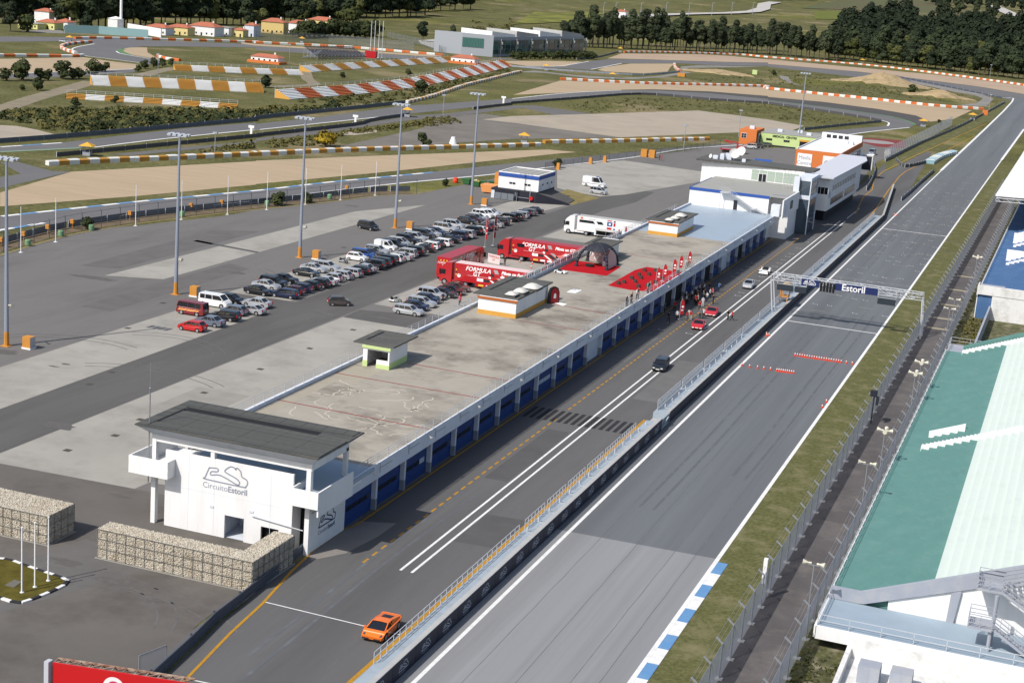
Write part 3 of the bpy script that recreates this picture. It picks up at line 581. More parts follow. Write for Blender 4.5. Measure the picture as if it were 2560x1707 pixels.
# ---- huts on the roof
def hut(label, x0, x1, y0, y1, zt, roof, trim, skirt, domes, opening=False):
    h = thing('stair_hut', label, 'hut', ((x0+x1)/2,(y0+y1)/2,RZ), group='stairwell huts on the pit roof')
    w = MB()
    if opening:
        w.box(x0,x0+0.55,y0,y0+0.2,RZ,zt); w.box(x1-0.18,x1,y0,y0+0.2,RZ,zt); w.box(x0+0.55,x1-0.18,y0,y0+0.2,zt-0.45,zt); w.box(x0+1.75,x1-0.18,y0,y0+0.2,RZ,RZ+1.0)
        w.box(x0,x0+0.2,y0+0.2,y1,RZ,zt); w.box(x1-0.18,x1,y0+0.2,y1,RZ,zt); w.box(x0+0.2,x1-0.18,y1-0.2,y1,RZ,zt)
    else: w.box(x0,x1,y0,y1,RZ,zt)
    w.obj('wall', M_WALL, h)
    s = MB(); e = 0.03
    if opening: s.box(x0-e,x0+0.58,y0-e,y0,RZ,RZ+0.75); s.box(x0+1.72,x1+e,y0-e,y0,RZ,RZ+0.5); s.box(x1,x1+e,y0,y1,RZ,RZ+0.75)
    else: s.box(x0-e,x1+e,y0-e,y0,RZ,RZ+0.62); s.box(x1,x1+e,y0,y1,RZ,RZ+0.62)
    s.obj('skirting', skirt, h)
    t = MB(); t.box(x0-0.1,x1+0.15,y0-0.14,y0-0.02,zt-0.28,zt+0.05); t.obj('eaves_board', trim, h)
    rc_ = [f_(a_,b_,zt+0.2) for f_,a_,b_ in roof]; rx0 = (rc_[0][0]+rc_[1][0])/2; rx1 = (rc_[2][0]+rc_[3][0])/2; ry0 = (rc_[0][1]+rc_[3][1])/2; ry1 = (rc_[1][1]+rc_[2][1])/2
    r = MB(); r.prism([(rx0,ry0),(rx1,ry0),(rx1,ry1),(rx0,ry1)], zt+0.05, zt+0.22)
    ro = r.obj('roof', M_ROOFG, h)
    g_ = MB(); xs = rx0+(rx1-rx0)*0.16; g_.box(xs,xs+0.35,ry0+(ry1-ry0)*0.22,ry1-0.8,zt+0.225,zt+0.24); g_.obj('gutter', M_INSIDE, ro)
    k = MB()
    for j in range(1,8):
        yy = ry0+(ry1-ry0)*j/8; k.box(rx0+0.05,rx1-0.05,yy-0.03,yy+0.03,zt+0.221,zt+0.245)
    k.obj('roof_seam', M_ROOFD, ro)
    for dx, dy, sx in domes:
        d = MB(); d.box(dx-sx*0.62,dx+sx*0.62,dy-sx*0.75,dy+sx*0.75,zt+0.22,zt+0.55); dd = d.obj('skylight_curb', M_ROOFD, ro)
        d = MB(); n = 7
        vs = [(dx-sx*0.6+1.2*sx*i/(n-1), dy-sx*0.73+1.46*sx*j/(n-1), zt+0.55+0.5*sx*0.6*math.sin(math.pi*i/(n-1))**0.6*math.sin(math.pi*j/(n-1))**0.6) for j in range(n) for i in range(n)]
        d.add(vs, [(j*n+i,j*n+i+1,(j+1)*n+i+1,(j+1)*n+i) for j in range(n-1) for i in range(n-1)])
        o = d.obj('skylight', mat('milky dome', rgb(226,222,212,0.8), 0.3, spec=0.5), ro, smooth=True)
    return h
hut('small white stair hut with lime green trim and an open doorway', -76.4,-73.0,165.2,170.4,8.05,((L,890,1535),(L,1130,1437),(L,1485,1495),(A,1245,35)), M_LIME, M_LIME, [], True)
hut('large white stair hut with three skylights and ochre skirting, beside the red trucks', -75.8,-70.2,200.7,214.1,7.95,((L,1965,1090),(M,0,950),(M,405,1005),(M,20,1160)), mat('rusty eaves', rgb(178,98,40,0.8),0.8), M_OCHRE, [(-71.6,202.5,1.3),(-71.3,205.2,1.5),(-70.9,209.0,1.9)])
hut('white stair hut with three skylights on the pale blue roof by the control block', -74.8,-69.2,285.2,297.4,7.85,((M,1210,420),(M,1415,345),(M,1715,380),(M,1505,470)), mat('rusty eaves', rgb(178,98,40,0.8),0.8), M_OCHRE, [(-71.3,286.5,1.2),(-71.0,289.4,1.3),(-70.9,293.4,1.7)])
hut('small white stair hut with a grey roof right behind the black dome tent', -75.9,-73.0,252.4,259.6,8.1,((Z3,450,160),(Z3,700,85),(Z3,1055,130),(Z3,850,220)), M_ROOFD, M_WALLB, [])
b = MB(); b.bar((-76.0,166,RZ+1.0),(-74.2,168.6,RZ-0.2),0.06); b.obj('handrail', M_STEEL, bpy.data.objects['stair_hut'])

# ---- office block at the near end
off = thing('office_block', 'two storey white office block with circuit emblem and dark overhanging roof', 'building', (-68,124,0))
Y0 = 120.6
w = MB()
x0, x1, zt = -75.1, -61.9, 7.35
for (a,b_,c_,d_) in ((x0,-68.75,0,zt),(-68.75,-66.75,2.25,zt),(-66.75,-65.0,0,zt),(-65.0,-63.2,1.9,zt),(-63.2,x1,0,zt)): w.box(a,b_,Y0,Y0+0.25,c_,d_)
w.box(x0,x0+0.25,Y0+0.25,128.2,0,zt-1.8); w.box(x1-0.25,x1,Y0+0.25,123.5,0,zt-1.2); w.box(x0,-60.6,128.0,128.3,0,5.0)
w.box(-60.55,-60.3,120.9,128.2,0,3.75); w.box(-60.75,-60.45,121.3,128.2,3.75,4.95)
w.obj('wall', M_WALL, off)
w = MB(); w.box(-69.2,-66.3,124.0,124.2,0,2.6); w.box(-69.2,-66.3,Y0+0.26,124.0,0.03,0.05); w.box(-69.25,-69.1,Y0+0.26,124,0,2.6); w.box(-66.35,-66.2,Y0+0.26,124,0,2.6); w.obj('lobby', M_WALLB, off)
w = MB(); w.box(-65.1,-63.1,121.2,121.3,0,2.2); w.box(-62.0,-60.9,122.3,122.4,0,4.9); w.box(-60.62,-60.55,121.2,128,3.78,4.5); w.obj('opening', M_INSIDE, off)
for xx in (-76.55,-60.62):
    c = MB(); c.box(xx,xx+0.45,Y0-0.05,Y0+0.42,0,8.3); c.obj('column', M_WALL, off)
for xx, yy in ((-70.4,Y0+0.02),(-60.5,127.6),(-75.9,127.6),(-66,127.6)):
    c = MB(); c.box(xx,xx+0.4,yy,yy+0.4,5.3 if yy > 121 else 7.35,8.3); c.obj('column', M_WALL, off)
w = MB(); w.box(-76.55,-60.1,Y0-0.02,Y0+0.4,8.0,8.62); w.box(-60.55,-60.15,Y0+0.4,128,8.0,8.62); w.box(-76.5,-76.1,Y0+0.4,128,8.0,8.62); w.box(-76.5,-60.1,127.6,128,8.0,8.6); w.obj('beam', M_WALL, off)
# soffit flaring out to the roof edge, and the roof itself
rx0, rx1, ry0, ry1, rz = -77.7,-59.1,119.5,128.9,9.55
s = MB(); q = [(-76.5,Y0+0.02),(-60.15,Y0+0.02),(-60.15,128),(-76.5,128)]; p_ = [(rx0,ry0),(rx1,ry0),(rx1,ry1),(rx0,ry1)]
s.add([(x,y,8.62) for x,y in q]+[(x,y,rz) for x,y in p_], [(i,(i+1)%4,4+(i+1)%4,4+i) for i in range(4)]+[(3,2,1,0)])
s.obj('soffit', M_WALLB, off)
s = MB(); s.box(rx0-0.05,rx1+0.05,ry0-0.05,ry1+0.05,rz,rz+0.12)
ro = s.obj('roof', M_ROOFD, off)
sl = MB(); sl.box(0,0.98,0,5.6,0,0.05); slm = sl.mesh('roof_sheet', M_ROOFD)
for i in range(18):
    link('roof_sheet', slm, ro, (rx0+1.2+i*0.965+68-0.0, ry0+0.3-124, rz+0.125+0.006*(i%3)))
s2 = MB(); s2.box(0,1.05,0,1.6,0,0.05); slm2 = s2.mesh('roof_sheet', M_ROOFD)
for i in range(17): link('roof_sheet', slm2, ro, (rx0+0.1+i*1.075+68, ry0+7.5-124, rz+0.13+0.008*(i%2)))
for i in range(7):
    s3 = MB(); s3.box(rx0+0.05,rx0+1.1,ry0+0.3+i*1.02,ry0+1.26+i*1.02,rz+0.125,rz+0.17); s3.obj('roof_sheet', M_ROOFD, ro)
g_ = MB(); g_.box(rx0+1.25,rx1-3.2,ry0+6.2,ry0+7.2,rz+0.12,rz+0.135); g_.box(rx0+1.15,rx0+1.45,ry0+1.6,ry0+6.4,rz+0.18,rz+0.19); g_.obj('gutter', M_INSIDE, ro)
# balconies
for nm, pts in (('balcony',[(-78.2,119.3),(-74.05,119.3)]),):
    bl = MB(); bl.box(-78.2,-74.05,119.3,119.45,5.0,6.65); bl.box(-78.2,-78.05,119.45,127.5,5.0,6.65); bl.box(-74.2,-74.05,119.45,Y0,5.0,6.65); bl.box(-78.05,-75.1,119.45,127.5,5.0,5.2); bl.obj('balcony', M_WALL, off)
bl = MB(); bl.box(-61.5,-58.75,119.3,119.45,5.0,6.6); bl.box(-58.9,-58.75,119.45,126.4,4.3,6.6); bl.box(-61.5,-61.35,119.45,Y0,5.0,6.6); bl.box(-61.9,-58.9,119.45,128.5,5.0,5.2); bl.obj('balcony', M_WALL, off)
f_ = MB(); f_.box(-75.0,-58.95,Y0+0.3,131.5,5.22,RZ+0.03); f_.obj('terrace_floor', M_DECKB, off)
e = MB(); stroke(e, [(x*4.4,y*4.4) for x,y in EMBLEM], 0.13, (-70.9,Y0-0.012,5.25), (1,0,0),(0,0,1))
text_on(e, 'Circuito', (-69.82,Y0-0.012,4.75),(1,0,0),(0,0,1),0.78)
text_on(e, 'Estoril', (-67.5,Y0-0.012,4.75),(1,0,0),(0,0,1),0.78,bold=0.022)
e.obj('emblem', M_INK, off)
e = MB(); stroke(e, [(x*3.3,y*3.3) for x,y in EMBLEM], 0.13, (-60.29,122.9,1.9),(0,1,0),(0,0,1))
text_on(e, 'Circuito', (-60.29,123.65,1.45),(0,1,0),(0,0,1),0.56)
text_on(e, 'Estoril', (-60.29,125.4,1.45),(0,1,0),(0,0,1),0.56,bold=0.02)
e.obj('emblem', M_INKB, off)
for xx in (-72.6,-69.9,-64.1):
    w = MB(); w.box(xx-0.02,xx+0.02,Y0-0.006,Y0,0.1,7.3); w.obj('panel_joint', M_WALLB, off)
w = MB(); w.box(-75.0,-62.0,Y0-0.006,Y0,4.02,4.05); w.obj('panel_joint', M_WALLB, off)
for xx, zz in ((-70.3,2.7),(-66.2,3.0),(-65.9,2.6)):
    w = MB(); w.box(xx,xx+0.4,Y0-0.05,Y0,zz,zz+0.2); w.obj('vent', M_WALLB, off)
w = MB(); w.tube((-65.8,Y0-0.12,2.75),(-60.7,Y0-0.12,2.35),0.05,6); w.obj('pipe', M_RAIL, off)
# lightning mast on the corner
mst = MB(); mst.tube((-76.7,120.3,4.0),(-76.7,120.3,13.0),0.06,6); mst.tube((-76.7,120.3,13.0),(-76.7,120.3,15.4),0.03,5); mst.sphere((-76.7,120.3,13.0),0.1)
tag(mst.obj('antenna_mast', M_STEEL), 'thin steel antenna mast rising past the corner of the office block roof', 'mast')

# ---- gabion walls: wire baskets filled with pale stones
M_STONE = mat('limestone rubble', rgb(224,215,198,KG), 0.95, var=0.16, scale=3.0, spec=0.1, dirt=rgb(178,160,128,KG), dirt_scale=0.9, dirt_amt=0.5)
M_STONEG = mat('gabion core', rgb(184,174,156,KG), 1.0)
def gabion(label, quads, h, name='gabion_wall'):
    """quads: (origin, along, across) footprints"""
    rr = random.Random(hash(label) & 255)
    gw = thing(name, label, 'gabion wall', (quads[0][0][0],quads[0][0][1],0))
    st = MB(); core = MB(); wire = MB(); foot = MB()
    oct_ = [(1,0,0),(0,1,0),(-1,0,0),(0,-1,0),(0,0,1),(0,0,-1)]; of = [(0,1,4),(1,2,4),(2,3,4),(3,0,4),(1,0,5),(2,1,5),(3,2,5),(0,3,5)]
    def stone(p, s):
        a = rr.uniform(0,6.28); c, n = math.cos(a), math.sin(a); t = rr.uniform(-0.7,0.7); ct, sn = math.cos(t), math.sin(t)
        q = []
        for x,y,z in oct_:
            x, y, z = x*s*rr.uniform(0.7,1.3), y*s*rr.uniform(0.6,1.1), z*s*rr.uniform(0.6,1.1)
            x, z = x*ct-z*sn, x*sn+z*ct; x, y = x*c-y*n, x*n+y*c; q.append((p[0]+x,p[1]+y,p[2]+z))
        st.add(q, of)
    for o, u, v in quads:
        o, u, v = Vector(o), Vector(u), Vector(v); lu, lv = u.length, v.length; un, vn = u/lu, v/lv
        core.prism([tuple(o+un*0.05+vn*0.05),tuple(o+u-un*0.05+vn*0.05),tuple(o+u-un*0.05+v-vn*0.05),tuple(o+un*0.05+v-vn*0.05)], 0, h-0.06)
        foot.prism([tuple(o-un*0.18-vn*0.18),tuple(o+u+un*0.18-vn*0.18),tuple(o+u+un*0.18+v+vn*0.18),tuple(o-un*0.18+v+vn*0.18)], 0.0, 0.08)
        d = 0.125
        for i in range(int(lu/d)):
            for j in range(int(lv/d)):
                p = o+un*(i+rr.uniform(0.2,0.8))*d+vn*(j+rr.uniform(0.2,0.8))*d; stone((p.x,p.y,h-0.06+rr.uniform(-0.03,0.05)), 0.12)
        for (oo, a, la, nn) in ((o,un,lu,-vn),(o+v,un,lu,vn),(o,vn,lv,-un),(o+u,vn,lv,un)):
            for i in range(int(la/d)):
                for k in range(int(h/d)):
                    p = oo+a*(i+rr.uniform(0.2,0.8))*d - nn*0.05; stone((p.x+rr.uniform(-.02,.03),p.y,0.07+k*d+rr.uniform(-.04,.04)), 0.12)
            n = max(1, round(la/0.95))
            for i in range(n+1):
                p = oo+a*(la*i/n)+nn*0.07; wire.bar((p.x,p.y,0.08),(p.x,p.y,h),0.035)
            m = max(1, round(h/0.9))
            for k in range(m+1):
                p, q = oo+nn*0.07, oo+a*la+nn*0.07; z = 0.1+(h-0.12)*k/m; wire.bar((p.x,p.y,z),(q.x,q.y,z),0.035)
    core.obj('core', M_STONEG, gw); so = st.obj('stones', M_STONE, gw); so['kind'] = 'stuff'
    wire.obj('wire_cage', mat('gabion wire', rgb(134,134,132,0.8), 0.5, metal=0.4), gw)
    foot.obj('footing', M_CONC, gw)
    return gw
pA, pB, pC = N(885,430), N(2290,745), C(430,290)
g0 = (pA[0], pA[1])
gabion('long pale gabion wall of rubble baskets in front of the office block', [((pA[0],pA[1]+0.05),(pB[0]-pA[0],pB[1]-pA[1]),(0.0,1.9)),((pB[0]-1.9,pB[1]+1.95),(1.9,0.0),(0.0,5.4))], 2.75)
pD = N(430,315); 
gabion('shorter pale gabion wall of rubble baskets beside the flagpoles', [((pD[0]-14,pD[1]-0.1),(14,0.1),(0.0,3.9))], 2.75)

# ---- race control block on the pit roof
rc = thing('control_block', 'white race control block with blue bands and a dark roof full of dishes', 'building', (-68,345,0))
w = MB(); w.box(-78.2,-61.1,329.7,353.3,0.02,9.1); w.box(-61.1,-57.4,333.5,350,0.02,9.0); w.box(-57.4,-57.1,325.2,350,RZ,9.3); w.obj('wall', M_WALL, rc)
w = MB(); w.box(-78.25,-71.4,329.6,329.72,8.65,9.25); w.box(-69.3,-61.05,329.6,329.72,8.65,9.25); w.box(-61.1,-57.4,333.4,333.52,8.6,9.2); w.box(-78.3,-78.18,329.6,350,8.65,9.25); w.obj('blue_band', M_BAND, rc)
w = MB(); w.box(-78.2,-57.4,329.75,353.4,9.1,9.16); w.obj('terrace', M_TERRC, rc)
w = MB(); w.box(-81.6,-58.2,353.4,363.5,RZ,12.35); up = w.obj('upper_wall', M_WALL, rc)
w = MB()
vs = [(-82.8,352.2,12.5),(-56.2,353.6,12.5),(-56.0,360.5,12.9),(-82.6,364,12.9)]
w.prism([(a,b_) for a,b_,c_ in vs], 12.4, 12.75); rf = w.obj('roof', M_ROOFG, rc)
k = MB()
for i in range(20): k.box(-82.4+i*1.3,-82.3+i*1.3,352.1+i*0.07,352.3+i*0.07,12.38,12.72)
k.obj('roof_rib', M_ROOFD, rf)
pn = MB(); pn.box(-0.83,0.83,-0.04,0,0,1.45); pnm = pn.mesh('pane', M_GLASSG)
pn2 = MB(); pn2.box(-0.83,0.83,-0.04,0,0,0.7); pnm2 = pn2.mesh('pane', M_GLASSG)
for i in range(6):
    x = -69.2+i*1.8
    link('pane', pnm, rc, (x+68, 353.38-345, 9.4)); link('pane', pnm2, rc, (x+68, 353.38-345, 10.95))
w = MB(); w.box(-68.35,-67.6,353.22,353.33,9.18,10.85); w.box(-67.45,-66.7,353.22,353.33,9.18,10.85); w.obj('door', M_PANE, rc)
w = MB(); w.box(-68.5,-66.55,353.3,353.37,9.18,10.95); w.obj('door_frame', M_WALL, rc)
# outside stair with landing
w = MB()
w.box(-71.4,-69.4,328.3,329.6,8.95,9.1)
for i in range(16):
    t = i/16; w.box(-69.4+t*4.9,-69.0+t*4.9,328.3,329.5,8.9-t*2.6,8.96-t*2.6)
w.box(-64.5,-63.3,328.0,329.5,6.25,6.4)
for i in range(6): w.box(-63.3+i*0.35,-62.95+i*0.35,328.0,329.4,6.1-i*0.14,6.2-i*0.14)
for yy in (328.25,):
    for dz in (0.1,0.55,1.0): w.bar((-69.4,yy,8.95+dz),(-64.5,yy,6.35+dz),0.05); w.bar((-71.4,yy,9.1+dz),(-69.4,yy,9.1+dz),0.05); w.bar((-64.5,yy,6.4+dz),(-63.3,yy,6.4+dz),0.05); w.bar((-63.3,yy,6.3+dz),(-61.3,yy,5.5+dz),0.05)
    for i in range(7): w.bar((-69.4+i*0.8,yy,8.95-i*0.425),(-69.4+i*0.8,yy,9.95-i*0.425),0.04)
for xx in (-71.2,-64.4): w.bar((xx,328.4,RZ),(xx,328.4,8.95 if xx < -70 else 6.3),0.1)
w.obj('stair', M_RAIL, rc)
w = MB(); w.box(-68.5,-67.7,329.6,329.69,RZ,7.5); w.obj('door', M_PANE, rc)
w = MB(); w.box(-60.0,-58.2,327.2,329.0,RZ,7.9); w.box(-57.15,-57.05,327,329,RZ+0.5,8.2); w.obj('plant_box', M_WALLB, rc)
w = MB(); w.box(-57.09,-57.0,333,335.5,6.6,8.3); w.obj('window', M_PANE, rc)
# glass tower on the corner
w = MB(); w.box(-57.9,-54.9,343.5,352.5,0.03,12.2); w.obj('tower_core', M_GLASSB, rc)
w = MB(); w.box(-58.5,-57.3,342.6,343.8,5.5,12.4); w.box(-58,-54.8,343.4,352.6,7.6,8.5); w.box(-58,-54.8,343.4,352.6,11.6,12.3); w.box(-55.0,-54.8,343.3,343.6,0,12.3); w.box(-54.95,-54.75,352.3,352.6,0,12.3); w.obj('tower_band', M_WALLB, rc)
for xx in (-61.2,-60.5,-59.8,-59.1):
    w = MB(); w.tube((xx,346,9.1),(xx,346,13.2),0.05,6); w.obj('flag_mast', M_RAIL, rc)
# roof plant
def dish(p, r, az, el, name='satellite_dish'):
    d = MB(); n, m = 14, 4; vs = []
    for j in range(m+1):
        rr = r*j/m
        for i in range(n):
            a = 2*math.pi*i/n; vs.append((rr*math.cos(a), rr*math.sin(a), 0.35*rr*rr/r))
    fs = [(j*n+i,j*n+(i+1)%n,(j+1)*n+(i+1)%n,(j+1)*n+i) for j in range(m) for i in range(n)]
    ax = Vector((math.cos(az)*math.cos(el), math.sin(az)*math.cos(el), math.sin(el))); qn = ax.to_track_quat('Z','Y')
    d.add([Vector(p)+qn @ Vector(v) for v in vs], fs)
    d.tube(Vector(p), Vector(p)+ax*r*0.8, 0.04, 5); d.sphere(Vector(p)+ax*r*0.8, 0.1, 6, 4); d.tube((p[0],p[1],12.75), p, 0.12, 6)
    return d.obj(name, mat('dish white', rgb(232,232,230,0.8), 0.5), rc, smooth=False)
dish((-75.2,357.0,14.2),1.2,-1.3,0.5); dish((-74.0,358.8,14.6),1.2,-1.9,0.5); dish((-80.2,355.6,13.3),0.5,-2.2,0.3)
for (x,y,sx,sy,sz) in ((-79.2,356,1.1,1.0,0.8),(-77.7,356.3,0.9,1.1,1.3),(-76.5,357.5,1.4,1.3,1.4),(-72.6,355.8,0.8,0.6,0.7),(-77.9,358.8,1.4,1.2,0.9)):
    w = MB(); w.box(x-sx/2,x+sx/2,y-sy/2,y+sy/2,12.75,12.75+sz); w.box(x-sx/2-0.02,x+sx/2+0.02,y-sy/2-0.03,y-sy/2,12.9,12.7+sz*0.8); w.obj('roof_unit', M_WALLB, rc)

# ---- white wing on legs with the emblem
wg = thing('white_wing', 'white elevated wing with ribbon windows and a tilted pale roof over the pit lane', 'building', (-55.5,385,0))
w = MB(); fr = [(-57.4,361.2),(-53.7,361.2),(-53.0,400),(-53.8,413),(-58.5,413)]
w.prism(fr, 3.2, 10.4); w.obj('wall', M_WALL, wg)
w = MB(); w.prism([(-57.2,368),(-55.2,368),(-54.9,412),(-58.4,412)], 0.02, 3.2); w.obj('base', M_BLACKW, wg)  # added dark block; its colour stands in for shade under the raised wing
w = MB(); q = [(-57.9,358.6,11.0),(-52.6,359.6,11.0),(-51.5,405,11.4),(-53,414,11.4),(-59.5,414,11.0),(-59.5,368,11.0)]
w.prism([(a,b_) for a,b_,c_ in q], 10.75, 11.05); w.obj('roof', mat('pale metal roof', rgb(214,216,224,0.78), 0.5), wg)
fx = lambda y: -53.7+(y-361.2)*(0.7/38.8)+0.03
for z0, z1, ys in ((4.1,5.7,[365.5+i*1.85 for i in range(9)]+[384.5+i*1.85 for i in range(9)]),(7.3,8.5,[366.5+i*2.3 for i in range(14)])):
    for y in ys:
        if y > 399: continue
        p_ = MB(); p_.quad((fx(y),y,z0),(fx(y+1.6),y+1.6,z0),(fx(y+1.6),y+1.6,z1),(fx(y),y,z1)); p_.obj('window', M_PANE if z0 < 5 else mat('smoky glass', (0.16,0.17,0.19), 0.2, spec=0.6), wg)
for i in range(4):
    p_ = MB(); p_.box(-57.1+i*0.85,-56.35+i*0.85,361.15,361.19,7.0,8.5); p_.obj('window', M_PANE, wg)
e = MB(); stroke(e, [(x*4.0,y*4.0) for x,y in EMBLEM], 0.14, (-53.63,362.2,6.2),(0,1,0),(0,0,1)); e.obj('emblem', M_INKB, wg)

# ---- media centre
md = thing('media_centre', 'orange and white media centre with a flat white roof and two wall signs', 'building', (-66,440,0))
w = MB(); w.box(-72.2,-60.6,421,461,0.02,10.3); w.obj('wall', M_WALL, md)
w = MB(); w.box(-72.25,-60.5,420.85,421.0,0.02,10.4); w.box(-60.6,-60.45,421,461,9.0,10.4); w.obj('orange_cladding', M_ORANGE, md)
w = MB(); w.box(-72.1,-60.6,421.05,461,10.3,10.36); w.box(-72.2,-72.0,421,461,10.36,10.7); w.box(-72,-60.6,459,461,10.36,12.0); w.obj('roof', mat('white roof', rgb(240,240,240,0.8),0.7,dirt=rgb(220,220,220,0.8),dirt_scale=0.2), md)
w = MB(); w.box(-71.7,-67.9,420.76,420.84,5.9,9.4); w.box(-65.0,-61.1,420.76,420.84,5.9,9.4); sg = w.obj('sign_board', M_WALL, md)
e = MB(); text_on(e,'Media',(-69.8,420.74,8.3),(1,0,0),(0,0,1),1.35); text_on(e,'Centre',(-69.8,420.74,6.9),(1,0,0),(0,0,1),1.35); stroke(e,[(x*3.2,y*3.2) for x,y in EMBLEM],0.16,(-64.6,420.74,7.2),(1,0,0),(0,0,1)); e.obj('lettering', M_INK, sg)
for i in range(4):
    w = MB(); w.box(-70.6+i*1.7,-69.4+i*1.7,458.9,458.98,10.7,11.6); w.obj('window', M_PANE, md)
for i in range(10):
    w = MB(); w.box(-60.58,-60.5,424+i*3.6,426.6+i*3.6,5.8,8.3); w.obj('window', M_GLASSB, md)
for x,y in ((-63.5,450),(-62.0,449)):
    w = MB(); w.box(x-0.6,x+0.6,y-0.8,y+0.8,10.36,11.2); w.obj('roof_unit', M_WALLB, md)

# ---- medical centre and the orange annexe
mc = thing('medical_centre', 'low lime green medical centre with dark lettering across its front', 'building', (-93,528,0))
w = MB(); w.box(-101.8,-83.5,522,540,0.02,4.2); w.obj('wall', M_LIME, mc)
w = MB(); w.box(-101.9,-83.4,521.9,540,4.2,4.3); w.obj('roof', M_TERRC, mc)
e = MB(); text_on(e,'MEDICAL  CENTRE',(-93.9,521.88,3.4),(1,0,0),(0,0,1),0.95,bold=0.025); e.obj('lettering', mat('dark green lettering', rgb(34,58,34,0.8),0.7), mc)
for x in (-99.9,-94.1,):
    for k in range(3):
        w = MB(); w.box(x+k*0.68,x+0.6+k*0.68,521.9,521.98,1.9,2.55); w.obj('window', M_PANE, mc)
w = MB(); w.box(-88.8,-85.8,521.85,521.98,0.05,3.0); d = w.obj('garage_opening', M_INSIDE, mc)
w = MB(); w.box(-88.9,-85.7,521.7,521.9,2.6,3.2); w.obj('shutter', M_OCHRE, mc)
w = MB(); w.box(-101.8,-90,521.9,521.97,0.03,0.5); w.obj('skirting', M_BLACKW, mc)
for x,y in ((-97,530),(-91,534),(-87,528)):
    w = MB(); w.box(x-0.8,x+0.8,y-0.6,y+0.6,4.3,5.2); w.obj('roof_unit', M_WALLB, mc)
an = thing('orange_annexe', 'square orange annexe with a white cross window next to the medical centre', 'building', (-105.4,524,0))
w = MB(); w.box(-108.3,-102.6,518.8,531,0.02,4.9); w.obj('wall', M_ORANGE, an)
w = MB(); w.box(-107.7,-105.9,518.72,518.79,2.1,3.7); f_ = w.obj('window_frame', M_WALL, an)
for i in range(2):
    for j in range(2):
        w = MB(); w.box(-107.6+i*0.85,-106.85+i*0.85,518.66,518.72,2.2+j*0.75,2.85+j*0.75); w.obj('pane', M_PANE, f_)
w = MB(); w.box(-102.5,-101.9,519.5,523,0.03,4.0); w.obj('stair_window', M_GLASSB, an)
w = MB()
for i in range(9): w.bar((-105.2+i*0.3,518.0,0.03),(-105.2+i*0.3,518.0,0.6+i*0.12),0.05)
w.bar((-105.3,518,0.6),(-102.8,518,1.6),0.06); w.obj('handrail', M_BLACKW, an)
w = MB(); w.box(-106,-104.4,523,524.5,4.9,5.9); w.obj('roof_unit', M_WALLB, an)

# ---- white video screen frame by the pit exit
sc_ = thing('screen_frame', 'dark panel in a white frame on posts by the pit exit', 'screen', (-58.8,461.5,0))
w = MB(); w.box(-60.4,-57.1,461,461.6,2.4,6.6); w.box(-60.8,-57.0,460.9,464,6.6,6.9); w.box(-60.8,-60.4,460.9,463,1.8,6.6); w.obj('frame', M_WALL, sc_)
w = MB(); w.box(-60.0,-57.4,460.9,461,2.6,6.4); w.obj('panel', M_BLACKW, sc_)
for x in (-60.2,-57.4):
    w = MB(); w.box(x-0.1,x+0.1,461.1,461.4,0.02,2.4); w.obj('post', M_WALL, sc_)

# ---- blue and white lavatory block with a dark ramp
lv = thing('blue_band_building', 'small white building with a blue roof band and a black lower wall', 'building', (-120.7,345,0))
w = MB(); w.box(-125.6,-115.8,340.1,351.5,2.2,5.1); w.obj('wall', M_WALL, lv)
w = MB(); w.box(-125.65,-115.75,340.0,351.55,5.1,5.95); w.obj('blue_band', M_BAND, lv)
w = MB(); w.box(-125.4,-116,340.3,351.3,5.95,5.97); rr_ = w.obj('roof', M_TERRC, lv)
w = MB()
for a in ((-125.65,-125.35,340,351.55),(-116.05,-115.75,340,351.55),(-125.35,-116.05,340,340.3),(-125.35,-116.05,351.2,351.55)): w.box(a[0],a[1],a[2],a[3],5.95,6.15)
w.obj('parapet', M_WALL, lv)
for i in range(5):
    k = MB(); k.box(-124.5+i*1.8,-124.4+i*1.8,341,350.5,5.975,6.0); k.obj('roof_rib', M_STEEL, rr_)
w = MB(); w.box(-126.6,-115.7,338.4,351.4,0.02,2.4); w.obj('base_wall', M_BLACKW, lv)
w = MB(); w.add([(-115.7,338.4,0),(-108.4,341.9,0),(-108.4,342.3,0),(-115.7,338.9,0),(-115.7,338.4,2.4),(-109.3,341.5,0.55),(-109.3,341.9,0.55),(-115.7,338.9,2.4)],[(0,1,5,4),(3,7,6,2),(4,5,6,7),(1,2,6,5)]); w.obj('ramp_wall', M_BLACKW, lv)
w = MB(); w.add([(-115.7,338.9,2.2),(-109.3,342,0.2),(-110,350,0.2),(-115.7,350,2.2)],[(0,1,2,3)]); w.obj('ramp', M_DARK, lv)
for x in (-122.9,-122.1,-119.2,-118.4):
    w = MB(); w.box(x,x+0.65,340.02,340.09,3.55,3.95); w.obj('window', M_PANE, lv)
for y0_,y1_,z0,z1 in ((342.5,343.6,3.6,4.0),(345.8,346.8,3.6,4.0),(349,349.6,3.5,4.0)):
    w = MB(); w.box(-115.79,-115.73,y0_,y1_,z0,z1); w.obj('window', M_PANE, lv)
for y in (341,347.6):
    w = MB(); w.box(-115.79,-115.72,y,y+1.0,2.45,4.0); w.obj('door', M_WALLB, lv)
w = MB(); w.box(-126.5,-125.7,338.3,338.39,0.1,1.9); w.obj('door', M_WALLB, lv)
w = MB()
for i in range(3): w.box(-125.3+i*1.55,-123.85+i*1.55,337.6,337.7,0.1,1.6)
w.obj('gate', mat('grey gate', rgb(120,126,134,0.8),0.5), lv)
w = MB()
for x in (-120.6,-120.2): w.bar((x,338.2,0.03),(x,338.2,2.0),0.07)
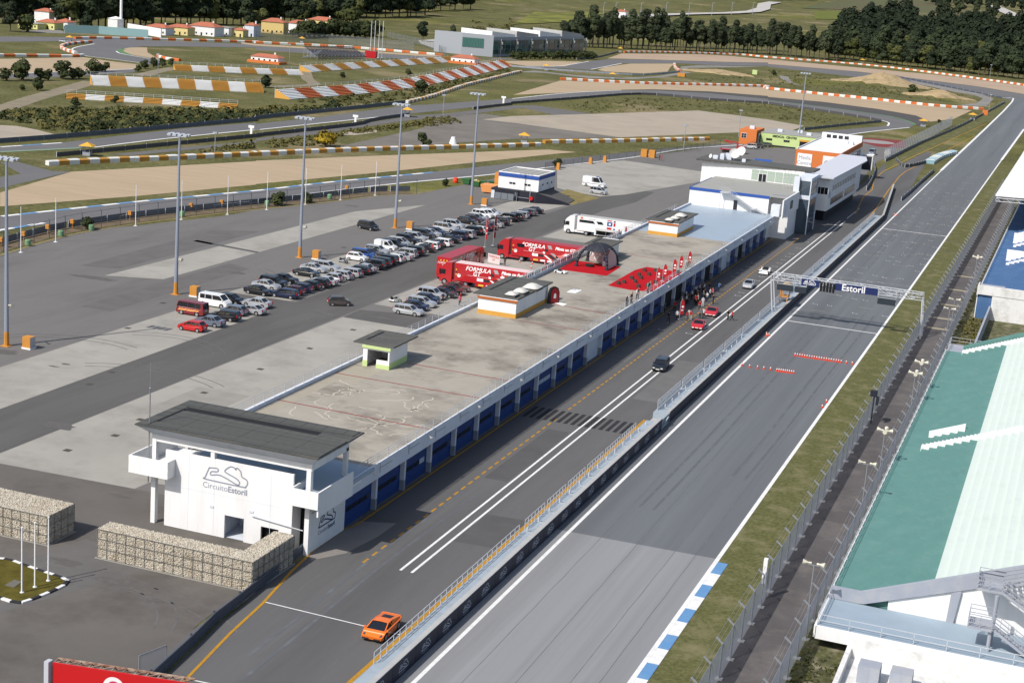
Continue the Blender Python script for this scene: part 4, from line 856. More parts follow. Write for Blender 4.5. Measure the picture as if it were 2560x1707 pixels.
w.bar((-120.2,338.1,1.0),(-117.0,338.1,1.0),0.06); w.bar((-117.0,338.1,0.03),(-117.0,338.1,3.2),0.07); w.bar((-117.0,338.1,3.2),(-117.6,338.4,3.2),0.07); w.obj('pipe', M_RAIL, lv)
w = MB(); w.tube((-116.7,338.0,1.05),(-116.7,338.35,1.05),0.45,12); tag(w.obj('hose_reel', mat('signal red', rgb(200,24,28,0.8),0.5)), 'round red hose reel on the black wall of the blue banded building', 'hose reel')
# ================================================================== WALLS, FENCES, POLES, STANDS
M_NAVY = mat('navy wall panel', rgb(34,38,58,0.8), 0.6, var=0.15, scale=0.6, dirt=rgb(70,74,92,0.8), dirt_scale=0.8, dirt_amt=0.4)
M_PALEB = mat('pale blue platform', rgb(186,200,212,KG), 0.7, var=0.04, scale=1.0, dirt=rgb(160,170,178,KG), dirt_scale=0.7, dirt_amt=0.6)
M_CAP = mat('pale concrete cap', rgb(206,206,204,KG), 0.8, var=0.05, scale=1.0)
M_ORB = mat('orange cabinet', rgb(206,142,62,0.8), 0.7, var=0.06, scale=1)
M_CREAM = mat('cream horn', rgb(222,216,196,0.8), 0.5)
M_GREENB = mat('green bin', rgb(60,110,66,0.8), 0.5)
M_RED = mat('signal red', rgb(200,24,28,0.8), 0.5)
M_DKST = mat('dark steel', rgb(84,90,98,0.8), 0.5, metal=0.3)
M_GUARD = mat('grey guardrail', rgb(98,106,120,0.8), 0.5, metal=0.3, var=0.06, scale=1)

# ---- pit wall with platform
pw = thing('pit_wall', 'long pit wall with a pale platform, railings and navy panels facing the track', 'wall', (-44,140,0))
b = MB(); b.box(-44.95,-43.3,92,178.4,0.02,0.95); b.obj('platform', M_PALEB, pw)
b = MB(); b.box(-45.12,-44.95,92,178.4,0.72,0.97); b.box(-44.95,-44.75,92,178.4,0.951,0.965); b.obj('yellow_edge', M_YEL, pw)
b = MB(); b.box(-43.3,-42.82,92,178.4,0.02,1.5); b.obj('cap', M_CAP, pw)
pp = MB(); pp.box(0,0.05,0.02,4.28,0.02,1.44); ppm = pp.mesh('navy_panel', M_NAVY)
em = MB(); stroke(em, [(x*1.7,y*1.7) for x,y in EMBLEM], 0.07, (0.056,1.2,0.5),(0,1,0),(0,0,1)); text_on(em,'Circuito Estoril',(0.056,1.85,0.3),(0,1,0),(0,0,1),0.2)
emm = em.mesh('emblem', mat('pale print', rgb(176,184,198,0.8), 0.7))
for i in range(20):
    q = link('navy_panel', ppm, pw, (-42.82+44, 92.2+4.3*i-140, 0)); link('emblem', emm, q)
def rail_panel(n, ln, h, bars):
    r = MB()
    for i in range(n+1): r.bar((0,ln*i/n,0),(0,ln*i/n,h),0.045)
    for z in ([h*0.5,h] if bars else [h]): r.bar((0,0,z),(0,ln,z),0.05)
    return r.mesh('railing', M_RAIL)
r1 = rail_panel(27,32,0.95,True)
link('railing', r1, pw, (-44.72+44, 101.6-140, 0.95))
r2 = rail_panel(6,5.7,0.95,True)
for i in range(6): link('railing', r2, pw, (-44.72+44, 135.2+6.5*i-140, 0.95))
wm = MB(); wm.box(0,0.12,0,0.12,0,0.5); wm.box(0,0.95,0,0.14,0,0.04); wmm = wm.mesh('bracket', M_RAIL)
for i in range(14): link('bracket', wmm, pw, (-44.3+44, 134.5+3.2*i-140, 0.955))
pw2 = thing('pit_wall', 'far stretch of the pit wall with pale slatted screens towards the pit exit', 'wall', (-44,280,0))
b = MB(); b.box(-45.0,-43.35,182.3,381,0.02,0.95); b.obj('platform', M_PALEB, pw2)
b = MB(); b.box(-43.35,-42.95,182.3,381,0.02,1.3); b.obj('cap', M_CAP, pw2)
b = MB(); b.box(-42.95,-42.9,182.3,381,0.02,1.24); b.obj('navy_panel', M_NAVY, pw2)
b = MB(); b.prism([(-43.35,381),(-42.9,381),(-48.4,445),(-48.85,445)],0.02,1.3); b.obj('end_wall', M_CAP, pw2)
b = MB(); b.prism([(-42.9,381.2),(-42.86,381.2),(-48.36,445),(-48.4,445)],0.02,1.2); b.obj('navy_panel', M_NAVY, pw2)
scr = MB()
for i in range(19): scr.bar((0,i*0.62,0),(0,i*0.62,1.25),0.05)
for z in (0.05,0.62,1.25): scr.bar((0,0,z),(0,11.2,z),0.05)
scm = scr.mesh('screen', M_RAIL)
sp = MB(); sp.box(-0.01,0.01,0.05,11.15,0.08,1.2); spm = sp.mesh('screen_sheet', mat('clear screen', rgb(200,212,220,0.8), 0.2, alpha=0.28))
for i in range(16):
    s = link('screen', scm, pw2, (-44.8+44, 183.5+12.2*i-280, 0.95)); link('screen_sheet', spm, s)
for i in range(14): link('bracket', wmm, pw2, (-44.3+44, 185+3.4*i-280, 0.955))
# opening between the two stretches
b = MB(); b.box(-44.95,-42.9,178.6,182.2,0.0,0.25); gt = b.obj('threshold', M_CAP, pw)
gx = thing('wall_gate', 'pale steel gate leaf closing the gap in the pit wall', 'gate', (-43,180.4,0))
b = MB(); b.bar((-42.9,178.6,0.1),(-42.6,180.4,1.2),0.12); b.bar((-42.6,180.4,1.2),(-42.9,182.2,0.1),0.12); b.bar((-42.9,178.6,1.25),(-42.9,182.2,1.25),0.1); b.bar((-42.9,178.6,0.05),(-42.9,182.2,0.05),0.1); b.obj('frame', M_PALEB, gx)
b = MB(); b.box(-42.93,-42.91,178.6,182.2,0.1,1.2); b.obj('sheet', mat('grey gate sheet', rgb(150,164,174,0.8),0.5), gx)
# marshal stand with a yellow cover on the wall, under the gantry
ms = thing('marshal_stand', 'orange framed start stand with a beige cover on the pit wall under the gantry', 'stand', (-44.1,262,0))
b = MB()
for dx in (-0.6,0.6):
    for dy in (-0.9,0.9): b.bar((-44.1+dx,262+dy,0.95),(-44.1+dx,262+dy,3.6),0.12)
b.box(-44.8,-43.4,261,263,1.9,2.0); b.obj('frame', M_ORB, ms)
b = MB(); b.add([(-45,260.7,3.6),(-43.2,260.7,3.6),(-43.2,263.3,3.6),(-45,263.3,3.6),(-44.1,260.7,4.2),(-44.1,263.3,4.2)],[(0,1,4),(2,3,5),(1,2,5,4),(3,0,4,5)]); b.obj('cover', mat('beige canvas', rgb(214,186,142,0.8),0.8), ms)

# ---- start gantry
ga = thing('start_gantry', 'steel truss start gantry across the straight with navy banner', 'gantry', (-33,254,0))
def truss(mb, p, q, w, h, n, r=0.07):
    p, q = Vector(p), Vector(q); d = (q-p)/n; s = Vector((0,w,0)); u = Vector((0,0,h))
    for off in (Vector((0,0,0)),s,u,s+u): mb.tube(p+off,q+off,r,5)
    for i in range(n):
        a, b_ = p+d*i, p+d*(i+1)
        for o1,o2 in ((Vector((0,0,0)),u),(s,s+u),(u,s+u)): mb.tube(a+(o1 if i%2 else o2), b_+(o2 if i%2 else o1), r*0.6, 4)
    for i in range(n+1):
        a = p+d*i
        for o1,o2 in ((Vector((0,0,0)),u),(s,s+u),(u,s+u),(Vector((0,0,0)),s)): mb.tube(a+o1,a+o2,r*0.6,4)
b = MB(); truss(b,(-45.0,252.6,6.1),(-20.9,252.6,6.1),2.0,0.95,14); b.obj('truss', M_RAIL, ga)
for x, y in ((-45.0,252.6),(-45.0,254.6),(-20.9,252.6),(-20.9,254.6)):
    b = MB(); b.tube((x+(0.9 if x < -30 else 0.5), y+(1.2 if x < -30 else -1.2)*0+(-1.0 if y < 253 else 1.0)*0.2, 0.0),(x,y,6.2),0.13,7); b.obj('leg', M_RAIL, ga)
M_BAN = mat('navy banner', rgb(28,44,96,0.8), 0.6)
b = MB(); b.box(-40.05,-37.2,252.4,252.5,5.9,7.05); bn = b.obj('banner', M_BAN, ga)
e = MB(); stroke(e,[(x*1.9,y*1.9) for x,y in EMBLEM],0.09,(-39.65,252.38,6.2),(1,0,0),(0,0,1)); e.obj('emblem', M_WALL, bn)
b = MB(); b.box(-34.6,-27.9,252.4,252.5,5.9,7.05); bn = b.obj('banner', M_BAN, ga)
e = MB(); text_on(e,'Estoril',(-31.7,252.38,6.45),(1,0,0),(0,0,1),1.45,bold=0.03); e.obj('lettering', M_WALL, bn)
for i in range(5):
    b = MB(); b.box(-37.0+i*0.5,-36.65+i*0.5,252.2,252.55,5.4,6.9)
    for k in range(4): b.tube((-36.82+i*0.5,252.2,5.6+k*0.36),(-36.82+i*0.5,252.05,5.6+k*0.36),0.13,8)
    b.obj('start_light', mat('black lamp box', (0.015,0.015,0.017), 0.5), ga)
for x0_,x1_ in ((-43.8,-41.2),(-40.9,-39.1),(-27.7,-24.9)):
    b = MB(); b.box(x0_,x1_,251.9,252.25,4.75,5.75); q = b.obj('display_panel', mat('dark display', rgb(50,58,66,0.8),0.4), ga)
    b = MB()
    for xx in (x0_,x1_): b.bar((xx,252.1,5.7),(xx,252.1,7.1),0.06)
    b.bar((x0_,251.9,5.8),(x1_,251.9,5.8),0.05); b.obj('hanger', M_RAIL, q)

# ---- traffic cones on the straight
cn = MB(); cn.box(-0.2,0.2,-0.2,0.2,0,0.05); cn.lathe((0,0,0.05),[(0.16,0),(0.04,0.65)],8); cnm = cn.mesh('cone_body', mat('cone orange', rgb(226,70,40,0.85), 0.6))
cb = MB(); cb.lathe((0,0,0.37),[(0.112,0),(0.075,0.2)],8); cbm = cb.mesh('cone_band', M_WALL)
def cone(x, y, label, group):
    t = thing('traffic_cone', label, 'cone', (x,y,0.032), random.uniform(0,1), group); t.scale = (0.78,)*3; link('cone_body', cnm, t); link('cone_band', cbm, t)
a, c = E(245,110), E(665,172)
for i in range(20): t = i/19; cone(a[0]+(c[0]-a[0])*t, a[1]+(c[1]-a[1])*t, f'orange cone in the long line across the straight, {ORD[i]} from its pit wall end', 'cones in the long line across the straight')
for x,y,l in ((712,180,'orange cone next to last at the verge end of the long cone line'),(765,188,'orange cone at the edge line ending the long cone line')): p=E(x,y); cone(*p,l,'cones in the long line across the straight')
a, c = E(80,250), E(232,270)
for i in range(9): t = i/8; cone(a[0]+(c[0]-a[0])*t, a[1]+(c[1]-a[1])*t, f'orange cone in the short tight cluster on the straight, {ORD[i]} from its pit wall end', 'cones in the short line on the straight')
for (x,y),l in (((2095,200),'orange cone on the edge line by the pit wall'),((2165,215),'second orange cone inwards from the edge line by the pit wall'),((2237,225),'third orange cone inwards from the edge line by the pit wall'),((2295,232),'fourth orange cone inwards from the edge line by the pit wall')): cone(*B(x,y),l,'cones in the short line on the straight')
cone(*E(22,240),'lone orange cone just before the short cone cluster','cones in the short line on the straight')
cone(*E(530,535),'orange cone standing farther along the verge edge line','cones beside the verge'); cone(*E(493,583),'orange cone standing nearer along the verge edge line','cones beside the verge')
for dx,dy,l in ((0,0,'orange cone nearest the edge line in the trio by the pit wall'),(-0.5,0.5,'middle orange cone of the trio by the pit wall'),(-0.2,-0.6,'nearer orange cone of the trio by the pit wall')):
    p = Z6(100,905); cone(p[0]+dx,p[1]+dy,l,'cones beside the pit wall')
for dx,l in ((0,'orange cone on the far edge line opposite the white wing'),(0.6,'second orange cone on the far edge line opposite the white wing')):
    p = F(1150,395); cone(p[0]+dx,p[1],l,'cones far along the straight')

# ---- chain link fences along the straight
def mesh_mat(name, col, open_):
    m = bpy.data.materials.new(name); m.use_nodes = True; nt = m.node_tree; nt.nodes.remove(nt.nodes['Principled BSDF']); out = nt.nodes['Material Output']
    d = nt.nodes.new('ShaderNodeBsdfDiffuse'); t = nt.nodes.new('ShaderNodeBsdfTranslucent'); d.inputs[0].default_value = (*col,1); t.inputs[0].default_value = (*col,1); x = nt.nodes.new('ShaderNodeBsdfTransparent')
    a = nt.nodes.new('ShaderNodeMixShader'); b_ = nt.nodes.new('ShaderNodeMixShader'); a.inputs[0].default_value = 0.5; b_.inputs[0].default_value = open_
    nt.links.new(d.outputs[0],a.inputs[1]); nt.links.new(t.outputs[0],a.inputs[2]); nt.links.new(a.outputs[0],b_.inputs[1]); nt.links.new(x.outputs[0],b_.inputs[2]); nt.links.new(b_.outputs[0],out.inputs[0]); return m
M_MESH = mesh_mat('chain link mesh', rgb(190,196,206,0.8), 0.55)
def fence(label, x, y0, y1, step, h, lean, footed=True):
    t = thing('chain_link_fence', label, 'fence', (x,(y0+y1)/2,0)); ym = (y0+y1)/2
    p = MB(); p.tube((0,0,0),(0,0,h),0.06,6); p.bar((0,0,h),(lean*0.55,0,h+0.45),0.05,0.16); pmh = p.mesh('post', M_STEEL)
    f_ = MB(); f_.prism([(-0.28,-0.2),(0.3,-0.22),(0.34,0.18),(-0.25,0.24)],0,0.12); fm = f_.mesh('post_foot', M_CAP)
    m_ = MB(); m_.box(-0.008,0.008,0.05,step-0.05,0.05,h-0.03); mm = m_.mesh('mesh_panel', M_MESH)
    w_ = MB(); 
    for z, xx in ((h,0),(h+0.2,lean*0.25),(h+0.4,lean*0.5),(h*0.5,0)): w_.bar((xx,0,z),(xx,step,z),0.03 if z == h else 0.015)
    wm_ = w_.mesh('wire', M_STEEL)
    y = y0
    while y < y1:
        o = link('post', pmh, t, (0,y-ym,0.02)); link('post_foot', fm, o)
        if y+step < y1: link('mesh_panel', mm, t, (0,y-ym,0.02)); link('wire', wm_, t, (0,y-ym,0.02))
        y += step
    return t
fence('tall chain link fence with angled tops between the verge and the service road', -20.85, 90, 470, 4.03, 3.0, -1)
fence('tall chain link fence with angled tops between the service road and the stands', -16.0, 96, 440, 4.2, 3.0, -1)
for i, y in enumerate((262,271,284,300,316)):
    b = MB(); b.box(-20.3,-16.6,y,y+0.55,0.02,0.1); tag(b.obj('speed_bump', mat('cream painted strip', rgb(206,196,166,KG),0.8)), f'cream painted bump across the service road, {ORD[i]} from the gantry leg', 'speed bump', 'painted bumps on the service road')
# loudspeaker poles
def horn(mb, c, d, r=0.25, ln=0.5):
    c, d = Vector(c), Vector(d).normalized(); mb.tube(c, c+d*ln, 0.06, 8, r); mb.tube(c-d*0.22, c, 0.1, 6)
hs = MB(); hs.tube((0,0,0),(0,0,5.6),0.07,6,0.05); hs.bar((-0.6,0,5.6),(0.6,0,5.6),0.06); hsm = hs.mesh('pole', M_STEEL)
h4 = MB()
for d in ((1,0.2,0.05),(-1,0.2,0.05),(0.1,-1,0),(0.1,1,0.15)): horn(h4,(d[0]*0.35,d[1]*0.3,5.75),d)
h4m = h4.mesh('horns', M_CREAM)
h2 = MB()
for d in ((1,-0.2,0.05),(-1,-0.2,0.05)): horn(h2,(d[0]*0.45,0,5.75),d)
h2m = h2.mesh('horns', M_CREAM)
spk = [Q(420,1070),E(860,1568),E(1020,1240),E(1300,660),E(1378,552),(-16.6,251),(-16.55,259.5),(-16.5,306)]
for i, p in enumerate(spk):
    t = thing('speaker_pole', f'{"two" if i in (0,1,5,6) else "four"} cream horn speakers on a pole by the service road, {ORD[i]} from the near end', 'speaker pole', (-16.45,p[1],0.02), 0, 'horn speaker poles along the service road')
    link('pole', hsm, t); link('horns', h2m if i in (0,1,5,6) else h4m, t)
b = MB(); b.tube((-20.5,197,0),(-20.5,197,4.2),0.07,6); b.box(-21.0,-20.2,196.6,197.4,3.6,4.3); b.box(-20.2,-19.9,196.5,197.2,2.6,3.6); tag(b.obj('track_camera', M_BLACKW), 'dark track camera on a pole on the verge side fence', 'camera')
b = MB(); p = D(2250,690); b.box(-21.3,-20.95,131.9,132.3,1.6,3.9); b.bar((-21.1,132.1,0),(-21.1,132.1,3.6),0.1); tag(b.obj('white_board', M_WALL), 'upright white board fixed on the verge side fence beyond the kerb', 'sign board')

# ---- green and white grandstand
M_SGREEN = mat('green seat paint', rgb(104,152,145,0.70), 0.8, var=0.05, scale=0.4, dirt=rgb(126,164,158,0.70), dirt_scale=0.5, dirt_amt=0.5)
M_SWHITE = mat('mint white paint', rgb(226,238,230,0.72), 0.8, var=0.02, scale=0.4, dirt=rgb(208,218,210,0.72), dirt_scale=0.4, dirt_amt=0.5)
M_SBLUE = mat('blue seat paint', rgb(76,114,160,0.72), 0.8, var=0.05, scale=0.4, dirt=rgb(110,138,176,0.72), dirt_scale=0.4, dirt_amt=0.4)
M_SGREY = mat('grey concrete paint', rgb(168,174,186,0.75), 0.8, var=0.06, scale=0.5, dirt=rgb(190,184,170,0.75), dirt_scale=0.5, dirt_amt=0.4)
M_SDECK = mat('blue grey deck', rgb(160,178,192,0.75), 0.7, var=0.04, scale=0.5)
M_BRICK = mat('white painted block wall', rgb(232,232,230,0.8), 0.85, var=0.03, scale=0.8, dirt=rgb(170,168,162,0.8), dirt_scale=0.6, dirt_amt=0.55)
def grandstand(label, y0, y1, xf, z0, xw, xe, seat, upper, slope=0.393):
    g_ = thing('grandstand', label, 'grandstand', (xf,(y0+y1)/2,0))
    b = MB(); b.box(xf,xf+2.4,y0,y1,0.0,z0); b.obj('walkway', seat, g_)
    x = xf+2.4; dx = 0.86; z = z0
    while x < xe:
        z += dx*slope; m = seat if x+dx*0.5 < xw else upper
        b = MB(); b.box(x, min(x+dx,xe), y0, y1, max(0,z-1.2), z); b.obj('step', m, g_); x += dx
    b = MB(); b.box(xf-0.12,xf,y0,y1,0.0,z0+0.12); b.obj('front_kerb', M_WALL, g_)
    n = int((y1-y0)/2.4); p = MB(); p.bar((0,0,0),(0,0,0.95),0.04); p.bar((0,0,0.95),(0,2.4,0.95),0.04); p.bar((0,0,0.5),(0,2.4,0.5),0.03); pm_ = p.mesh('railing_post', M_RAIL)
    for i in range(n): link('railing_post', pm_, g_, (0.05, y0+2.4*i-(y0+y1)/2, z0))
    return g_
def stand_stair(g_, y, xf, z0, slope, x_to, w=1.3):
    x = xf; z = z0; k = 0
    while x < x_to:
        b = MB(); b.box(x,x+0.43,y-w/2,y+w/2,z-0.2,z+0.50); b.obj('stair_step', M_WALL, g_); x += 0.43; z += 0.43*slope; k += 1
gs1 = grandstand('long stepped grandstand painted green in front and mint white higher up', 131.2, 237.6, -15.2, 2.0, -6.8, 6.5, M_SGREEN, M_SWHITE)
stand_stair(gs1, 181.8, -12.9, 2.05, 0.393, 6); stand_stair(gs1, 236.6, -12.9, 2.05, 0.393, 6)
# vomitory parapet
b = MB(); b.add([(-12.6,186.6,2.2),(-8.6,186.6,3.7),(-8.6,186.85,3.7),(-12.6,186.85,2.2),(-12.6,186.6,3.05),(-8.6,186.6,4.65),(-8.6,186.85,4.65),(-12.6,186.85,3.05)],[(0,1,5,4),(1,2,6,5),(2,3,7,6),(3,0,4,7),(4,5,6,7)]); b.obj('vomitory_parapet', M_WALL, gs1)
b = MB(); b.box(-15.2,-12.9,237.6,243,0.0,2.0); b.obj('end_platform', M_SGREY, gs1)
b = MB(); b.add([(-12.9,238.0,2.0),(-6.7,238.0,4.3),(6,238,9.3),(6,238.3,9.3),(-6.7,238.3,4.3),(-12.9,238.3,2.0),(-12.9,238.0,3.0),(-6.7,238.0,5.5),(6,238,10.4),(6,238.3,10.4),(-6.7,238.3,5.5),(-12.9,238.3,3.0)],[(0,1,7,6),(1,2,8,7),(5,11,10,4),(4,10,9,3),(6,7,10,11),(7,8,9,10),(0,6,11,5)]); b.obj('end_parapet', M_SGREEN, gs1)
b = MB()
for p0_,p1_ in (((-15.1,237.7),(-15.1,243)),((-15.1,243),(-9.5,243))):
    for z in (2.5,3.0): b.bar((*p0_,z),(*p1_,z),0.05)
for p0_ in ((-15.1,237.8),(-15.1,240.4),(-15.1,243),(-12.3,243),(-9.6,243)): b.bar((*p0_,2.0 if p0_[0] < -12.5 else 1.6),(*p0_,3.0),0.05)
b.obj('end_railing', M_RAIL, gs1)
# near end: sloping parapet, deck below it and the white end wall
def slab(mb, prof, y0_, y1_, mi=0):
    n = len(prof); vs = [(x,y0_,z) for x,z in prof]+[(x,y1_,z) for x,z in prof]
    mb.add(vs, [tuple(range(n)), tuple(range(2*n-1,n-1,-1))]+[(i,n+i,n+(i+1)%n,(i+1)%n) for i in range(n)], mi)
b = MB(); slab(b, [(-15.15,2.0),(-12.8,2.0),(-12.2,2.05),(6.5,9.0),(6.5,10.6),(-12.6,3.05),(-15.15,3.05)], 130.7, 131.15); b.obj('end_parapet', M_SGREY, gs1)
b = MB(); slab(b, [(-10.2,2.0),(-10.2,2.7),(6.5,8.9),(6.5,0.0),(-10.2,0.0)], 130.9, 131.1); b.obj('end_wall', M_WALL, gs1)
b = MB(); slab(b, [(-5.3,2.0),(-4.7,2.0),(-4.4,4.9),(-5.2,4.6)], 130.6, 130.88); b.obj('mullion', M_SGREY, gs1)
dk = thing('stand_deck', 'blue grey deck with railings and a white block wall below the green stand', 'terrace', (-8,127,0))
b = MB(); b.box(-15.1,6.5,124.2,130.65,1.5,2.0); b.obj('deck', M_SDECK, dk)
b = MB(); b.box(-15.15,6.5,124.0,124.2,0.9,2.02); b.box(-15.3,-15.1,124.0,130.6,1.0,2.04); b.obj('deck_edge', M_WALL, dk)
b = MB(); b.box(-12.0,6.5,123.6,124.0,-0.2,1.7); b.obj('block_wall', M_BRICK, dk)
b = MB(); b.box(-12.4,-12.0,108,124,-0.2,0.9); b.obj('side_wall', M_BRICK, dk)
b = MB(); b.box(-12.0,6.5,104,123.6,-0.2,0.06); b.obj('apron', M_BRICK, dk)
for x0_ in (-10.9,-8.4):
    b = MB(); b.box(x0_,x0_+1.7,119.0,120.6,0.05,1.5); b.box(x0_+0.84,x0_+0.87,118.98,119.0,0.1,1.4); b.obj('cabinet', M_SGREY, dk)
b = MB()
for z in (2.45,2.95): b.bar((-15.1,124.3,z),(6.5,124.3,z),0.05); b.bar((-15.1,124.3,z),(-15.1,130.5,z),0.05)
for i in range(9): b.bar((-15.1+i*2.6,124.3,2.0),(-15.1+i*2.6,124.3,2.95),0.05)
b.obj('railing', M_RAIL, dk)
st = thing('steel_stair', 'pale grey steel stair with two landings at the end of the green stand', 'stairs', (-1.5,129,0))
def flight(mb, a, b_, w, n):
    a, b_ = Vector(a), Vector(b_)
    for i in range(n):
        p = a+(b_-a)*(i+0.5)/n; mb.box(p.x-0.14,p.x+0.14,p.y-w/2,p.y+w/2,p.z-0.03,p.z+0.02)
    for s in (-w/2,w/2):
        o = Vector((0,s,0)); mb.bar(a+o,b_+o,0.06,0.22)
        for h in (0.35,0.7,1.05): mb.bar(a+o+Vector((0,0,h)),b_+o+Vector((0,0,h)),0.05)
        for i in range(n//2+1): p = a+(b_-a)*i/(n//2)+o; mb.bar(p,p+Vector((0,0,1.05)),0.04)
def landing(mb, x0, x1, y0, y1, z):
    mb.box(x0,x1,y0,y1,z-0.18,z)
    for a, c in (((x0,y0),(x1,y0)),((x0,y0),(x0,y1)),((x0,y1),(x1,y1))):
        for h in (0.35,0.7,1.05): mb.bar((*a,z+h),(*c,z+h),0.05)
    for a in ((x0,y0),(x1,y0),(x0,y1),((x0+x1)/2,y0),(x0,(y0+y1)/2)): mb.bar((*a,z),(*a,z+1.05),0.05)
b = MB(); landing(b,-3.2,-1.2,128.4,130.6,6.3); b.obj('landing', M_SGREY, st)
b = MB(); flight(b,(-1.2,128.9,6.3),(3.6,128.9,3.6),1.0,14); b.obj('flight', M_SGREY, st)
b = MB(); landing(b,-3.4,-1.5,125.6,127.9,4.0); b.obj('landing', M_SGREY, st)
b = MB(); flight(b,(-1.5,126.4,4.0),(2.8,126.4,1.4),1.0,14); b.obj('flight', M_SGREY, st)
b = MB(); b.tube((-1.5,127.8,0),(-1.5,127.8,6.2),0.16,8); b.tube((-1.6,126,0),(-1.6,126,3.9),0.16,8); b.obj('post', M_SGREY, st)
b = MB(); flight(b,(-1.2,130.2,6.3),(4.5,130.2,8.6),1.0,14); b.obj('flight', M_SGREY, st)

# ---- blue grandstand behind it
gs2 = grandstand('stepped blue grandstand with a high white end wall farther along the straight', 276.3, 420, -13.9, 4.3, 3.0, 8.0, M_SBLUE, M_SWHITE)
b = MB(); b.box(-13.9,8,275.9,276.3,4.2,5.75); b.box(-11.5,8,276.0,276.3,0,4.2); b.box(-14.1,-13.9,275.9,280,4.0,5.6); b.obj('end_wall', M_BRICK, gs2)
b = MB(); b.box(-13.7,8,276.3,281,5.0,5.2); b.obj('end_deck', M_SGREY, gs2)
for y in (309,333,352,380): stand_stair(gs2, y, -11.3, 4.4, 0.393, 5)
b = MB(); b.box(-11.6,-7.5,313.5,313.8,4.6,6.8); b.obj('vomitory_parapet', M_WALL, gs2)
b = MB(); b.box(-11.6,-7.5,337.5,337.8,4.6,6.8); b.obj('vomitory_parapet', M_WALL, gs2)
b = MB(); b.box(-11.8,-11.5,244,276,0,2.4); tag(b.obj('garden_wall', M_SGREY), 'grey white wall on the weedy ground between the two grandstands', 'wall')
cp = thing('grandstand_canopy', 'broad white canopy roof on columns over the far stand', 'canopy', (-5,430,0))
b = MB(); b.add([(-17.1,353,12),(14,349,13.5),(14,540,13.5),(-16.4,540,12),(-17.1,353,12.35),(14,349,13.85),(14,540,13.85),(-16.4,540,12.35)],[(3,2,1,0),(4,5,6,7),(0,1,5,4),(1,2,6,5),(2,3,7,6),(3,0,4,7)]); b.obj('roof', mat('white roof sheet', rgb(244,244,246,0.8),0.5), cp)
b = MB()
b.tube((-16.9,353.2,11.6),(12,349.2,12.9),0.1,6); b.tube((-16.9,353.2,10.9),(12,349.2,12.2),0.08,6)
for i in range(14): b.tube((-16.9+i*2.06,353.2-i*0.28,11.6+i*0.09),(-16.9+(i+0.5)*2.06,353.2-(i+.5)*0.28,10.95+i*0.09),0.05,5)
for i in range(40): b.tube((-17.0+i*0.017,354+i*4.5,11.9),(-16.9+i*0.017,356+i*4.5,11.2),0.06,5)
b.tube((-16.95,353.2,11.2),(-16.4,536,11.2),0.08,5); b.obj('edge_truss', M_RAIL, cp)
for y in (362,395,430,470,510):
    b = MB(); b.tube((3,y,0),(3,y,12.5),0.35,8); b.obj('column', M_WALL, cp)

# ---- floodlight poles with orange feet, and their cabinets
lp = MB(); lp.tube((0,0,1.9),(0,0,24.3),0.30,9,0.16); lpm = lp.mesh('pole', mat('grey pole', rgb(150,158,172,0.8),0.5))
lf = MB(); lf.tube((0,0,0),(0,0,1.9),0.36,9,0.31); lf.box(-0.6,0.6,-0.6,0.6,0,0.06); lfm = lf.mesh('pole_foot', M_ORB)
lj = MB()
for z in (8.5,15.5): lj.lathe((0,0,z),[(0.29-z*0.005,0),(0.29-z*0.005,0.18)],9)
ljm = lj.mesh('pole_joint', M_DKST)
lh = MB(); lh.bar((-1.3,0,24.3),(1.3,0,24.3),0.1)
for i in range(4):
    for dy in (-0.4,0.4): lh.add([(-1.5+i*0.9-0.3,dy-0.25,24.35),(-1.5+i*0.9+0.3,dy-0.25,24.35),(-1.5+i*0.9+0.3,dy+0.25,24.5),(-1.5+i*0.9-0.3,dy+0.25,24.5),(-1.5+i*0.9-0.3,dy-0.25,24.1),(-1.5+i*0.9+0.3,dy-0.25,24.1),(-1.5+i*0.9+0.3,dy+0.25,24.2),(-1.5+i*0.9-0.3,dy+0.25,24.2)],[(0,1,2,3),(7,6,5,4),(0,4,5,1),(1,5,6,2),(2,6,7,3),(3,7,4,0)])
lhm = lh.mesh('floodlight_head', mat('floodlight grey', rgb(176,182,190,0.8),0.4))
ls = MB(); horn(ls,(0.9,-0.5,5.6),(1,-0.3,0.1)); horn(ls,(0.5,0.4,5.2),(-0.4,1,0)); ls.bar((0,0,5.4),(1.0,0,5.4),0.06); lsm = ls.mesh('loudspeaker', M_CREAM)
cab = MB(); cab.box(-0.75,0.75,-0.7,0.7,0.25,2.0); cabm = cab.mesh('cabinet_body', M_ORB)
cdr = MB(); cdr.box(0.755,0.79,-0.62,0.62,0.3,1.95); cdm = cdr.mesh('cabinet_door', mat('pale grey door', rgb(180,184,190,0.8),0.5))
cbs = MB(); cbs.box(-0.85,0.85,-0.8,0.8,0,0.25); cbsm = cbs.mesh('cabinet_base', M_WALL)
poles = [(-127.1,165.4),(-126.9,205.5),(-126.3,244.6),(-126.3,284.9),(-126.3,325.6)]
lab = ['tall floodlight pole nearest the entrance, second column of the paddock row','tall floodlight pole beside the white van and the camper van','tall floodlight pole beside the parked motorcycle and dark saloons','tall floodlight pole near the black hatchback out on the lot','tall floodlight pole by the green bins and the blue banded building']
lab[0] = 'tall floodlight pole standing nearest to the entrance, alone on the empty lot'
clab = ['orange cabinet at the foot of the floodlight pole nearest the entrance','orange cabinet at the floodlight foot beside the white van','orange cabinet at the floodlight foot beside the parked motorcycle','orange cabinet at the floodlight foot near the lone black hatchback','orange cabinet at the floodlight foot by the green bins']
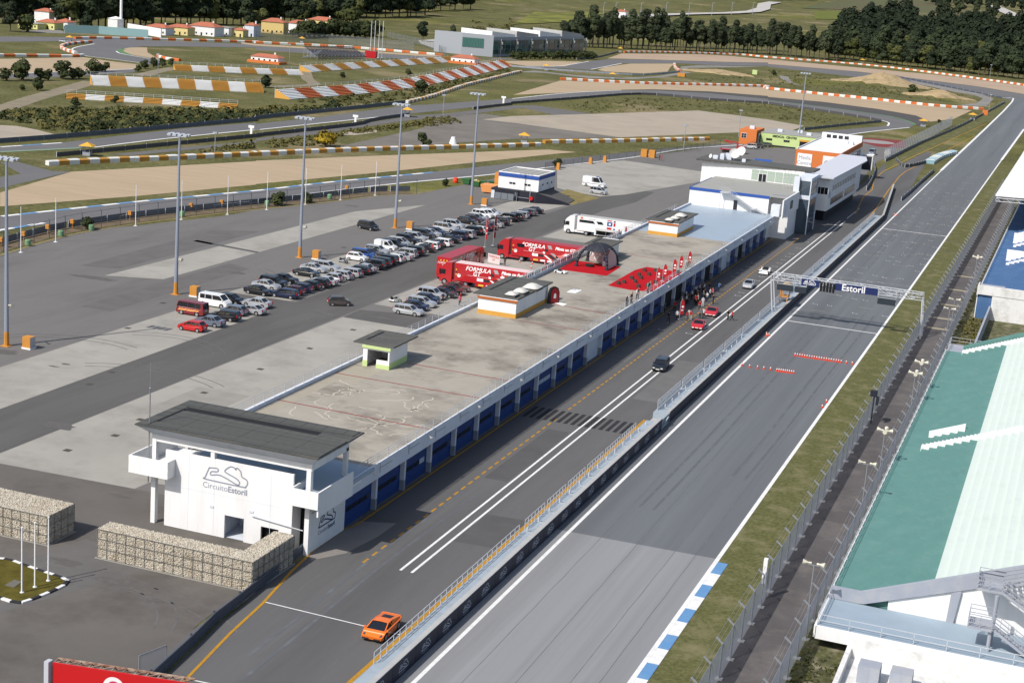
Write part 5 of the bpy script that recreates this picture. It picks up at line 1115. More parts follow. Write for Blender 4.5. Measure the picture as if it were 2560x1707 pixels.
for i, (x, y) in enumerate(poles):
    t = thing('floodlight_pole', lab[i], 'light pole', (x,y,0.02), 0, 'floodlight poles in the paddock')
    link('pole', lpm, t); link('pole_foot', lfm, t); link('pole_joint', ljm, t); link('floodlight_head', lhm, t); link('loudspeaker', lsm, t)
    t = thing('power_cabinet', clab[i], 'cabinet', (x+3.0,y+0.6,0.02), 0, 'orange cabinets at the floodlight poles')
    t.scale = (0.8,0.8,0.8); link('cabinet_body', cabm, t); link('cabinet_door', cdm, t); link('cabinet_base', cbsm, t)
p = Z1(1320,290); t = thing('floodlight_pole', 'tall floodlight pole beside the orange and white media centre', 'light pole', (p[0],p[1],0.02), 0, 'floodlight poles in the paddock')
for n_, m_ in (('pole',lpm),('pole_foot',lfm),('pole_joint',ljm),('floodlight_head',lhm)): link(n_, m_, t)

# ---- paddock edge: posts with wires, guardrail panels behind, white flagpoles
edge = [(-164.3,205),(-167.0,224.6),(-167.9,236.6),(-167.2,244.1),(-164.4,259.8),(-158.2,282.3),(-152.6,300),(-147,322),(-141.5,330)]
E_ = resample(smooth_line(edge,4), 5.0)
pf = thing('paddock_fence', 'dark post and wire fence along the far edge of the paddock', 'fence', (-160,265,0))
fp = MB(); fp.tube((0,0,0),(0,0,3.3),0.06,5); fp.bar((0,0,3.3),(-0.35,0.1,3.55),0.05); fpm = fp.mesh('post', M_DKST)
for i, p in enumerate(E_):
    link('post', fpm, pf, (p.x+160,p.y-265,0))
    if i: 
        a = E_[i-1]; w_ = MB(); w_.bar((a.x,a.y,3.3),(p.x,p.y,3.3),0.05); w_.bar((a.x,a.y,2.2),(p.x,p.y,2.2),0.03); w_.obj('wire', M_DKST, pf)
gr = thing('guardrail', 'dark grey guardrail boards behind the paddock fence beside the track', 'guardrail', (-165,265,0))
for i in range(1,len(E_)):
    a, c = E_[i-1], E_[i]; d = (c-a).normalized(); nn = Vector((-d.y,d.x))*3.4
    g_ = MB()
    for z in (0.35,0.75,1.15): g_.bar((a.x+nn.x,a.y+nn.y,z),(c.x+nn.x,c.y+nn.y,z),0.1,0.36)
    g_.obj('rail_board', M_GUARD, gr)
    g_ = MB(); g_.bar((a.x+nn.x*0.96,a.y+nn.y*0.96,0),(a.x+nn.x*0.96,a.y+nn.y*0.96,1.4),0.1); g_.obj('rail_post', M_RAIL, gr)
kb = MB(); ribbon(kb, [(p.x+0.9,p.y-0.2) for p in E_], 0.5, 0.05); structure(kb,'paddock_kerb',mat('yellowish kerb', rgb(176,156,110,KG),0.9))
surface('rough_grass', [(p.x-0.2,p.y) for p in E_]+[(p.x-4.0,p.y+1.2) for p in E_[::-1]], mat('dry weedy strip', rgb(128,112,88,KG),0.95,var=0.25,scale=0.6), 0.04)
fl = MB(); fl.tube((0,0,0),(0,0,7.7),0.09,6,0.06); fl.lathe((0,0,0),[(0.35,0),(0.35,0.06)],8); flm = fl.mesh('flagpole', M_WALL)
for i, (x,y) in enumerate([(-163.5,216.5),(-164.9,227.9),(-163.9,250.9),(-161.4,262.7),(-158.0,274.2),(-155.3,285.3),(-152.7,297.2),(-150.0,308.4),(-147.4,320.5)]):
    o = link('flagpole', flm, None, (x,y,0.02)); tag(o, f'slim white bare flagpole by the paddock fence, {ORD[i]} from the near end', 'flagpole', 'white flagpoles by the paddock fence')
ob = MB(); ob.box(-0.35,0.35,-0.25,0.25,1.0,1.75); ob.bar((0,0,0),(0,0,1.0),0.08); obm = ob.mesh('orange_box', M_ORB)
for i, q in enumerate((K(10,690),K(215,635),K(435,570),K(660,520),K(1185,440),K(1740,365),K(2020,335),L(825,195))):
    o = link('switch_box', obm, None, (q[0],q[1],0.02)); tag(o, f'small orange switch box on the paddock fence, {ORD[i]} from the near end', 'box', 'orange boxes on the paddock fence')
gb = MB(); gb.lathe((0,0,0),[(0.42,0),(0.5,0.2),(0.5,0.95),(0.42,1.1)],10); gbm = gb.mesh('green_drum', mat('pale green drum', rgb(120,160,120,0.8),0.6))
for i, q in enumerate((K(253,675),K(555,590),K(833,535),K(1660,410),L(100,310),L(670,250))):
    o = link('plastic_drum', gbm, None, (q[0],q[1],0.02)); tag(o, f'pale green drum along the paddock fence, {ORD[i]} from the near end', 'drum', 'green drums along the paddock fence')
# bins by the blue banded building
bb = MB(); bb.add([(-0.75,-0.6,0.15),(0.75,-0.6,0.15),(0.75,0.6,0.15),(-0.75,0.6,0.15),(-0.95,-0.8,1.35),(0.95,-0.8,1.35),(0.95,0.8,1.35),(-0.95,0.8,1.35)],[(3,2,1,0),(0,1,5,4),(1,2,6,5),(2,3,7,6),(3,0,4,7),(4,5,6,7)]); bbm = bb.mesh('bin_body', M_GREENB)
bl_ = MB(); bl_.prism([(-1,-0.85),(1,-0.85),(1,0.85),(-1,0.85)],1.36,1.5); blg = bl_.mesh('bin_lid', M_GREENB); bly = bl_.mesh('bin_lid', mat('yellow lid', rgb(220,196,60,0.8),0.5))
for i,(q,l,lid) in enumerate(((L(1920,115),'green wheeled bin farthest from the building',blg),(L(1975,130),'green wheeled bin with a yellow lid beside the floodlight pole',bly),(L(2000,130),'green wheeled bin third from the fence corner',blg),(L(2060,130),'green wheeled bin next to the blue banded building',blg))):
    t = thing('waste_bin', l, 'bin', (q[0]+i*0.9,q[1],0.02), 0.1*i, 'green bins beside the blue banded building'); link('bin_body', bbm, t); link('bin_lid', lid, t)
for q, l, s, nm in ((L(1818,100),'round orange drum on the paved corner by the bins',0.9,'orange_drum'),):
    b = MB(); b.lathe((q[0],q[1],0.02),[(0.6,0),(0.7,0.5),(0.55,1.2),(0.2,1.3)],10); tag(b.obj(nm, mat('cone orange', rgb(226,70,40,0.85),0.6)), l, 'drum')
ct = thing('skip_container', 'orange steel container with a cream top beside the blue banded building', 'container', (-128.5,346,0.02))
b = MB(); b.add([(-131,344,0.3),(-127,344,0.3),(-127,347,0.3),(-131,347,0.3),(-131.4,343.8,2.0),(-126.8,343.8,2.0),(-126.8,347.2,2.0),(-131.4,347.2,2.0)],[(3,2,1,0),(0,1,5,4),(1,2,6,5),(2,3,7,6),(3,0,4,7),(4,5,6,7)]); b.obj('container_body', mat('orange skip', rgb(236,160,96,0.8),0.6), ct)
b = MB(); b.box(-129.5,-127.2,348,350,0.02,4.6); tag(b.obj('orange_kiosk', M_ORB), 'tall orange box kiosk behind the blue banded building', 'kiosk')

# ---- entrance corner: lawn island, kerb stones, flagpoles
isl = [N(-60,440),N(80,452),N(240,508),N(405,565),N(560,615),N(620,650),N(575,690),N(435,755),N(350,790),N(190,845),N(95,830),N(-60,780)]
isl = smooth_line(isl,3)
surface('lawn_island', isl, M_LAWN, 0.13)
ks = resample(isl, 0.95); kroot = bpy.data.objects.new('island_kerb', None); COL.objects.link(kroot); kroot['kind'] = 'structure'
for i in range(len(ks)-1):
    a, c = ks[i], ks[i+1]; d = (c-a).normalized(); nn = Vector((-d.y,d.x))*0.16; s = MB()
    s.prism([tuple(a-nn),tuple(c-nn),tuple(c+nn),tuple(a+nn)],0.0,0.17); s.obj('kerb_stone', mat('black kerb paint',rgb(46,46,50,0.8),0.8) if i%2 else M_WHITE, kroot)
b = MB(); g4 = [N(45,690),N(130,710),N(200,660),N(130,640)]; b.prism(g4,0.13,0.17); tag(b.obj('drain_grate', mat('drain grey', rgb(126,122,112,KG),0.8)), 'grey square drain cover let into the lawn island', 'drain cover')
fl2 = MB(); fl2.tube((0,0,0),(0,0,5.6),0.075,7,0.06); fl2.lathe((0,0,5.55),[(0.09,0),(0.09,0.12)],7); fl2.lathe((0,0,0),[(0.18,0),(0.18,0.05)],8); fm2 = fl2.mesh('flagpole', M_WALL)
for q, l in ((N(200,755),'bare white flagpole on the lawn beside the drain cover'),(N(318,705),'middle one of the three white flagpoles on the lawn island'),(N(440,648),'white flagpole on the lawn closest to the gabion wall')):
    o = link('flagpole', fm2, None, (q[0],q[1],0.13)); tag(o, l, 'flagpole', 'flagpoles on the lawn island')
# guardrail along the pit entry
gl = [(-57.9,88),(-58.2,92.4),(-59.0,99.2),(-59.7,103.8),(-59.9,108.2),(-60.1,111),(-60.75,121)]
gt_ = thing('guardrail', 'triple height grey guardrail along the pit entry beside the gabion wall', 'guardrail', (-59.5,105,0))
for i in range(len(gl)-1):
    a, c = gl[i], gl[i+1]
    g_ = MB()
    for z in (0.25,0.58,0.91): g_.bar((*a,z),(*c,z),0.09,0.29); g_.bar((*a,z+0.09),(*c,z+0.09),0.13,0.07); g_.bar((*a,z-0.09),(*c,z-0.09),0.13,0.07)
    g_.obj('rail_board', M_GUARD, gt_)
    g_ = MB(); g_.bar((a[0]-0.12,a[1],0),(a[0]-0.12,a[1],1.15),0.12); g_.obj('rail_post', M_DKST, gt_)
surface('rough_grass', [(x-0.9,y) for x,y in gl[:3]]+[(x+0.25,y) for x,y in gl[:6]][::-1], M_VERGE, 0.045)
nf = thing('wire_fence', 'short wire mesh fence behind the red billboard', 'fence', (-60.5,92,0))
p0_, p1_ = N(1265,1500), N(1515,1400)
b = MB()
for p in (p0_,p1_): b.bar((*p,0),(*p,1.6),0.06)
b.bar((*p0_,1.6),(*p1_,1.6),0.06); b.obj('frame', M_STEEL, nf)
b = MB(); b.add([(*p0_,0.05),(*p1_,0.05),(*p1_,1.55),(*p0_,1.55)],[(0,1,2,3)]); b.obj('mesh_panel', M_MESH, nf)
# billboard over the pit entry
bbq = thing('billboard', 'big red billboard with a white swirl badge on a rusty lattice', 'billboard', (-56,82,0))
z_ = 6.0; qa, qb = N(480,1380,z_), N(1390,1520,z_); dv = Vector((qb[0]-qa[0],qb[1]-qa[1])); dn = dv.normalized(); nn = Vector((-dn.y,dn.x)); qb2 = Vector(qa)+dn*9.6
b = MB(); a, c = Vector(qa), qb2
b.add([(a.x,a.y,2.2),(c.x,c.y,2.2),(c.x,c.y,6),(a.x,a.y,6),(a.x+nn.x*.12,a.y+nn.y*.12,2.2),(c.x+nn.x*.12,c.y+nn.y*.12,2.2),(c.x+nn.x*.12,c.y+nn.y*.12,6),(a.x+nn.x*.12,a.y+nn.y*.12,6)],[(0,1,2,3),(7,6,5,4),(3,2,6,7),(0,4,5,1),(0,3,7,4),(1,5,6,2)]); b.obj('panel', mat('billboard red', rgb(206,30,34,0.8),0.45), bbq)
b = MB(); a2 = a-dn*0.3; b.bar((a2.x,a2.y,2.2),(a2.x,a2.y,6.1),0.35,0.5); b.obj('end_post', M_RAIL, bbq)
M_RUST = mat('rusty steel', rgb(150,84,56,0.8),0.8,var=0.3,scale=2,col2=rgb(190,170,150,0.8))
b = MB()
for z in (5.9,4.6):
    b.bar((a.x+nn.x*0.9,a.y+nn.y*0.9,z),(c.x+nn.x*0.9,c.y+nn.y*0.9,z),0.12); b.bar((a.x+nn.x*.2,a.y+nn.y*.2,z),(c.x+nn.x*.2,c.y+nn.y*.2,z),0.1)
for i in range(12):
    p, q = a+dn*(9.6*i/12), a+dn*(9.6*(i+1)/12)
    b.bar((p.x+nn.x*.2,p.y+nn.y*.2,5.9),(q.x+nn.x*0.9,q.y+nn.y*0.9,5.9),0.07); b.bar((p.x+nn.x*0.9,p.y+nn.y*0.9,5.9),(p.x+nn.x*.2,p.y+nn.y*.2,5.9),0.07); b.bar((p.x+nn.x*0.9,p.y+nn.y*0.9,5.9),(q.x+nn.x*0.9,q.y+nn.y*0.9,4.6),0.07)
b.obj('lattice', M_RUST, bbq)
o = a+dn*4.3-nn*0.03
b = MB(); plate(b,[(0.75*math.cos(i*math.pi/12),0.75*math.sin(i*math.pi/12)) for i in range(24)],(o.x,o.y,4.9),(dn.x,dn.y,0),(0,0,1)); bd = b.obj('badge', M_WALL, bbq)
b = MB(); o2 = o-nn*0.02; stroke(b,[(0.45*math.cos(t)*(1-t*0.05),0.45*math.sin(t)*(1-t*0.08)) for t in [i*0.4 for i in range(14)]],0.16,(o2.x,o2.y,4.9),(dn.x,dn.y,0),(0,0,1),closed=False); b.obj('swirl', mat('pink swirl', rgb(214,60,100,0.8),0.6), bd)
for s in (0.5,9):
    p = a+dn*s+nn*0.8; b = MB(); b.tube((p.x,p.y,0),(p.x,p.y,5.5),0.18,8); b.obj('post', M_RUST, bbq)
# ================================================================== VEHICLES
def paint_mat(name, c, metal=0.0):
    return mat('paint '+name, c, 0.32, metal=metal, spec=0.5, coat=0.6)
PAINT = {'silver': paint_mat('silver', (0.46,0.47,0.49), 0.35), 'white': paint_mat('white', (0.72,0.72,0.72)), 'black': paint_mat('black', (0.008,0.008,0.011)),
 'navy': paint_mat('navy', (0.010,0.016,0.045)), 'grey': paint_mat('grey', (0.10,0.105,0.12), 0.3), 'charcoal': paint_mat('charcoal', (0.03,0.03,0.035), 0.3), 'red': paint_mat('red', (0.45,0.01,0.012)),
 'wine': paint_mat('wine', (0.045,0.008,0.012)), 'maroon': paint_mat('maroon', (0.17,0.014,0.018)), 'blue': paint_mat('blue', (0.02,0.07,0.26)), 'slate': paint_mat('slate', (0.17,0.20,0.26), 0.3), 'bronze': paint_mat('bronze', (0.09,0.075,0.07), 0.3),
 'orange': paint_mat('orange', (0.75,0.16,0.012)), 'scarlet': paint_mat('scarlet', (0.48,0.018,0.022)), 'green': paint_mat('green', (0.015,0.04,0.03))}
M_TYRE = mat('tyre rubber', (0.012,0.012,0.012), 0.9)
M_RIM = mat('alloy rim', (0.42,0.43,0.45), 0.35, metal=0.6)
M_HEADL = mat('headlamp', (0.75,0.77,0.8), 0.15, spec=0.8)
M_TAILL = mat('tail lamp', (0.35,0.01,0.01), 0.25)
M_CARG = mat('car glass', (0.012,0.014,0.018), 0.06, spec=0.7)
M_TRIM = mat('black trim', (0.015,0.015,0.016), 0.7)
M_PLATE = mat('number plate', (0.7,0.7,0.68), 0.6)
#            L     W     H    hood  belt  x: front-glass base, roof front, roof rear, rear-glass base, trunk z, wheel r, wheelbase
CARS = {
 'hatchback': (3.95,1.72,1.46,0.92,0.95,1.05,0.35,-1.35,-1.85,0.95,0.30,2.5),
 'small hatchback': (3.6,1.64,1.45,0.90,0.95,1.0,0.35,-1.25,-1.68,0.95,0.28,2.35),
 'saloon': (4.55,1.78,1.43,0.90,0.93,1.05,0.30,-0.95,-1.60,0.98,0.31,2.7),
 'coupe': (4.45,1.78,1.36,0.86,0.90,0.90,0.15,-0.85,-1.75,0.94,0.32,2.65),
 'estate': (4.65,1.78,1.47,0.90,0.94,1.10,0.40,-1.95,-2.22,0.95,0.31,2.7),
 'people carrier': (4.35,1.82,1.66,1.00,1.00,1.50,0.70,-1.75,-2.08,1.00,0.31,2.7),
 'off-roader': (4.55,1.88,1.74,1.08,1.10,1.10,0.50,-1.90,-2.18,1.10,0.36,2.7),
 'van': (4.85,1.92,1.92,1.10,1.15,1.85,1.15,-2.25,-2.38,1.15,0.33,3.1),
 'panel van': (4.2,1.78,1.82,1.02,1.05,1.25,0.55,-2.0,-2.08,1.05,0.31,2.75),
 'pickup': (5.1,1.85,1.76,1.08,1.10,1.15,0.55,-2.2,-2.45,1.12,0.37,3.1),
 'camper van': (4.55,1.85,1.98,1.15,1.15,2.16,1.85,-2.10,-2.26,1.15,0.33,2.5),
 'sports car': (4.45,1.92,1.22,0.68,0.80,0.95,0.05,-0.45,-1.75,0.84,0.34,2.6),
 'supercar': (4.3,1.94,1.17,0.60,0.76,1.30,0.32,-0.40,-1.85,0.86,0.34,2.56),
 'ambulance': (5.9,2.0,2.55,1.15,1.30,2.1,1.35,-2.85,-2.92,1.30,0.34,3.6),
}
def car_parts(kind):
    L_, W_, H_, hood, belt, xg, xr, xrr, xb, trunk, r, wb = CARS[kind]; hw = W_/2; zb = 0.22 if kind != 'off-roader' else 0.3
    f, b = L_/2, -L_/2; xf, xk = wb/2+0.05, -wb/2+0.0
    def arch(c): return [(c-r*1.22*math.cos(a), r+r*1.22*math.sin(a)) for a in [math.pi*i/6 for i in range(1,6)]]
    nose = hood*0.72
    prof = [(b+0.05,zb+0.1),(xk-r*1.22,zb)]+arch(xk)+[(xk+r*1.22,zb),(xf-r*1.22,zb)]+arch(xf)+[(xf+r*1.22,zb),(f-0.05,zb+0.05),(f,zb+0.3),(f-0.04,nose),(f-0.32,hood-0.06),(xg,belt),(xb,belt if kind not in ('saloon','coupe','sports car','supercar') else belt+0.02),(b+0.12,trunk),(b,trunk*0.78),(b,zb+0.3)]
    m = MB(); n = len(prof); cz = 0.6
    def tap(x): return 1-0.13*(abs(x)/f)**5
    sl = []
    for y, s in ((-1,0.955),(-0.93,1.0),(-0.62,1.012),(0.62,1.012),(0.93,1.0),(1,0.955)):
        sl.append([(x*(0.992 if s < 1 else 1), y*hw*tap(x), cz+(z-cz)*(s if z > cz else 1)) for x,z in prof])
    for row in sl: m.v += row
    for k in range(len(sl)-1):
        for i in range(n):
            j = (i+1)%n; m.f.append((k*n+i,k*n+j,(k+1)*n+j,(k+1)*n+i)); m.m.append(0)
    m.f.append(tuple(range(n-1,-1,-1))); m.m.append(0); m.f.append(tuple(range(5*n,6*n))); m.m.append(0)
    # cabin: glass box, painted roof and pillars
    wl, wt = 0.90*hw, (0.70 if kind in ('sports car','coupe','supercar') else 0.76)*hw
    if kind in ('van','camper van','panel van','ambulance','off-roader'): wt = 0.84*hw
    lo = [(xg,-wl*0.93,belt-0.03),(xg,wl*0.93,belt-0.03),(xb+0.03,wl*0.95,belt-0.03),(xb+0.03,-wl*0.95,belt-0.03)]
    hi = [(xr,-wt,H_-0.07),(xr,wt,H_-0.07),(xrr,wt,H_-0.07),(xrr,-wt,H_-0.07)]
    gl = MB(); gl.add(lo+hi, [(0,1,5,4),(1,2,6,5),(2,3,7,6),(3,0,4,7)])
    # crowned roof
    rows = []
    for i in range(5):
        t = i/4; x = xr+0.05+(xrr-0.06-xr-0.05)*t; rows.append([(x,y*(wt+0.03),H_-0.075+0.075*(1-abs(y)**2.5)*(0.75+0.25*math.sin(math.pi*t))) for y in (-1,-0.6,0,0.6,1)])
    o = len(m.v)
    for rw in rows: m.v += rw
    for i in range(4):
        for j in range(4): m.f.append((o+i*5+j,o+i*5+j+1,o+(i+1)*5+j+1,o+(i+1)*5+j)); m.m.append(0)
    for a in range(4): m.bar(lo[a],hi[a],0.07,0.09)
    for s in (-1,1):
        m.bar((xr+0.05,s*wt,H_-0.07),(xrr-0.05,s*wt,H_-0.07),0.06,0.06)
        for t in ((0.42,) if kind in ('sports car','coupe','small hatchback','supercar') else (0.36,0.70)):
            xl = xg+(xb-xg)*(0.12+0.88*t); xh = xr+(xrr-xr)*t; m.bar((xl,s*wl*0.95,belt-0.03),(xh,s*wt,H_-0.07),0.06,0.08)
        m.box(xg-0.25,xg-0.1,s*hw*0.93 if s > 0 else -hw*1.08,s*hw*1.08 if s > 0 else -hw*0.93,belt,belt+0.13)
    if kind in ('supercar','sports car'):
        for s in (-1,1):
            q_ = [(xg-1.55,s*wl*0.985,belt-0.03),(xb,s*wl*0.99,belt-0.02),(xrr-0.05,s*(wt+0.03),H_-0.06),(xrr+0.12,s*(wt+0.03),H_-0.05)]; m.add(q_,[(3,2,1,0)] if s < 0 else [(0,1,2,3)])
    if kind in ('panel van','camper van','ambulance','van'):
        # sheet metal over the rear part of the sides
        x0_, x1_ = {'panel van':(xrr,0.0),'camper van':(xrr,-1.8),'ambulance':(xrr,-0.4),'van':(xrr,-2.1)}[kind]
        for s in (-1,1):
            xl0 = xb+0.03; m.add([(xl0,s*wl*0.985,belt-0.03),(x1_,s*wl*0.985,belt-0.03),(x1_,s*(wt+0.03),H_-0.06),(x0_,s*(wt+0.03),H_-0.06)],[(0,1,2,3)] if s > 0 else [(3,2,1,0)])
    body = m.mesh('body', PAINT['silver'])
    glass = gl.mesh('windows', M_CARG)
    def small(name, mt, box): q = MB(); q.box(*box); return q.mesh(name, mt)
    hl = MB(); hl.add([(f-0.02,0.42*hw,nose-0.17),(f-0.10,0.84*hw,nose-0.15),(f-0.30,0.88*hw,nose+0.0),(f-0.10,0.42*hw,nose-0.0),(f+0.0,0.42*hw,nose-0.17)],[(0,1,2,3)])
    hl = MB(); hl.box(f-0.22,f-0.005,0.45*hw,0.80*hw,nose-0.17,nose-0.01); hl1 = hl.mesh('headlight', M_HEADL)
    hl = MB(); hl.box(f-0.22,f-0.005,-0.80*hw,-0.45*hw,nose-0.17,nose-0.01); hl2 = hl.mesh('headlight', M_HEADL)
    tall = kind in ('estate','people carrier','off-roader','van','camper van','panel van','ambulance','hatchback','small hatchback')
    z0, z1 = (trunk-0.28,trunk-0.02) if not tall else (trunk-0.3,trunk+0.08)
    tl1 = small('tail_light', M_TAILL, (b-0.02,b+0.14,0.58*hw,0.84*hw,z0,z1)); tl2 = small('tail_light', M_TAILL, (b-0.02,b+0.14,-0.84*hw,-0.58*hw,z0,z1))
    pl1 = small('number_plate', M_PLATE, (f-0.01,f+0.02,-0.26,0.26,0.36,0.47)); pl2 = small('number_plate', M_PLATE, (b-0.025,b,-0.26,0.26,trunk-0.35,trunk-0.24))
    w = MB()
    def wheel(mb, y):
        for (rr, y0, y1, mi) in ((r,-0.1,0.1,0),(r*0.66,0.1 if y > 0 else -0.115,0.115 if y > 0 else -0.1,1)):
            n_ = 14; o = len(mb.v)
            for yy in (y0,y1):
                mb.v += [(rr*math.cos(2*math.pi*i/n_), yy, rr*math.sin(2*math.pi*i/n_)) for i in range(n_)]
            mb.f += [(o+i,o+(i+1)%n_,o+n_+(i+1)%n_,o+n_+i) for i in range(n_)]+[tuple(range(o+n_-1,o-1,-1)),tuple(range(o+n_,o+2*n_))]; mb.m += [mi]*(n_+2)
        return mb
    wl_m = wheel(MB(),1).mesh('wheel',[M_TYRE,M_RIM]); wr_m = wheel(MB(),-1).mesh('wheel',[M_TYRE,M_RIM])
    parts = [('body',body,(0,0,0)),('windows',glass,(0,0,0)),('headlight',hl1,(0,0,0)),('headlight',hl2,(0,0,0)),('tail_light',tl1,(0,0,0)),('tail_light',tl2,(0,0,0)),('number_plate',pl1,(0,0,0)),('number_plate',pl2,(0,0,0)),
             ('wheel',wl_m,(xf,hw-0.10,r)),('wheel',wl_m,(xk,hw-0.10,r)),('wheel',wr_m,(xf,-hw+0.10,r)),('wheel',wr_m,(xk,-hw+0.10,r))]
    return parts
_cp_ = {}
def car(kind, colour, x, y, rz, label, group=None, cat=None, z=0.036):
    if kind not in _cp_: _cp_[kind] = car_parts(kind)
    nm = kind.replace(' ','_').replace('-','_')
    if nm in ('hatchback','small_hatchback','saloon','coupe','estate','people_carrier','off_roader'): nm += '_car'
    t = thing(nm, label, cat or ('van' if 'van' in kind else 'pickup' if kind == 'pickup' else 'car'), (x,y,z), rz, group)
    for n_, me, loc in _cp_[kind]:
        o = link(n_, me, t, loc)
        if n_ == 'body':
            o.material_slots[0].link = 'OBJECT'; o.material_slots[0].material = PAINT[colour]
    return t
# the two facing rows of the car park: (survey point, kind, colour); rear row noses right, front row noses left
REAR = [((35,1075),'saloon','black'),((60,1015),'saloon','silver'),((125,1000),'off-roader','black'),((240,965),'saloon','black'),((440,905),'coupe','black'),((478,862),'saloon','silver'),((625,850),'estate','silver'),
 ((912,768),'small hatchback','white'),((980,745),'people carrier','blue'),((1075,732),'saloon','bronze'),((1120,708),'estate','silver'),((1178,672),'panel van','white'),((1255,668),'pickup','charcoal'),((1310,640),'people carrier','silver'),((1375,615),'off-roader','black'),
 ((1478,600),'off-roader','silver'),((1510,565),'off-roader','charcoal'),((1600,548),'saloon','silver'),((1650,545),'hatchback','navy'),((1738,512),'pickup','silver'),((1815,482),'off-roader','silver'),((1930,440),'hatchback','black'),((1985,425),'hatchback','wine'),
 ((2035,412),'estate','silver'),((2078,385),'off-roader','white'),((2130,382),'people carrier','white'),((2165,365),'hatchback','silver')]
FRONT = [((205,1092),'estate','navy'),((300,1070),'hatchback','wine'),((365,1045),'hatchback','navy'),((462,1025),'hatchback','black'),((540,1003),'hatchback','black'),((578,980),'saloon','silver'),((648,950),'small hatchback','silver'),((740,930),'hatchback','silver'),((838,910),'estate','silver'),
 ((920,888),'estate','black'),((975,870),'saloon','silver'),((1052,842),'off-roader','black'),((1118,820),'people carrier','charcoal'),((1172,800),'off-roader','black'),((1265,785),'hatchback','white'),((1322,765),'saloon','silver'),((1370,740),'people carrier','silver'),((1425,720),'off-roader','black'),
 ((1535,690),'saloon','charcoal'),((1565,662),'estate','white'),((1628,655),'hatchback','black'),((1702,640),'estate','white'),((1775,610),'saloon','black'),((1830,580),'off-roader','navy'),((1915,568),'people carrier','silver'),((1980,535),'off-roader','black'),((2030,530),'hatchback','white'),
 ((2078,502),'hatchback','charcoal'),((2115,490),'hatchback','wine'),((2172,470),'saloon','silver'),((2222,450),'people carrier','black'),((2290,410),'off-roader','black'),((2370,418),'off-roader','charcoal'),((2405,385),'estate','silver'),((2440,375),'hatchback','navy'),((2485,368),'estate','grey'),((2535,345),'saloon','black')]
def row(items, xfix, rz, name, jitter):
    pts = []
    for (px, py), k, c in items:
        q = L(px, py, 0.75); pts.append([q[0], q[1], k, c])
    pts.sort(key=lambda p: p[1])
    # bays: even out the spacing the survey cannot resolve
    for _ in range(60):
        for i in range(len(pts)-1):
            d = pts[i+1][1]-pts[i][1]
            if d < 2.3: s = (2.3-d)/2; pts[i][1] -= s; pts[i+1][1] += s
    rr = random.Random(xfix)
    for i, p in enumerate(pts):
        x = xfix+max(-1.3,min(1.3,(p[0]-xfix)*0.5))*jitter+rr.uniform(-0.2,0.2)
        car(p[2], p[3], x, p[1], rz+rr.uniform(-0.035,0.035), f'{p[3]} {p[2]}, {ORD[i]} from the near end of the {name} row of parked cars', f'cars of the {name} parking row')
rear_x = sum(L(*i[0],0.75)[0] for i in REAR)/len(REAR); front_x = sum(L(*i[0],0.75)[0] for i in FRONT)/len(FRONT)
row(REAR, rear_x, 0.0, 'rear', 1); row(FRONT, front_x, math.pi, 'front', 1)
def at_car(fn, x, y, kind, col, rz, label, group=None, z=0.75, cat=None):
    q = fn(x, y, z); return car(kind, col, q[0], q[1], rz, label, group, cat)
GA = 'cars at the near end of the car park'
at_car(K,1910,1352,'saloon','slate',math.pi,'blue grey saloon between the red hatchback and the black estate',GA); at_car(K,1755,1398,'hatchback','red',math.pi,'bright red hatchback at the very near end of the parked cars',GA)
at_car(K,2052,1302,'estate','black',math.pi,'black estate parked next to the blue grey saloon',GA); at_car(K,2135,1255,'hatchback','slate',math.pi,'blue grey hatchback behind the black estate',GA); at_car(K,2290,1245,'coupe','silver',math.pi,'silver coupe at the end of the first short row',GA); at_car(L,10,1185,'saloon','silver',math.pi,'silver saloon beside the silver coupe in the first short row',GA)
cv = at_car(K,1755,1242,'camper van','maroon',math.pi,'old maroon camper van with flames painted on its side',GA,z=0.95)
fm_ = MB(); rr = random.Random(4)
for k in range(7):
    x = 1.9-k*0.48; fm_.add([(x,0.935,0.62),(x-0.5,0.935,0.66+0.1*rr.random()),(x-0.75,0.935,0.95+0.15*rr.random()),(x-0.25,0.935,0.82)],[(0,1,2,3)])
    fm_.add([(x,0.937,0.72),(x-0.3,0.937,0.72),(x-0.5,0.937,1.0+0.1*rr.random())],[(0,1,2)])
fm_.obj('flame_decal', mat('flame decal', (0.75,0.32,0.12),0.5), cv, local=True)
at_car(K,1962,1168,'van','white',0.0,'white passenger van with dark windows beside the camper van',GA,z=0.95); at_car(K,2105,1152,'hatchback','black',0.0,'black hatchback half hidden behind the white passenger van',GA)
GB = 'cars beside the pit building'
for i,((x,y),k,c,l) in enumerate((((1392,1255),'estate','silver','silver estate nearest the parked cruiser motorcycle'),((1462,1212),'hatchback','navy','navy hatchback second from the cruiser motorcycle'),((1512,1180),'estate','silver','silver estate third from the cruiser motorcycle'),((1565,1148),'hatchback','navy','navy hatchback fourth from the cruiser motorcycle'),((1602,1112),'off-roader','silver','silver off-roader among dark cars by the pit building'),((1708,1095),'saloon','charcoal','charcoal saloon next to the silver off-roader'),((1782,1070),'saloon','black','black saloon second from the red truck cab'),((1832,1042),'saloon','bronze','dark bronze saloon right beside the red truck cab'))):
    at_car(L,x,y,k,c,0.0,l,GB)
at_car(L,760,1172,'small hatchback','bronze',0.62,'dark bronze small hatchback driving along the empty lane'); at_car(L,1022,490,'people carrier','black',-0.28,'black people carrier standing alone out on the lot')
am = at_car(Z4,1870,365,'ambulance','white',-0.12,'white ambulance with dark side stripe on the pale concrete','cars near the blue banded building',z=1.2,cat='ambulance')
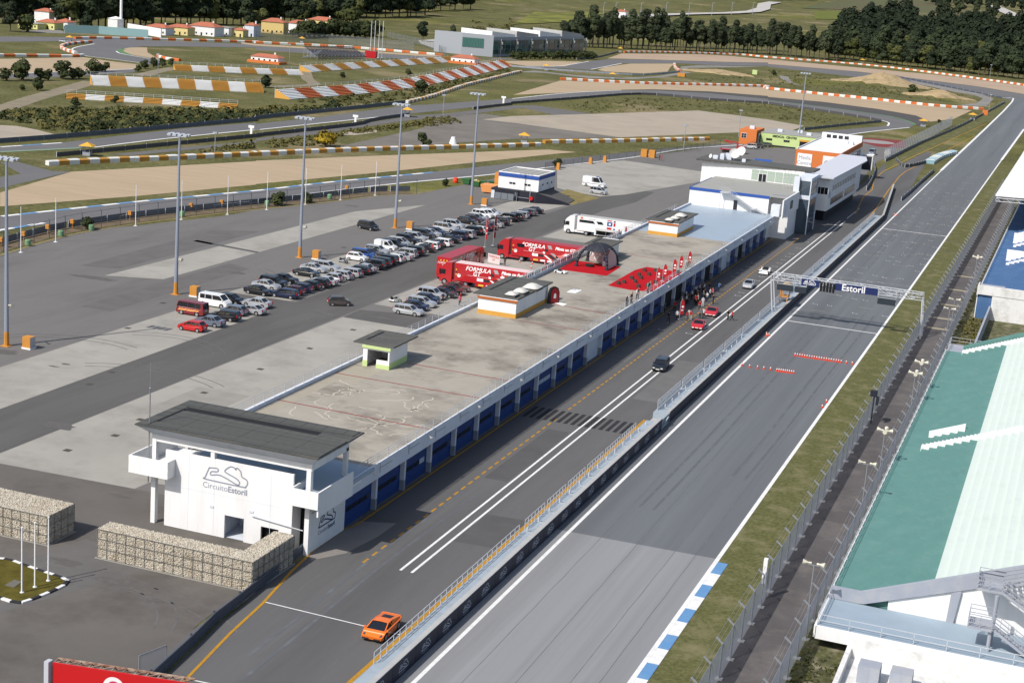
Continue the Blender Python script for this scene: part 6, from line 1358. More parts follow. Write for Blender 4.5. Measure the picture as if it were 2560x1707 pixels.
sb = MB(); sb.box(-2.8,2.6,0.985,0.995,0.85,0.97); sb.box(-2.8,2.6,-0.995,-0.985,0.85,0.97); sb.obj('stripe', PAINT['navy'], am, local=True); sb = MB(); sb.box(0.6,0.9,-0.7,0.7,2.56,2.68); sb.obj('light_bar', PAINT['blue'], am, local=True)
at_car(Z4,1935,505,'people carrier','silver',-0.12,'silver people carrier parked beside the ambulance','cars near the blue banded building')
at_car(Z1,822,278,'off-roader','silver',math.pi,'silver off-roader in front of the orange annexe','cars by the medical centre'); at_car(Z1,895,270,'people carrier','charcoal',math.pi,'charcoal people carrier beside the silver off-roader by the annexe','cars by the medical centre'); at_car(Z1,975,257,'estate','green',math.pi*0.97,'dark green estate in front of the medical centre','cars by the medical centre')
at_car(Z1,2102,338,'van','slate',-math.pi/2,'slate grey van on the apron past the media centre',z=0.9)
p = T1(585,375,0.7); car('estate','silver',p[0],p[1],0.2,'silver estate far off by the track corner umbrella')
b = MB(); p = Z1(2270,350,1.0); b.add([(p[0]-1.5*0+math.cos(a)*1.0,p[1]-2,1.3+math.sin(a)*1.0) for a in [i*math.pi/6 for i in range(12)]]+[(p[0]+math.cos(a)*1.0,p[1]+2,1.3+math.sin(a)*1.0) for a in [i*math.pi/6 for i in range(12)]],[(i,(i+1)%12,12+(i+1)%12,12+i) for i in range(12)]+[tuple(range(11,-1,-1)),tuple(range(12,24))]); b.box(p[0]-0.8,p[0]+0.8,p[1]-1.8,p[1]+1.8,0.04,0.4); tag(b.obj('tank_trailer', mat('tank steel', rgb(200,196,188,0.8),0.4)), 'pale round water tank beside the pit exit fence', 'tank')
# ---- cars in the pit lane
def lane_car(fn, x, y, col, rz, label, kind='sports car', z=0.6): return at_car(fn, x, y, kind, col, rz, label, 'cars in the pit lane', z)
lane_car(Z5,960,1110,'scarlet',-math.pi/2+0.10,'red sports car in front of the two people, nearer of the red pair'); lane_car(Z5,1175,900,'scarlet',-math.pi/2+0.10,'red sports car beside the crowd, farther of the red pair')
lane_car(Z5,1775,460,'silver',-math.pi/2+0.08,'silver sports car driving down the pit lane behind the red pair','coupe')
lane_car(B,1360,175,'black',-math.pi/2+0.06,'black estate car straddling the double white line','estate',0.8)
# ---- orange supercar
def supercar(x, y, rz):
    t = car('supercar','orange',x,y,rz,'bright orange mid engined supercar driving along the pit lane in front')
    for ch in list(t.children):
        if ch.name.startswith(('headlight','number_plate')): bpy.data.objects.remove(ch)
    b = MB(); b.add([(-0.72,-0.40,1.085),(-0.72,0.40,1.085),(-1.55,0.42,0.955),(-1.55,-0.42,0.955)],[(0,1,2,3)]); b.obj('engine_window', M_CARG, t, local=True)
    b = MB(); b.add([(-0.38,-0.69,1.115),(-0.38,0.69,1.115),(-1.95,0.80,0.87),(-1.95,-0.80,0.87)],[(0,1,2,3)]); b.obj('engine_cover', PAINT['orange'], t, local=True)
    b = MB(); b.box(-2.13,-1.98,-0.80,0.80,0.87,0.90); b.obj('spoiler', PAINT['orange'], t, local=True)
    for s in (-1,1):
        b = MB(); b.add([(-0.35,s*0.966,0.42),(-0.75,s*0.966,0.45),(-0.95,s*0.966,0.72),(-0.55,s*0.966,0.70)],[(0,1,2,3)]); b.obj('side_intake', M_TRIM, t, local=True)
        b = MB(); b.box(1.95,2.158,s*0.50-0.28,s*0.50+0.28,0.27,0.38); b.obj('front_intake', M_TRIM, t, local=True)
        b = MB(); b.add([(1.93,s*0.80,0.52),(1.50,s*0.86,0.655),(1.48,s*0.70,0.668),(1.98,s*0.60,0.525)],[(0,1,2,3)]); b.obj('headlight', mat('smoked lamp',(0.06,0.06,0.07),0.1,spec=0.8), t, local=True)
    return t
q = C(1145,1060,0.5); supercar(q[0], q[1], -math.pi/2+0.03)
# ---- white open race buggy
bg = thing('open_sports_car', 'white and black open cockpit sports car in the pit lane', 'car', (*Z5(2040,240,0.5),0.036), -math.pi/2+0.05, 'cars in the pit lane')
m = MB(); m.add([(2.0,-0.85,0.2),(2.0,0.85,0.2),(1.9,0.85,0.5),(1.9,-0.85,0.5),(0.9,-0.45,0.2),(0.9,0.45,0.2),(0.7,0.4,0.72),(0.7,-0.4,0.72)],[(0,1,2,3),(3,2,6,7),(0,3,7,4),(1,5,6,2),(4,5,1,0)])
for s in (-1,1): m.add([(1.7,s*0.5,0.7),(1.7,s*0.95,0.68),(0.8,s*0.95,0.68),(0.8,s*0.5,0.7),(1.25,s*0.5,0.84),(1.25,s*0.95,0.80)],[(0,1,5,4),(4,5,2,3)]); m.add([(-0.5,s*0.5,0.3),(-1.9,s*0.55,0.3),(-1.9,s*0.95,0.4),(-0.5,s*0.92,0.3),(-0.6,s*0.6,0.85),(-1.8,s*0.6,0.95),(-1.8,s*0.92,0.8),(-0.6,s*0.9,0.7)],[(0,1,5,4),(4,5,6,7),(7,6,2,3),(0,4,7,3),(1,2,6,5)])
m.obj('body', PAINT['white'], bg, local=True)
m = MB(); m.box(-1.9,0.9,-0.42,0.42,0.15,0.55); m.box(-1.5,-0.6,-0.35,0.35,0.55,0.95); m.add([(0.8,-0.5,0.6),(0.8,0.5,0.6),(0.45,0.4,0.95),(0.45,-0.4,0.95)],[(0,1,2,3)]); m.obj('cockpit', M_TRIM, bg, local=True)
if 'sports car' in _cp_:
    wls = [q for q in _cp_['sports car'] if q[0] == 'wheel']
    for n_, me, loc in wls: link(n_, me, bg, loc)
# ---- motorcycles
def motorbike(p, rz, label, col):
    t = thing('motorcycle', label, 'motorcycle', (p[0],p[1],0.036), rz, 'parked motorcycles')
    for x in (-0.72,0.75):
        w = MB(); n_ = 14
        for (ro,ri) in ((0.32,0.24),):
            for y_ in (-0.06,0.06):
                w.v += [(x+ro*math.cos(2*math.pi*i/n_),y_,0.32+ro*math.sin(2*math.pi*i/n_)) for i in range(n_)]+[(x+ri*math.cos(2*math.pi*i/n_),y_,0.32+ri*math.sin(2*math.pi*i/n_)) for i in range(n_)]
        for i in range(n_):
            j = (i+1)%n_; w.f += [(i,j,n_+j,n_+i),(2*n_+i,3*n_+i,3*n_+j,2*n_+j),(i,2*n_+i,2*n_+j,j),(n_+i,n_+j,3*n_+j,3*n_+i)]; w.m += [0]*4
        for k in range(3): a = k*math.pi/3; w.bar((x-0.25*math.cos(a),0,0.32-0.25*math.sin(a)),(x+0.25*math.cos(a),0,0.32+0.25*math.sin(a)),0.04)
        w.obj('wheel', M_TYRE, t, local=True)
    w = MB(); w.sphere((0.12,0,0.82),0.24,8,5,0.7); w.obj('tank', PAINT[col], t, local=True)
    w = MB(); w.add([(-0.05,-0.13,0.76),(-0.05,0.13,0.76),(-0.85,0.10,0.86),(-0.85,-0.10,0.86),(-0.05,-0.1,0.66),(-0.05,0.1,0.66),(-0.85,0.06,0.76),(-0.85,-0.06,0.76)],[(0,1,2,3),(7,6,5,4),(0,4,5,1),(1,5,6,2),(2,6,7,3),(3,7,4,0)]); w.obj('seat', M_TRIM, t, local=True)
    w = MB(); w.box(-0.25,0.3,-0.17,0.17,0.28,0.62); w.tube((-0.2,-0.18,0.3),(-0.95,-0.2,0.38),0.06,6); w.obj('engine', M_RIM, t, local=True)
    w = MB(); w.bar((0.75,0,0.32),(0.42,0,1.02),0.08); w.bar((0.42,-0.36,1.06),(0.42,0.36,1.06),0.05); w.bar((-0.72,0,0.32),(-0.2,0,0.5),0.07); w.tube((0.52,0,0.92),(0.62,0,0.9),0.11,8); w.obj('fork', M_STEEL, t, local=True)
    w = MB(); w.add([(-0.5,0.14,0.35),(-0.9,0.14,0.35),(-0.9,0.32,0.35),(-0.5,0.32,0.35),(-0.5,0.14,0.65),(-0.9,0.14,0.65),(-0.9,0.32,0.65),(-0.5,0.32,0.65)],[(3,2,1,0),(4,5,6,7),(0,1,5,4),(1,2,6,5),(2,3,7,6),(3,0,4,7)]); w.obj('pannier', M_TRIM, t, local=True)
motorbike(L(795,832),-0.25,'grey touring motorcycle in the gap beside the white small hatchback','grey'); motorbike(L(1270,1192),0.05,'chrome cruiser motorcycle beside the silver estate by the pit building','charcoal'); motorbike(L(1490,735),0.1,'dark motorcycle at the front of the parked cars beside the charcoal saloon','black')

# ---- articulated race trucks
M_TRED = paint_mat('truck red', (0.40,0.012,0.018)); M_TWHITE = paint_mat('truck white', (0.70,0.70,0.70)); M_TTOP = mat('faded red roof', rgb(170,70,84,0.8),0.6); M_TTOPW = mat('pale pink roof', rgb(232,206,204,0.8),0.6)
M_GRY = mat('grey print', rgb(170,170,172,0.8),0.6); M_PNK = mat('pink print', rgb(226,120,110,0.8),0.6); M_GOLD = mat('gold print', rgb(230,190,60,0.8),0.6); M_BLK = mat('black print', (0.02,0.02,0.022),0.6); M_WPR = mat('white print', (0.8,0.8,0.8),0.6)
def hgv(label, x, y, rz, paint, roofm, kind):
    t = thing('race_truck', label, 'truck', (x,y,0.036), rz, 'race transporters behind the pit building')
    H_ = 3.9
    m = MB(); prof = [(5.9,0.45),(8.05,0.45),(8.1,1.3),(7.95,2.6),(7.6,3.15),(6.9,3.75),(5.9,3.85)]
    n = len(prof); m.add([(a,-1.22,c) for a,c in prof]+[(a,1.22,c) for a,c in prof],[tuple(range(n)),tuple(range(2*n-1,n-1,-1))]+[(i,n+i,n+(i+1)%n,(i+1)%n) for i in range(n)])
    m.box(3.6,5.9,-1.1,1.1,0.5,0.95); cabo = m.obj('cab', paint, t, local=True)
    m = MB(); m.add([(8.07,-1.05,1.65),(8.07,1.05,1.65),(7.98,1.05,2.5),(7.98,-1.05,2.5)],[(0,1,2,3)]); m.obj('windscreen', M_CARG, cabo, local=True)
    for s in (-1,1):
        m = MB(); m.add([(7.0,s*1.235,1.75),(7.85,s*1.235,1.75),(7.72,s*1.235,2.55),(7.0,s*1.235,2.55)],[(0,1,2,3)]); m.obj('side_window', M_CARG, cabo, local=True)
        m = MB(); m.box(7.9,8.1,s*1.3-0.12,s*1.3+0.12,1.8,2.6); m.obj('mirror', M_TRIM, cabo, local=True)
    m = MB(); m.box(8.05,8.16,-1.0,1.0,0.5,0.85); m.obj('bumper', paint if kind != 'pi' else paint, cabo, local=True)
    m = MB(); m.box(-8.0,5.35,-1.27,1.27,0.95,H_); m.box(-7.9,1.6,-1.25,1.25,0.42,0.95) ; tr = m.obj('trailer', paint, t, local=True)
    m = MB(); m.box(-8.0,5.35,-1.272,1.272,H_,H_+0.02); m.obj('trailer_roof', roofm, tr, local=True)
    def wh(xc, yc):
        w = MB(); s = 1 if yc > 0 else -1
        for (rr,y0,y1,mi) in ((0.5,-0.16,0.16,0),(0.28,0.16 if s > 0 else -0.18,0.18 if s > 0 else -0.16,1)):
            o = len(w.v); n_ = 16
            for yy in (y0,y1): w.v += [(xc+rr*math.cos(2*math.pi*i/n_),yc+yy,0.5+rr*math.sin(2*math.pi*i/n_)) for i in range(n_)]
            w.f += [(o+i,o+(i+1)%n_,o+n_+(i+1)%n_,o+n_+i) for i in range(n_)]+[tuple(range(o+n_-1,o-1,-1)),tuple(range(o+n_,o+2*n_))]; w.m += [mi]*(n_+2)
        w.obj('wheel',[M_TYRE,M_RIM],t,local=True)
    for xc in (7.1,3.3,-4.4,-5.7,-7.0):
        for s in (-1.1,1.12): wh(xc,s)
    m = MB(); m.box(2.6,4.1,-1.26,1.26,0.9,1.12); m.obj('mudguard', M_TRIM if kind != 'pi' else M_TRIM, t, local=True)
    sides = (1,-1)
    for s in sides:
        yv = s*1.285; xd = (-s,0,0); up = (0,0,1)
        def T(msg, xx, zz, size, mt, nm='lettering', **kw): e = MB(); text_on(e,msg,(xx,yv,zz),xd,up,size,**kw); e.obj(nm,mt,tr,local=True)
        def PG(pts, mt, nm='graphic', d=0.0): e = MB(); e.add([(a,yv+s*d,c) for a,c in pts],[tuple(range(len(pts)))]); e.obj(nm,mt,tr,local=True)
        if kind == 'pi':
            PG([(4.9,3.2),(2.0,3.2),(1.5,2.65),(4.9,2.65)],M_PANE,'side_window'); PG([(1.3,3.2),(0.1,3.2),(-0.3,2.65),(0.9,2.65)],M_PANE,'side_window')
            PG([(4.7,3.75),(4.15,3.75),(4.15,3.35),(4.7,3.35)],M_ORANGE)
            for a,c,w_,h_,mt in ((-1.0,3.55,1.0,0.2,'red'),(-1.0,2.55,1.1,0.85,'blue'),(-1.0,1.45,1.0,0.85,'red'),(-2.35,3.4,0.4,0.3,'navy'),(-2.35,2.6,0.4,0.7,'red'),(-2.35,1.4,0.4,0.8,'blue')): PG([(a,c),(a-w_,c),(a-w_,c+h_),(a,c+h_)],PAINT[mt])
            PG([(-1.35,2.8),(-1.75,2.8),(-1.75,3.15),(-1.35,3.15)],M_WPR,d=0.004)
            T('PILOTAGEM',2.2,3.45,0.28,M_GRY); T('circuit training',-5.6,2.9,0.42,M_GRY); T('motorsport',-5.6,2.45,0.36,M_GRY)
            if s > 0:
                e = MB(); e.add([(1.3,1.27,1.9),(-3.2,1.27,1.9),(-3.4,2.2,1.55),(1.2,2.2,1.55)],[(0,1,2,3)]); e.obj('awning', M_CAP, tr, local=True)
                e = MB(); e.box(-3.2,1.2,1.262,1.29,0.6,1.55); e.obj('locker', M_INSIDE, tr, local=True)
                for xx in (1.2,-0.9,-3.2):
                    e = MB(); e.bar((xx,1.32,0.5),(xx,1.32,1.7),0.08); e.obj('locker_post', M_RAIL, tr, local=True)
            continue
        T('FORMULA',1.2,3.2,0.98,M_WPR,shear=0.25,bold=0.02); T('GT',1.45,2.45,0.98,M_WPR,shear=0.25,bold=0.02)
        PG([(3.0,2.12),(-0.6,2.12),(-0.6,2.09),(3.0,2.09)],M_WPR)
        PG([(4.55+0.32*math.cos(i*0.7),1.85+0.32*math.sin(i*0.7)) for i in range(9)],M_WPR,'badge'); e = MB(); stroke(e,[(0.17*math.cos(i*0.7),0.2*math.sin(i*0.7)) for i in range(6)],0.08,(4.55,yv+s*0.006,1.85),xd,up,closed=False); e.obj('badge_mark',M_BLK,tr,local=True)
        for zz, mt in ((2.75,M_GOLD),(2.35,M_BLK),(1.95,M_GOLD)): PG([(5.15,zz+0.15),(4.95,zz+0.15),(4.95,zz-0.02),(5.05,zz-0.15),(5.15,zz-0.02)],mt,'shield')
        PG([(-1.5,3.6),(-2.2,3.6),(-2.5,2.95),(-1.8,2.95)],M_GRY); PG([(-1.0,2.9),(-1.6,2.9),(-1.75,2.4),(-1.15,2.4)],M_BLK); PG([(-0.7,2.35),(-1.1,2.35),(-1.15,2.0),(-0.75,2.0)],M_WPR)
        PG([(-0.9,1.75),(-1.3,1.75),(-2.6,0.95),(-2.2,0.9)],M_WPR); PG([(-1.5,1.9),(-2.2,1.95),(-3.9,1.0),(-3.0,0.95)],M_BLK); PG([(-2.1,2.25),(-2.8,2.25),(-4.4,1.2),(-3.8,1.15)],M_GRY)
        PG([(1.3,1.85),(0.2,1.85),(0.2,1.35),(1.3,1.35)],M_WPR); PG([(0.1,1.8),(-0.9,1.8),(-0.9,1.35),(0.1,1.35)],M_BLK); e = MB(); text_on(e,'GT',(0.75,yv+s*0.006,1.6),xd,up,0.4); e.obj('lettering',M_BLK,tr,local=True)
        for k in range(5): PG([(1.0-k*1.35,0.85),(0.1-k*1.35,0.85),(0.1-k*1.35,0.55),(1.0-k*1.35,0.55)],M_WPR if k else M_GOLD,'sponsor_patch')
        if kind == 'ferrari': T('Pilota un Ferrari',-5.3,3.25,0.72,M_WPR,shear=0.2,bold=0.03); T('de competici\u00f3n',-5.0,2.6,0.72,M_WPR,shear=0.2,bold=0.03)
        else:
            T('Pilota un GT',-4.9,3.2,0.72,M_WPR,shear=0.2,bold=0.03)
            PG([(-3.2,1.5),(-3.3,1.9),(-4.2,2.1),(-5.0,2.6),(-6.4,2.62),(-7.2,2.15),(-7.6,2.0),(-7.7,1.5)],M_PNK,'car_picture'); PG([(-4.5,2.1),(-5.1,2.5),(-6.3,2.5),(-6.8,2.1)],M_WPR,'car_picture',0.004)
            PG([(4.4,3.25),(2.9,3.25),(2.9,2.6),(4.2,2.6)],M_PANE,'side_window')
    # rear doors
    e = MB(); text_on(e,'FORMULA',(-8.01,0,2.95),(0,-1,0),(0,0,1),0.5,shear=0.25); text_on(e,'GT',(-8.01,0,2.55),(0,-1,0),(0,0,1),0.5,shear=0.25)
    if kind != 'pi':
        e.obj('lettering', M_WPR, tr, local=True)
        for yy in (-0.55,0,0.55): e = MB(); e.add([(-8.01,yy-0.12,3.5),(-8.01,yy+0.12,3.5),(-8.01,yy+0.1,3.3),(-8.01,yy,3.2),(-8.01,yy-0.1,3.3)],[(4,3,2,1,0)]); e.obj('shield', M_GOLD, tr, local=True)
        e = MB(); e.box(-8.03,-8.0,-0.9,-0.2,0.7,1.0); e.obj('tail_light', M_GOLD, tr, local=True)
    return t
hgv('red race truck nearest the large stair hut, lettered about driving a racing car', -90.0, 241.7, math.pi, M_TRED, M_TTOPW, 'ferrari')
hgv('red race truck beside the black dome tent, with a car pictured on its side', -90.5, 270.3, math.pi, M_TRED, M_TTOP, 'gt')
hgv('red race truck parked lengthwise, its back end towards the other cab', -98.6, 251.4, math.pi/2, M_TRED, M_TTOP, 'gt')
hgv('white race truck with red and blue squares and an awning on its side', -89.6, 306.2, math.pi, M_TWHITE, M_CAP, 'pi')
# ---- red crane lorry
cl = thing('crane_lorry', 'red flatbed recovery lorry with a folded crane near the orange annexe', 'lorry', (*Z1(655,320,0.8),0.036), 0.1)
m = MB(); m.box(1.3,3.2,-1.15,1.15,0.7,2.3); m.add([(3.2,-1.15,0.7),(3.2,1.15,0.7),(3.35,1.1,1.5),(3.35,-1.1,1.5)],[(0,1,2,3)]); m.obj('cab', M_TRED, cl, local=True)
m = MB(); m.box(3.2,3.24,-0.95,0.95,1.5,2.15); m.box(2.0,3.0,-1.17,-1.15,1.5,2.1); m.box(2.0,3.0,1.15,1.17,1.5,2.1); m.obj('windows', M_CARG, cl, local=True)
m = MB(); m.box(-4.2,1.1,-1.2,1.2,0.85,1.1); m.box(-4.2,-4.1,-1.2,1.2,0.4,1.5); m.obj('flatbed', M_TRED, cl, local=True)
m = MB(); m.box(0.6,1.1,-0.4,0.4,1.1,3.2); m.bar((0.85,0,3.2),(-3.4,0,3.6),0.35); m.bar((-3.4,0,3.6),(-1.0,0,2.7),0.25); m.obj('crane_arm', M_TRED, cl, local=True)
for xc in (2.4,-2.2,-3.2):
    for s in (-1,1):
        w = MB(); n_ = 14
        for yy in (s*0.85,s*1.17): w.v += [(xc+0.5*math.cos(2*math.pi*i/n_),yy,0.5+0.5*math.sin(2*math.pi*i/n_)) for i in range(n_)]
        w.f = [(i,(i+1)%n_,n_+(i+1)%n_,n_+i) for i in range(n_)]+[tuple(range(n_-1,-1,-1)),tuple(range(n_,2*n_))]; w.m = [0]*(n_+2); w.obj('wheel', M_TYRE, cl, local=True)
# ================================================================== EVENT ON THE ROOF
M_CARPET = mat('red carpet', rgb(204,36,46,0.62), 0.95, var=0.06, scale=0.6, spec=0.05)
def carpet(label, pts):
    b = MB(); b.prism(pts, RZ+0.002, RZ+0.03); return tag(b.obj('red_carpet', M_CARPET), label, 'carpet', 'red carpets on the roof')
carpet('square red carpet under the black dome tent', [Z3(100,550,RZ),Z3(800,645,RZ),Z3(1010,515,RZ),Z3(330,420,RZ)])
carpet('large red carpet dotted with dark cube stools', [Z3(825,785,RZ),Z3(1130,850,RZ),(-59.5,Z3(1500,885,RZ)[1]),(-59.45,Z3(1970,605,RZ)[1]),Z3(1390,515,RZ),Z3(1220,560,RZ)])
st_ = MB(); st_.box(-0.26,0.26,-0.26,0.26,0.03,0.5); st_.box(-0.24,0.24,-0.24,0.24,0.5,0.53); stm = st_.mesh('cube_stool', mat('charcoal stool', rgb(70,64,58,0.8),0.8))
spots = ((975,755),(1058,735),(1170,675),(1278,628),(1358,565),(1525,565),(1422,622),(1305,672),(1220,728),(1268,797),(1410,787),(1515,737),(1620,675),(1885,600))
for i, (x,y) in enumerate(spots):
    q = Z3(x,y+18,RZ); o = link('cube_stool', stm, None, (min(q[0],-59.9),q[1],RZ+0.0)); tag(o, 'dark cube stool scattered on the large red carpet', 'stool', 'cube stools on the red carpet')
for i, o in enumerate([o for o in COL.objects if o.name.startswith('cube_stool')]):
    o['label'] = ['dark cube stool at the near corner tip of the red carpet','dark cube stool second in from the near corner tip of the carpet','dark cube stool third along the left edge of the large carpet','dark cube stool fourth along the left edge of the large carpet','dark cube stool in the far left corner of the large carpet','dark cube stool in the middle of the far edge of the carpet','dark cube stool right of the pair near the carpet centre','dark cube stool in the centre of the large carpet','dark cube stool in the middle of the near half of the carpet','dark cube stool on the near edge of the large carpet','dark cube stool near edge, second from the railing','dark cube stool below the lowest red banner','dark cube stool beside the banner with the curved pole','dark cube stool under the tall banners at the railing'][i]
# ---- dome tent
dt = thing('dome_tent', 'black inflatable dome tent with four arched legs on a red carpet', 'tent', (-72.9,246.8,RZ))
M_TENT = mat('black tent fabric', rgb(48,50,60,0.8), 0.7); M_TENTR = mat('pale grey red lining', rgb(206,182,178,0.8),0.8)
cx, cy, hx, hy, ht = -72.9,247.0,2.6,3.0,3.6
for sx in (-1,1):
    for sy in (-1,1):
        b = MB(); pr = None
        for i in range(11):
            t = i/10*math.pi/2; r = math.cos(t); p = (cx+sx*hx*r, cy+sy*hy*r, RZ+0.03+ht*math.sin(t)**0.9 if t > 0 else RZ+0.03)
            if pr: b.tube(pr,p,0.27-0.008*i,8,0.26-0.008*i)
            pr = p
        b.tube((cx+sx*hx,cy+sy*hy,RZ+0.03),(cx+sx*hx,cy+sy*hy,RZ+0.25),0.4,8,0.3); b.obj('leg', M_TENT, dt, smooth=True)
n = 12
def dome(u, v):
    # quarter canopy between legs: corners on the arches, sagging to an edge arch
    a = 2*math.pi*u; t = v*math.pi/2
    ct = math.cos(t); k = abs(math.sin(2*(a)))**0.55
    r = 1.0*ct*(0.78+0.22*k); return (cx+hx*1.38*r*math.cos(a), cy+hy*1.38*r*math.sin(a), RZ+0.1+ht*math.sin(t)**0.9)
b = MB(); nu, nv = 40, 8; v0 = 0.60
vs = []
for j in range(nv+1):
    for i in range(nu):
        u = i/nu; k = abs(math.sin(4*math.pi*u/2)) ; lowv = v0-0.12*k; v = lowv+(1-lowv)*j/nv; vs.append(dome(u, v))
b.add(vs, [(j*nu+i,j*nu+(i+1)%nu,(j+1)*nu+(i+1)%nu,(j+1)*nu+i) for j in range(nv) for i in range(nu)]); b.obj('canopy', M_TENT, dt, smooth=True)
# back and side walls with white print
for (side, pts) in (('back',[(cx-hx,cy+hy),(cx+hx,cy+hy)]),('side',[(cx+hx,cy+hy),(cx+hx,cy-hy)])):
    b = MB(); (ax,ay),(bx_,by_) = pts; top = []
    vs = []; n = 10
    for i in range(n+1):
        t = i/n; h = 2.9*math.sin(math.pi*t)**0.45 if 0 < t < 1 else 0.02; ins = 0.25*math.sin(math.pi*t)
        x, y = ax+(bx_-ax)*t, ay+(by_-ay)*t
        dx, dy = (cx-x)*ins*0.12, (cy-y)*ins*0.12
        vs += [(x,y,RZ+0.04),(x+(cx-x)*0.18*math.sin(math.pi*t),y+(cy-y)*0.18*math.sin(math.pi*t),RZ+h)]
    b.add(vs,[(2*i,2*i+2,2*i+3,2*i+1) for i in range(n)]); wl = b.obj('wall', M_TENTR, dt)
b = MB(); y_ = cy+hy-0.5
for i, s in enumerate(('RACE','YOUR','GT')): text_on(b,s,(cx-0.9,y_-0.12,RZ+2.0-i*0.6),(1,0,0),(0,0,1),0.62,bold=0.03)
x_ = cx+hx-0.62
for i, s in enumerate(('DRIVE','YOUR','GT')): text_on(b,s,(x_,cy+0.4,RZ+2.0-i*0.6),(0,1,0),(0,0,1),0.62,bold=0.03)
b.obj('lettering', M_WPR, dt)
b = MB(); b.lathe((-73.6,245.3,RZ+0.03),[(0.75,0),(0.75,0.32),(0.35,0.36)],14); tag(b.obj('tyre_table', M_TYRE), 'low round black table inside the dome tent', 'table')
sm = thing('game_console', 'white and blue upright game console inside the dome tent', 'console', (-71.6,247.2,RZ+0.03))
b = MB(); b.box(-72.0,-71.2,247.1,247.4,RZ+0.03,RZ+1.75); b.obj('cabinet', M_WALLB, sm); b = MB(); b.box(-71.9,-71.3,247.05,247.1,RZ+0.9,RZ+1.6); b.obj('screen', PAINT['blue'], sm)
b = MB(); b.add([(-71.0,246.6,RZ+0.03),(-70.5,246.6,RZ+0.03),(-70.5,247.8,RZ+0.03),(-71.0,247.8,RZ+0.03),(-71.0,246.6,RZ+0.4),(-70.5,246.6,RZ+0.4),(-70.5,247.8,RZ+0.9),(-71.0,247.8,RZ+0.9)],[(3,2,1,0),(4,5,6,7),(0,1,5,4),(1,2,6,5),(2,3,7,6),(3,0,4,7)]); tag(b.obj('racing_seat', M_TRIM), 'black racing seat beside the console in the dome tent', 'seat')
# ---- kart
kt = thing('go_kart', 'white racing kart parked on the roof beside the tent carpet', 'kart', (*Z3(130,600,RZ),RZ), -0.15)
b = MB(); b.box(-0.8,0.7,-0.28,0.28,0.08,0.2); b.box(0.7,1.0,-0.55,0.55,0.1,0.32); b.box(-0.5,0.5,0.34,0.6,0.08,0.3); b.box(-0.5,0.5,-0.6,-0.34,0.08,0.3); b.box(-0.95,-0.75,-0.6,0.6,0.12,0.34); b.obj('body', M_WPR, kt, local=True)
b = MB(); b.box(-0.45,0.0,-0.2,0.2,0.2,0.55); b.bar((0.35,0,0.2),(0.15,0,0.5),0.04); b.obj('seat', M_TRIM, kt, local=True)
for x in (-0.6,0.55):
    for y in (-0.62,0.62): b = MB(); b.tube((x,y-0.1,0.14),(x,y+0.1,0.14),0.14,10); b.obj('wheel', M_TYRE, kt, local=True)
# ---- feather banners
def feather(x, y, z, label, rz=0.0, h=2.9, dark=False):
    t = thing('feather_banner', label, 'banner', (x,y,z), rz, 'red feather banners')
    b = MB(); b.tube((0,0,0),(0,0,h*0.8),0.03,5); b.tube((0,0,h*0.8),(0.25,0,h),0.025,5); b.box(-0.25,0.25,-0.25,0.25,0,0.06); b.obj('pole', M_RAIL, t, local=True)
    b = MB(); prof = [(0.02,0.62*h*0.4),(0.55,0.62*h*0.4),(0.66,h*0.6),(0.62,h*0.8),(0.42,h*0.95),(0.24,h),(0.06,h*0.9)]
    n = len(prof); b.add([(a,-0.012,c) for a,c in prof]+[(a,0.012,c) for a,c in prof],[tuple(range(n)),tuple(range(2*n-1,n-1,-1))]+[(i,n+i,n+(i+1)%n,(i+1)%n) for i in range(n)]); fl = b.obj('flag', mat('banner red', rgb(186,36,44,0.7),0.7), t, local=True)
    b = MB(); plate(b,[(0.17*math.cos(i*math.pi/6),0.17*math.sin(i*math.pi/6)) for i in range(12)],(0.36,-0.016,h*0.62),(1,0,0),(0,0,1)); text_on(b,'GT',(0.34,-0.016,h*0.45),(1,0,0),(0,0,1),0.26,bold=0.02); b.obj('badge', M_WPR, fl, local=True)
for i, (x,y) in enumerate(((1605,790),(1700,740),(1840,660),(1935,605),(2060,540))):
    q = Z3(x,y,RZ); feather(q[0]-0.9,q[1],RZ+0.03,f'red feather banner along the roof railing, {ORD[i]} from the near end', 0.15)
for i, (x,y) in enumerate(((-79.4,262.0),(-79.2,265.5),(-79.0,276),(-79.1,279.5),(-78.9,283.5))):
    feather(x,y,0.04,f'tall red feather banner behind the tent hut, {ORD[i]} from the near end', 0.5, h=6.2 if i < 2 else 6.6)
for i, q in enumerate((Z2(735,580),Z2(852,560))): feather(q[0]+0.4,q[1]+3.2,0.04,f'red feather banner behind the lengthwise red truck, {ORD[i]} from its cab', -0.6 if i == 0 else 1.2, h=6.0)
# leaning red banner among the crowd, in the pit lane
q = Z5(640,1040); feather(q[0],q[1],0.03,'leaning red banner beside the crowd in the pit lane', 0.4, h=3.4)
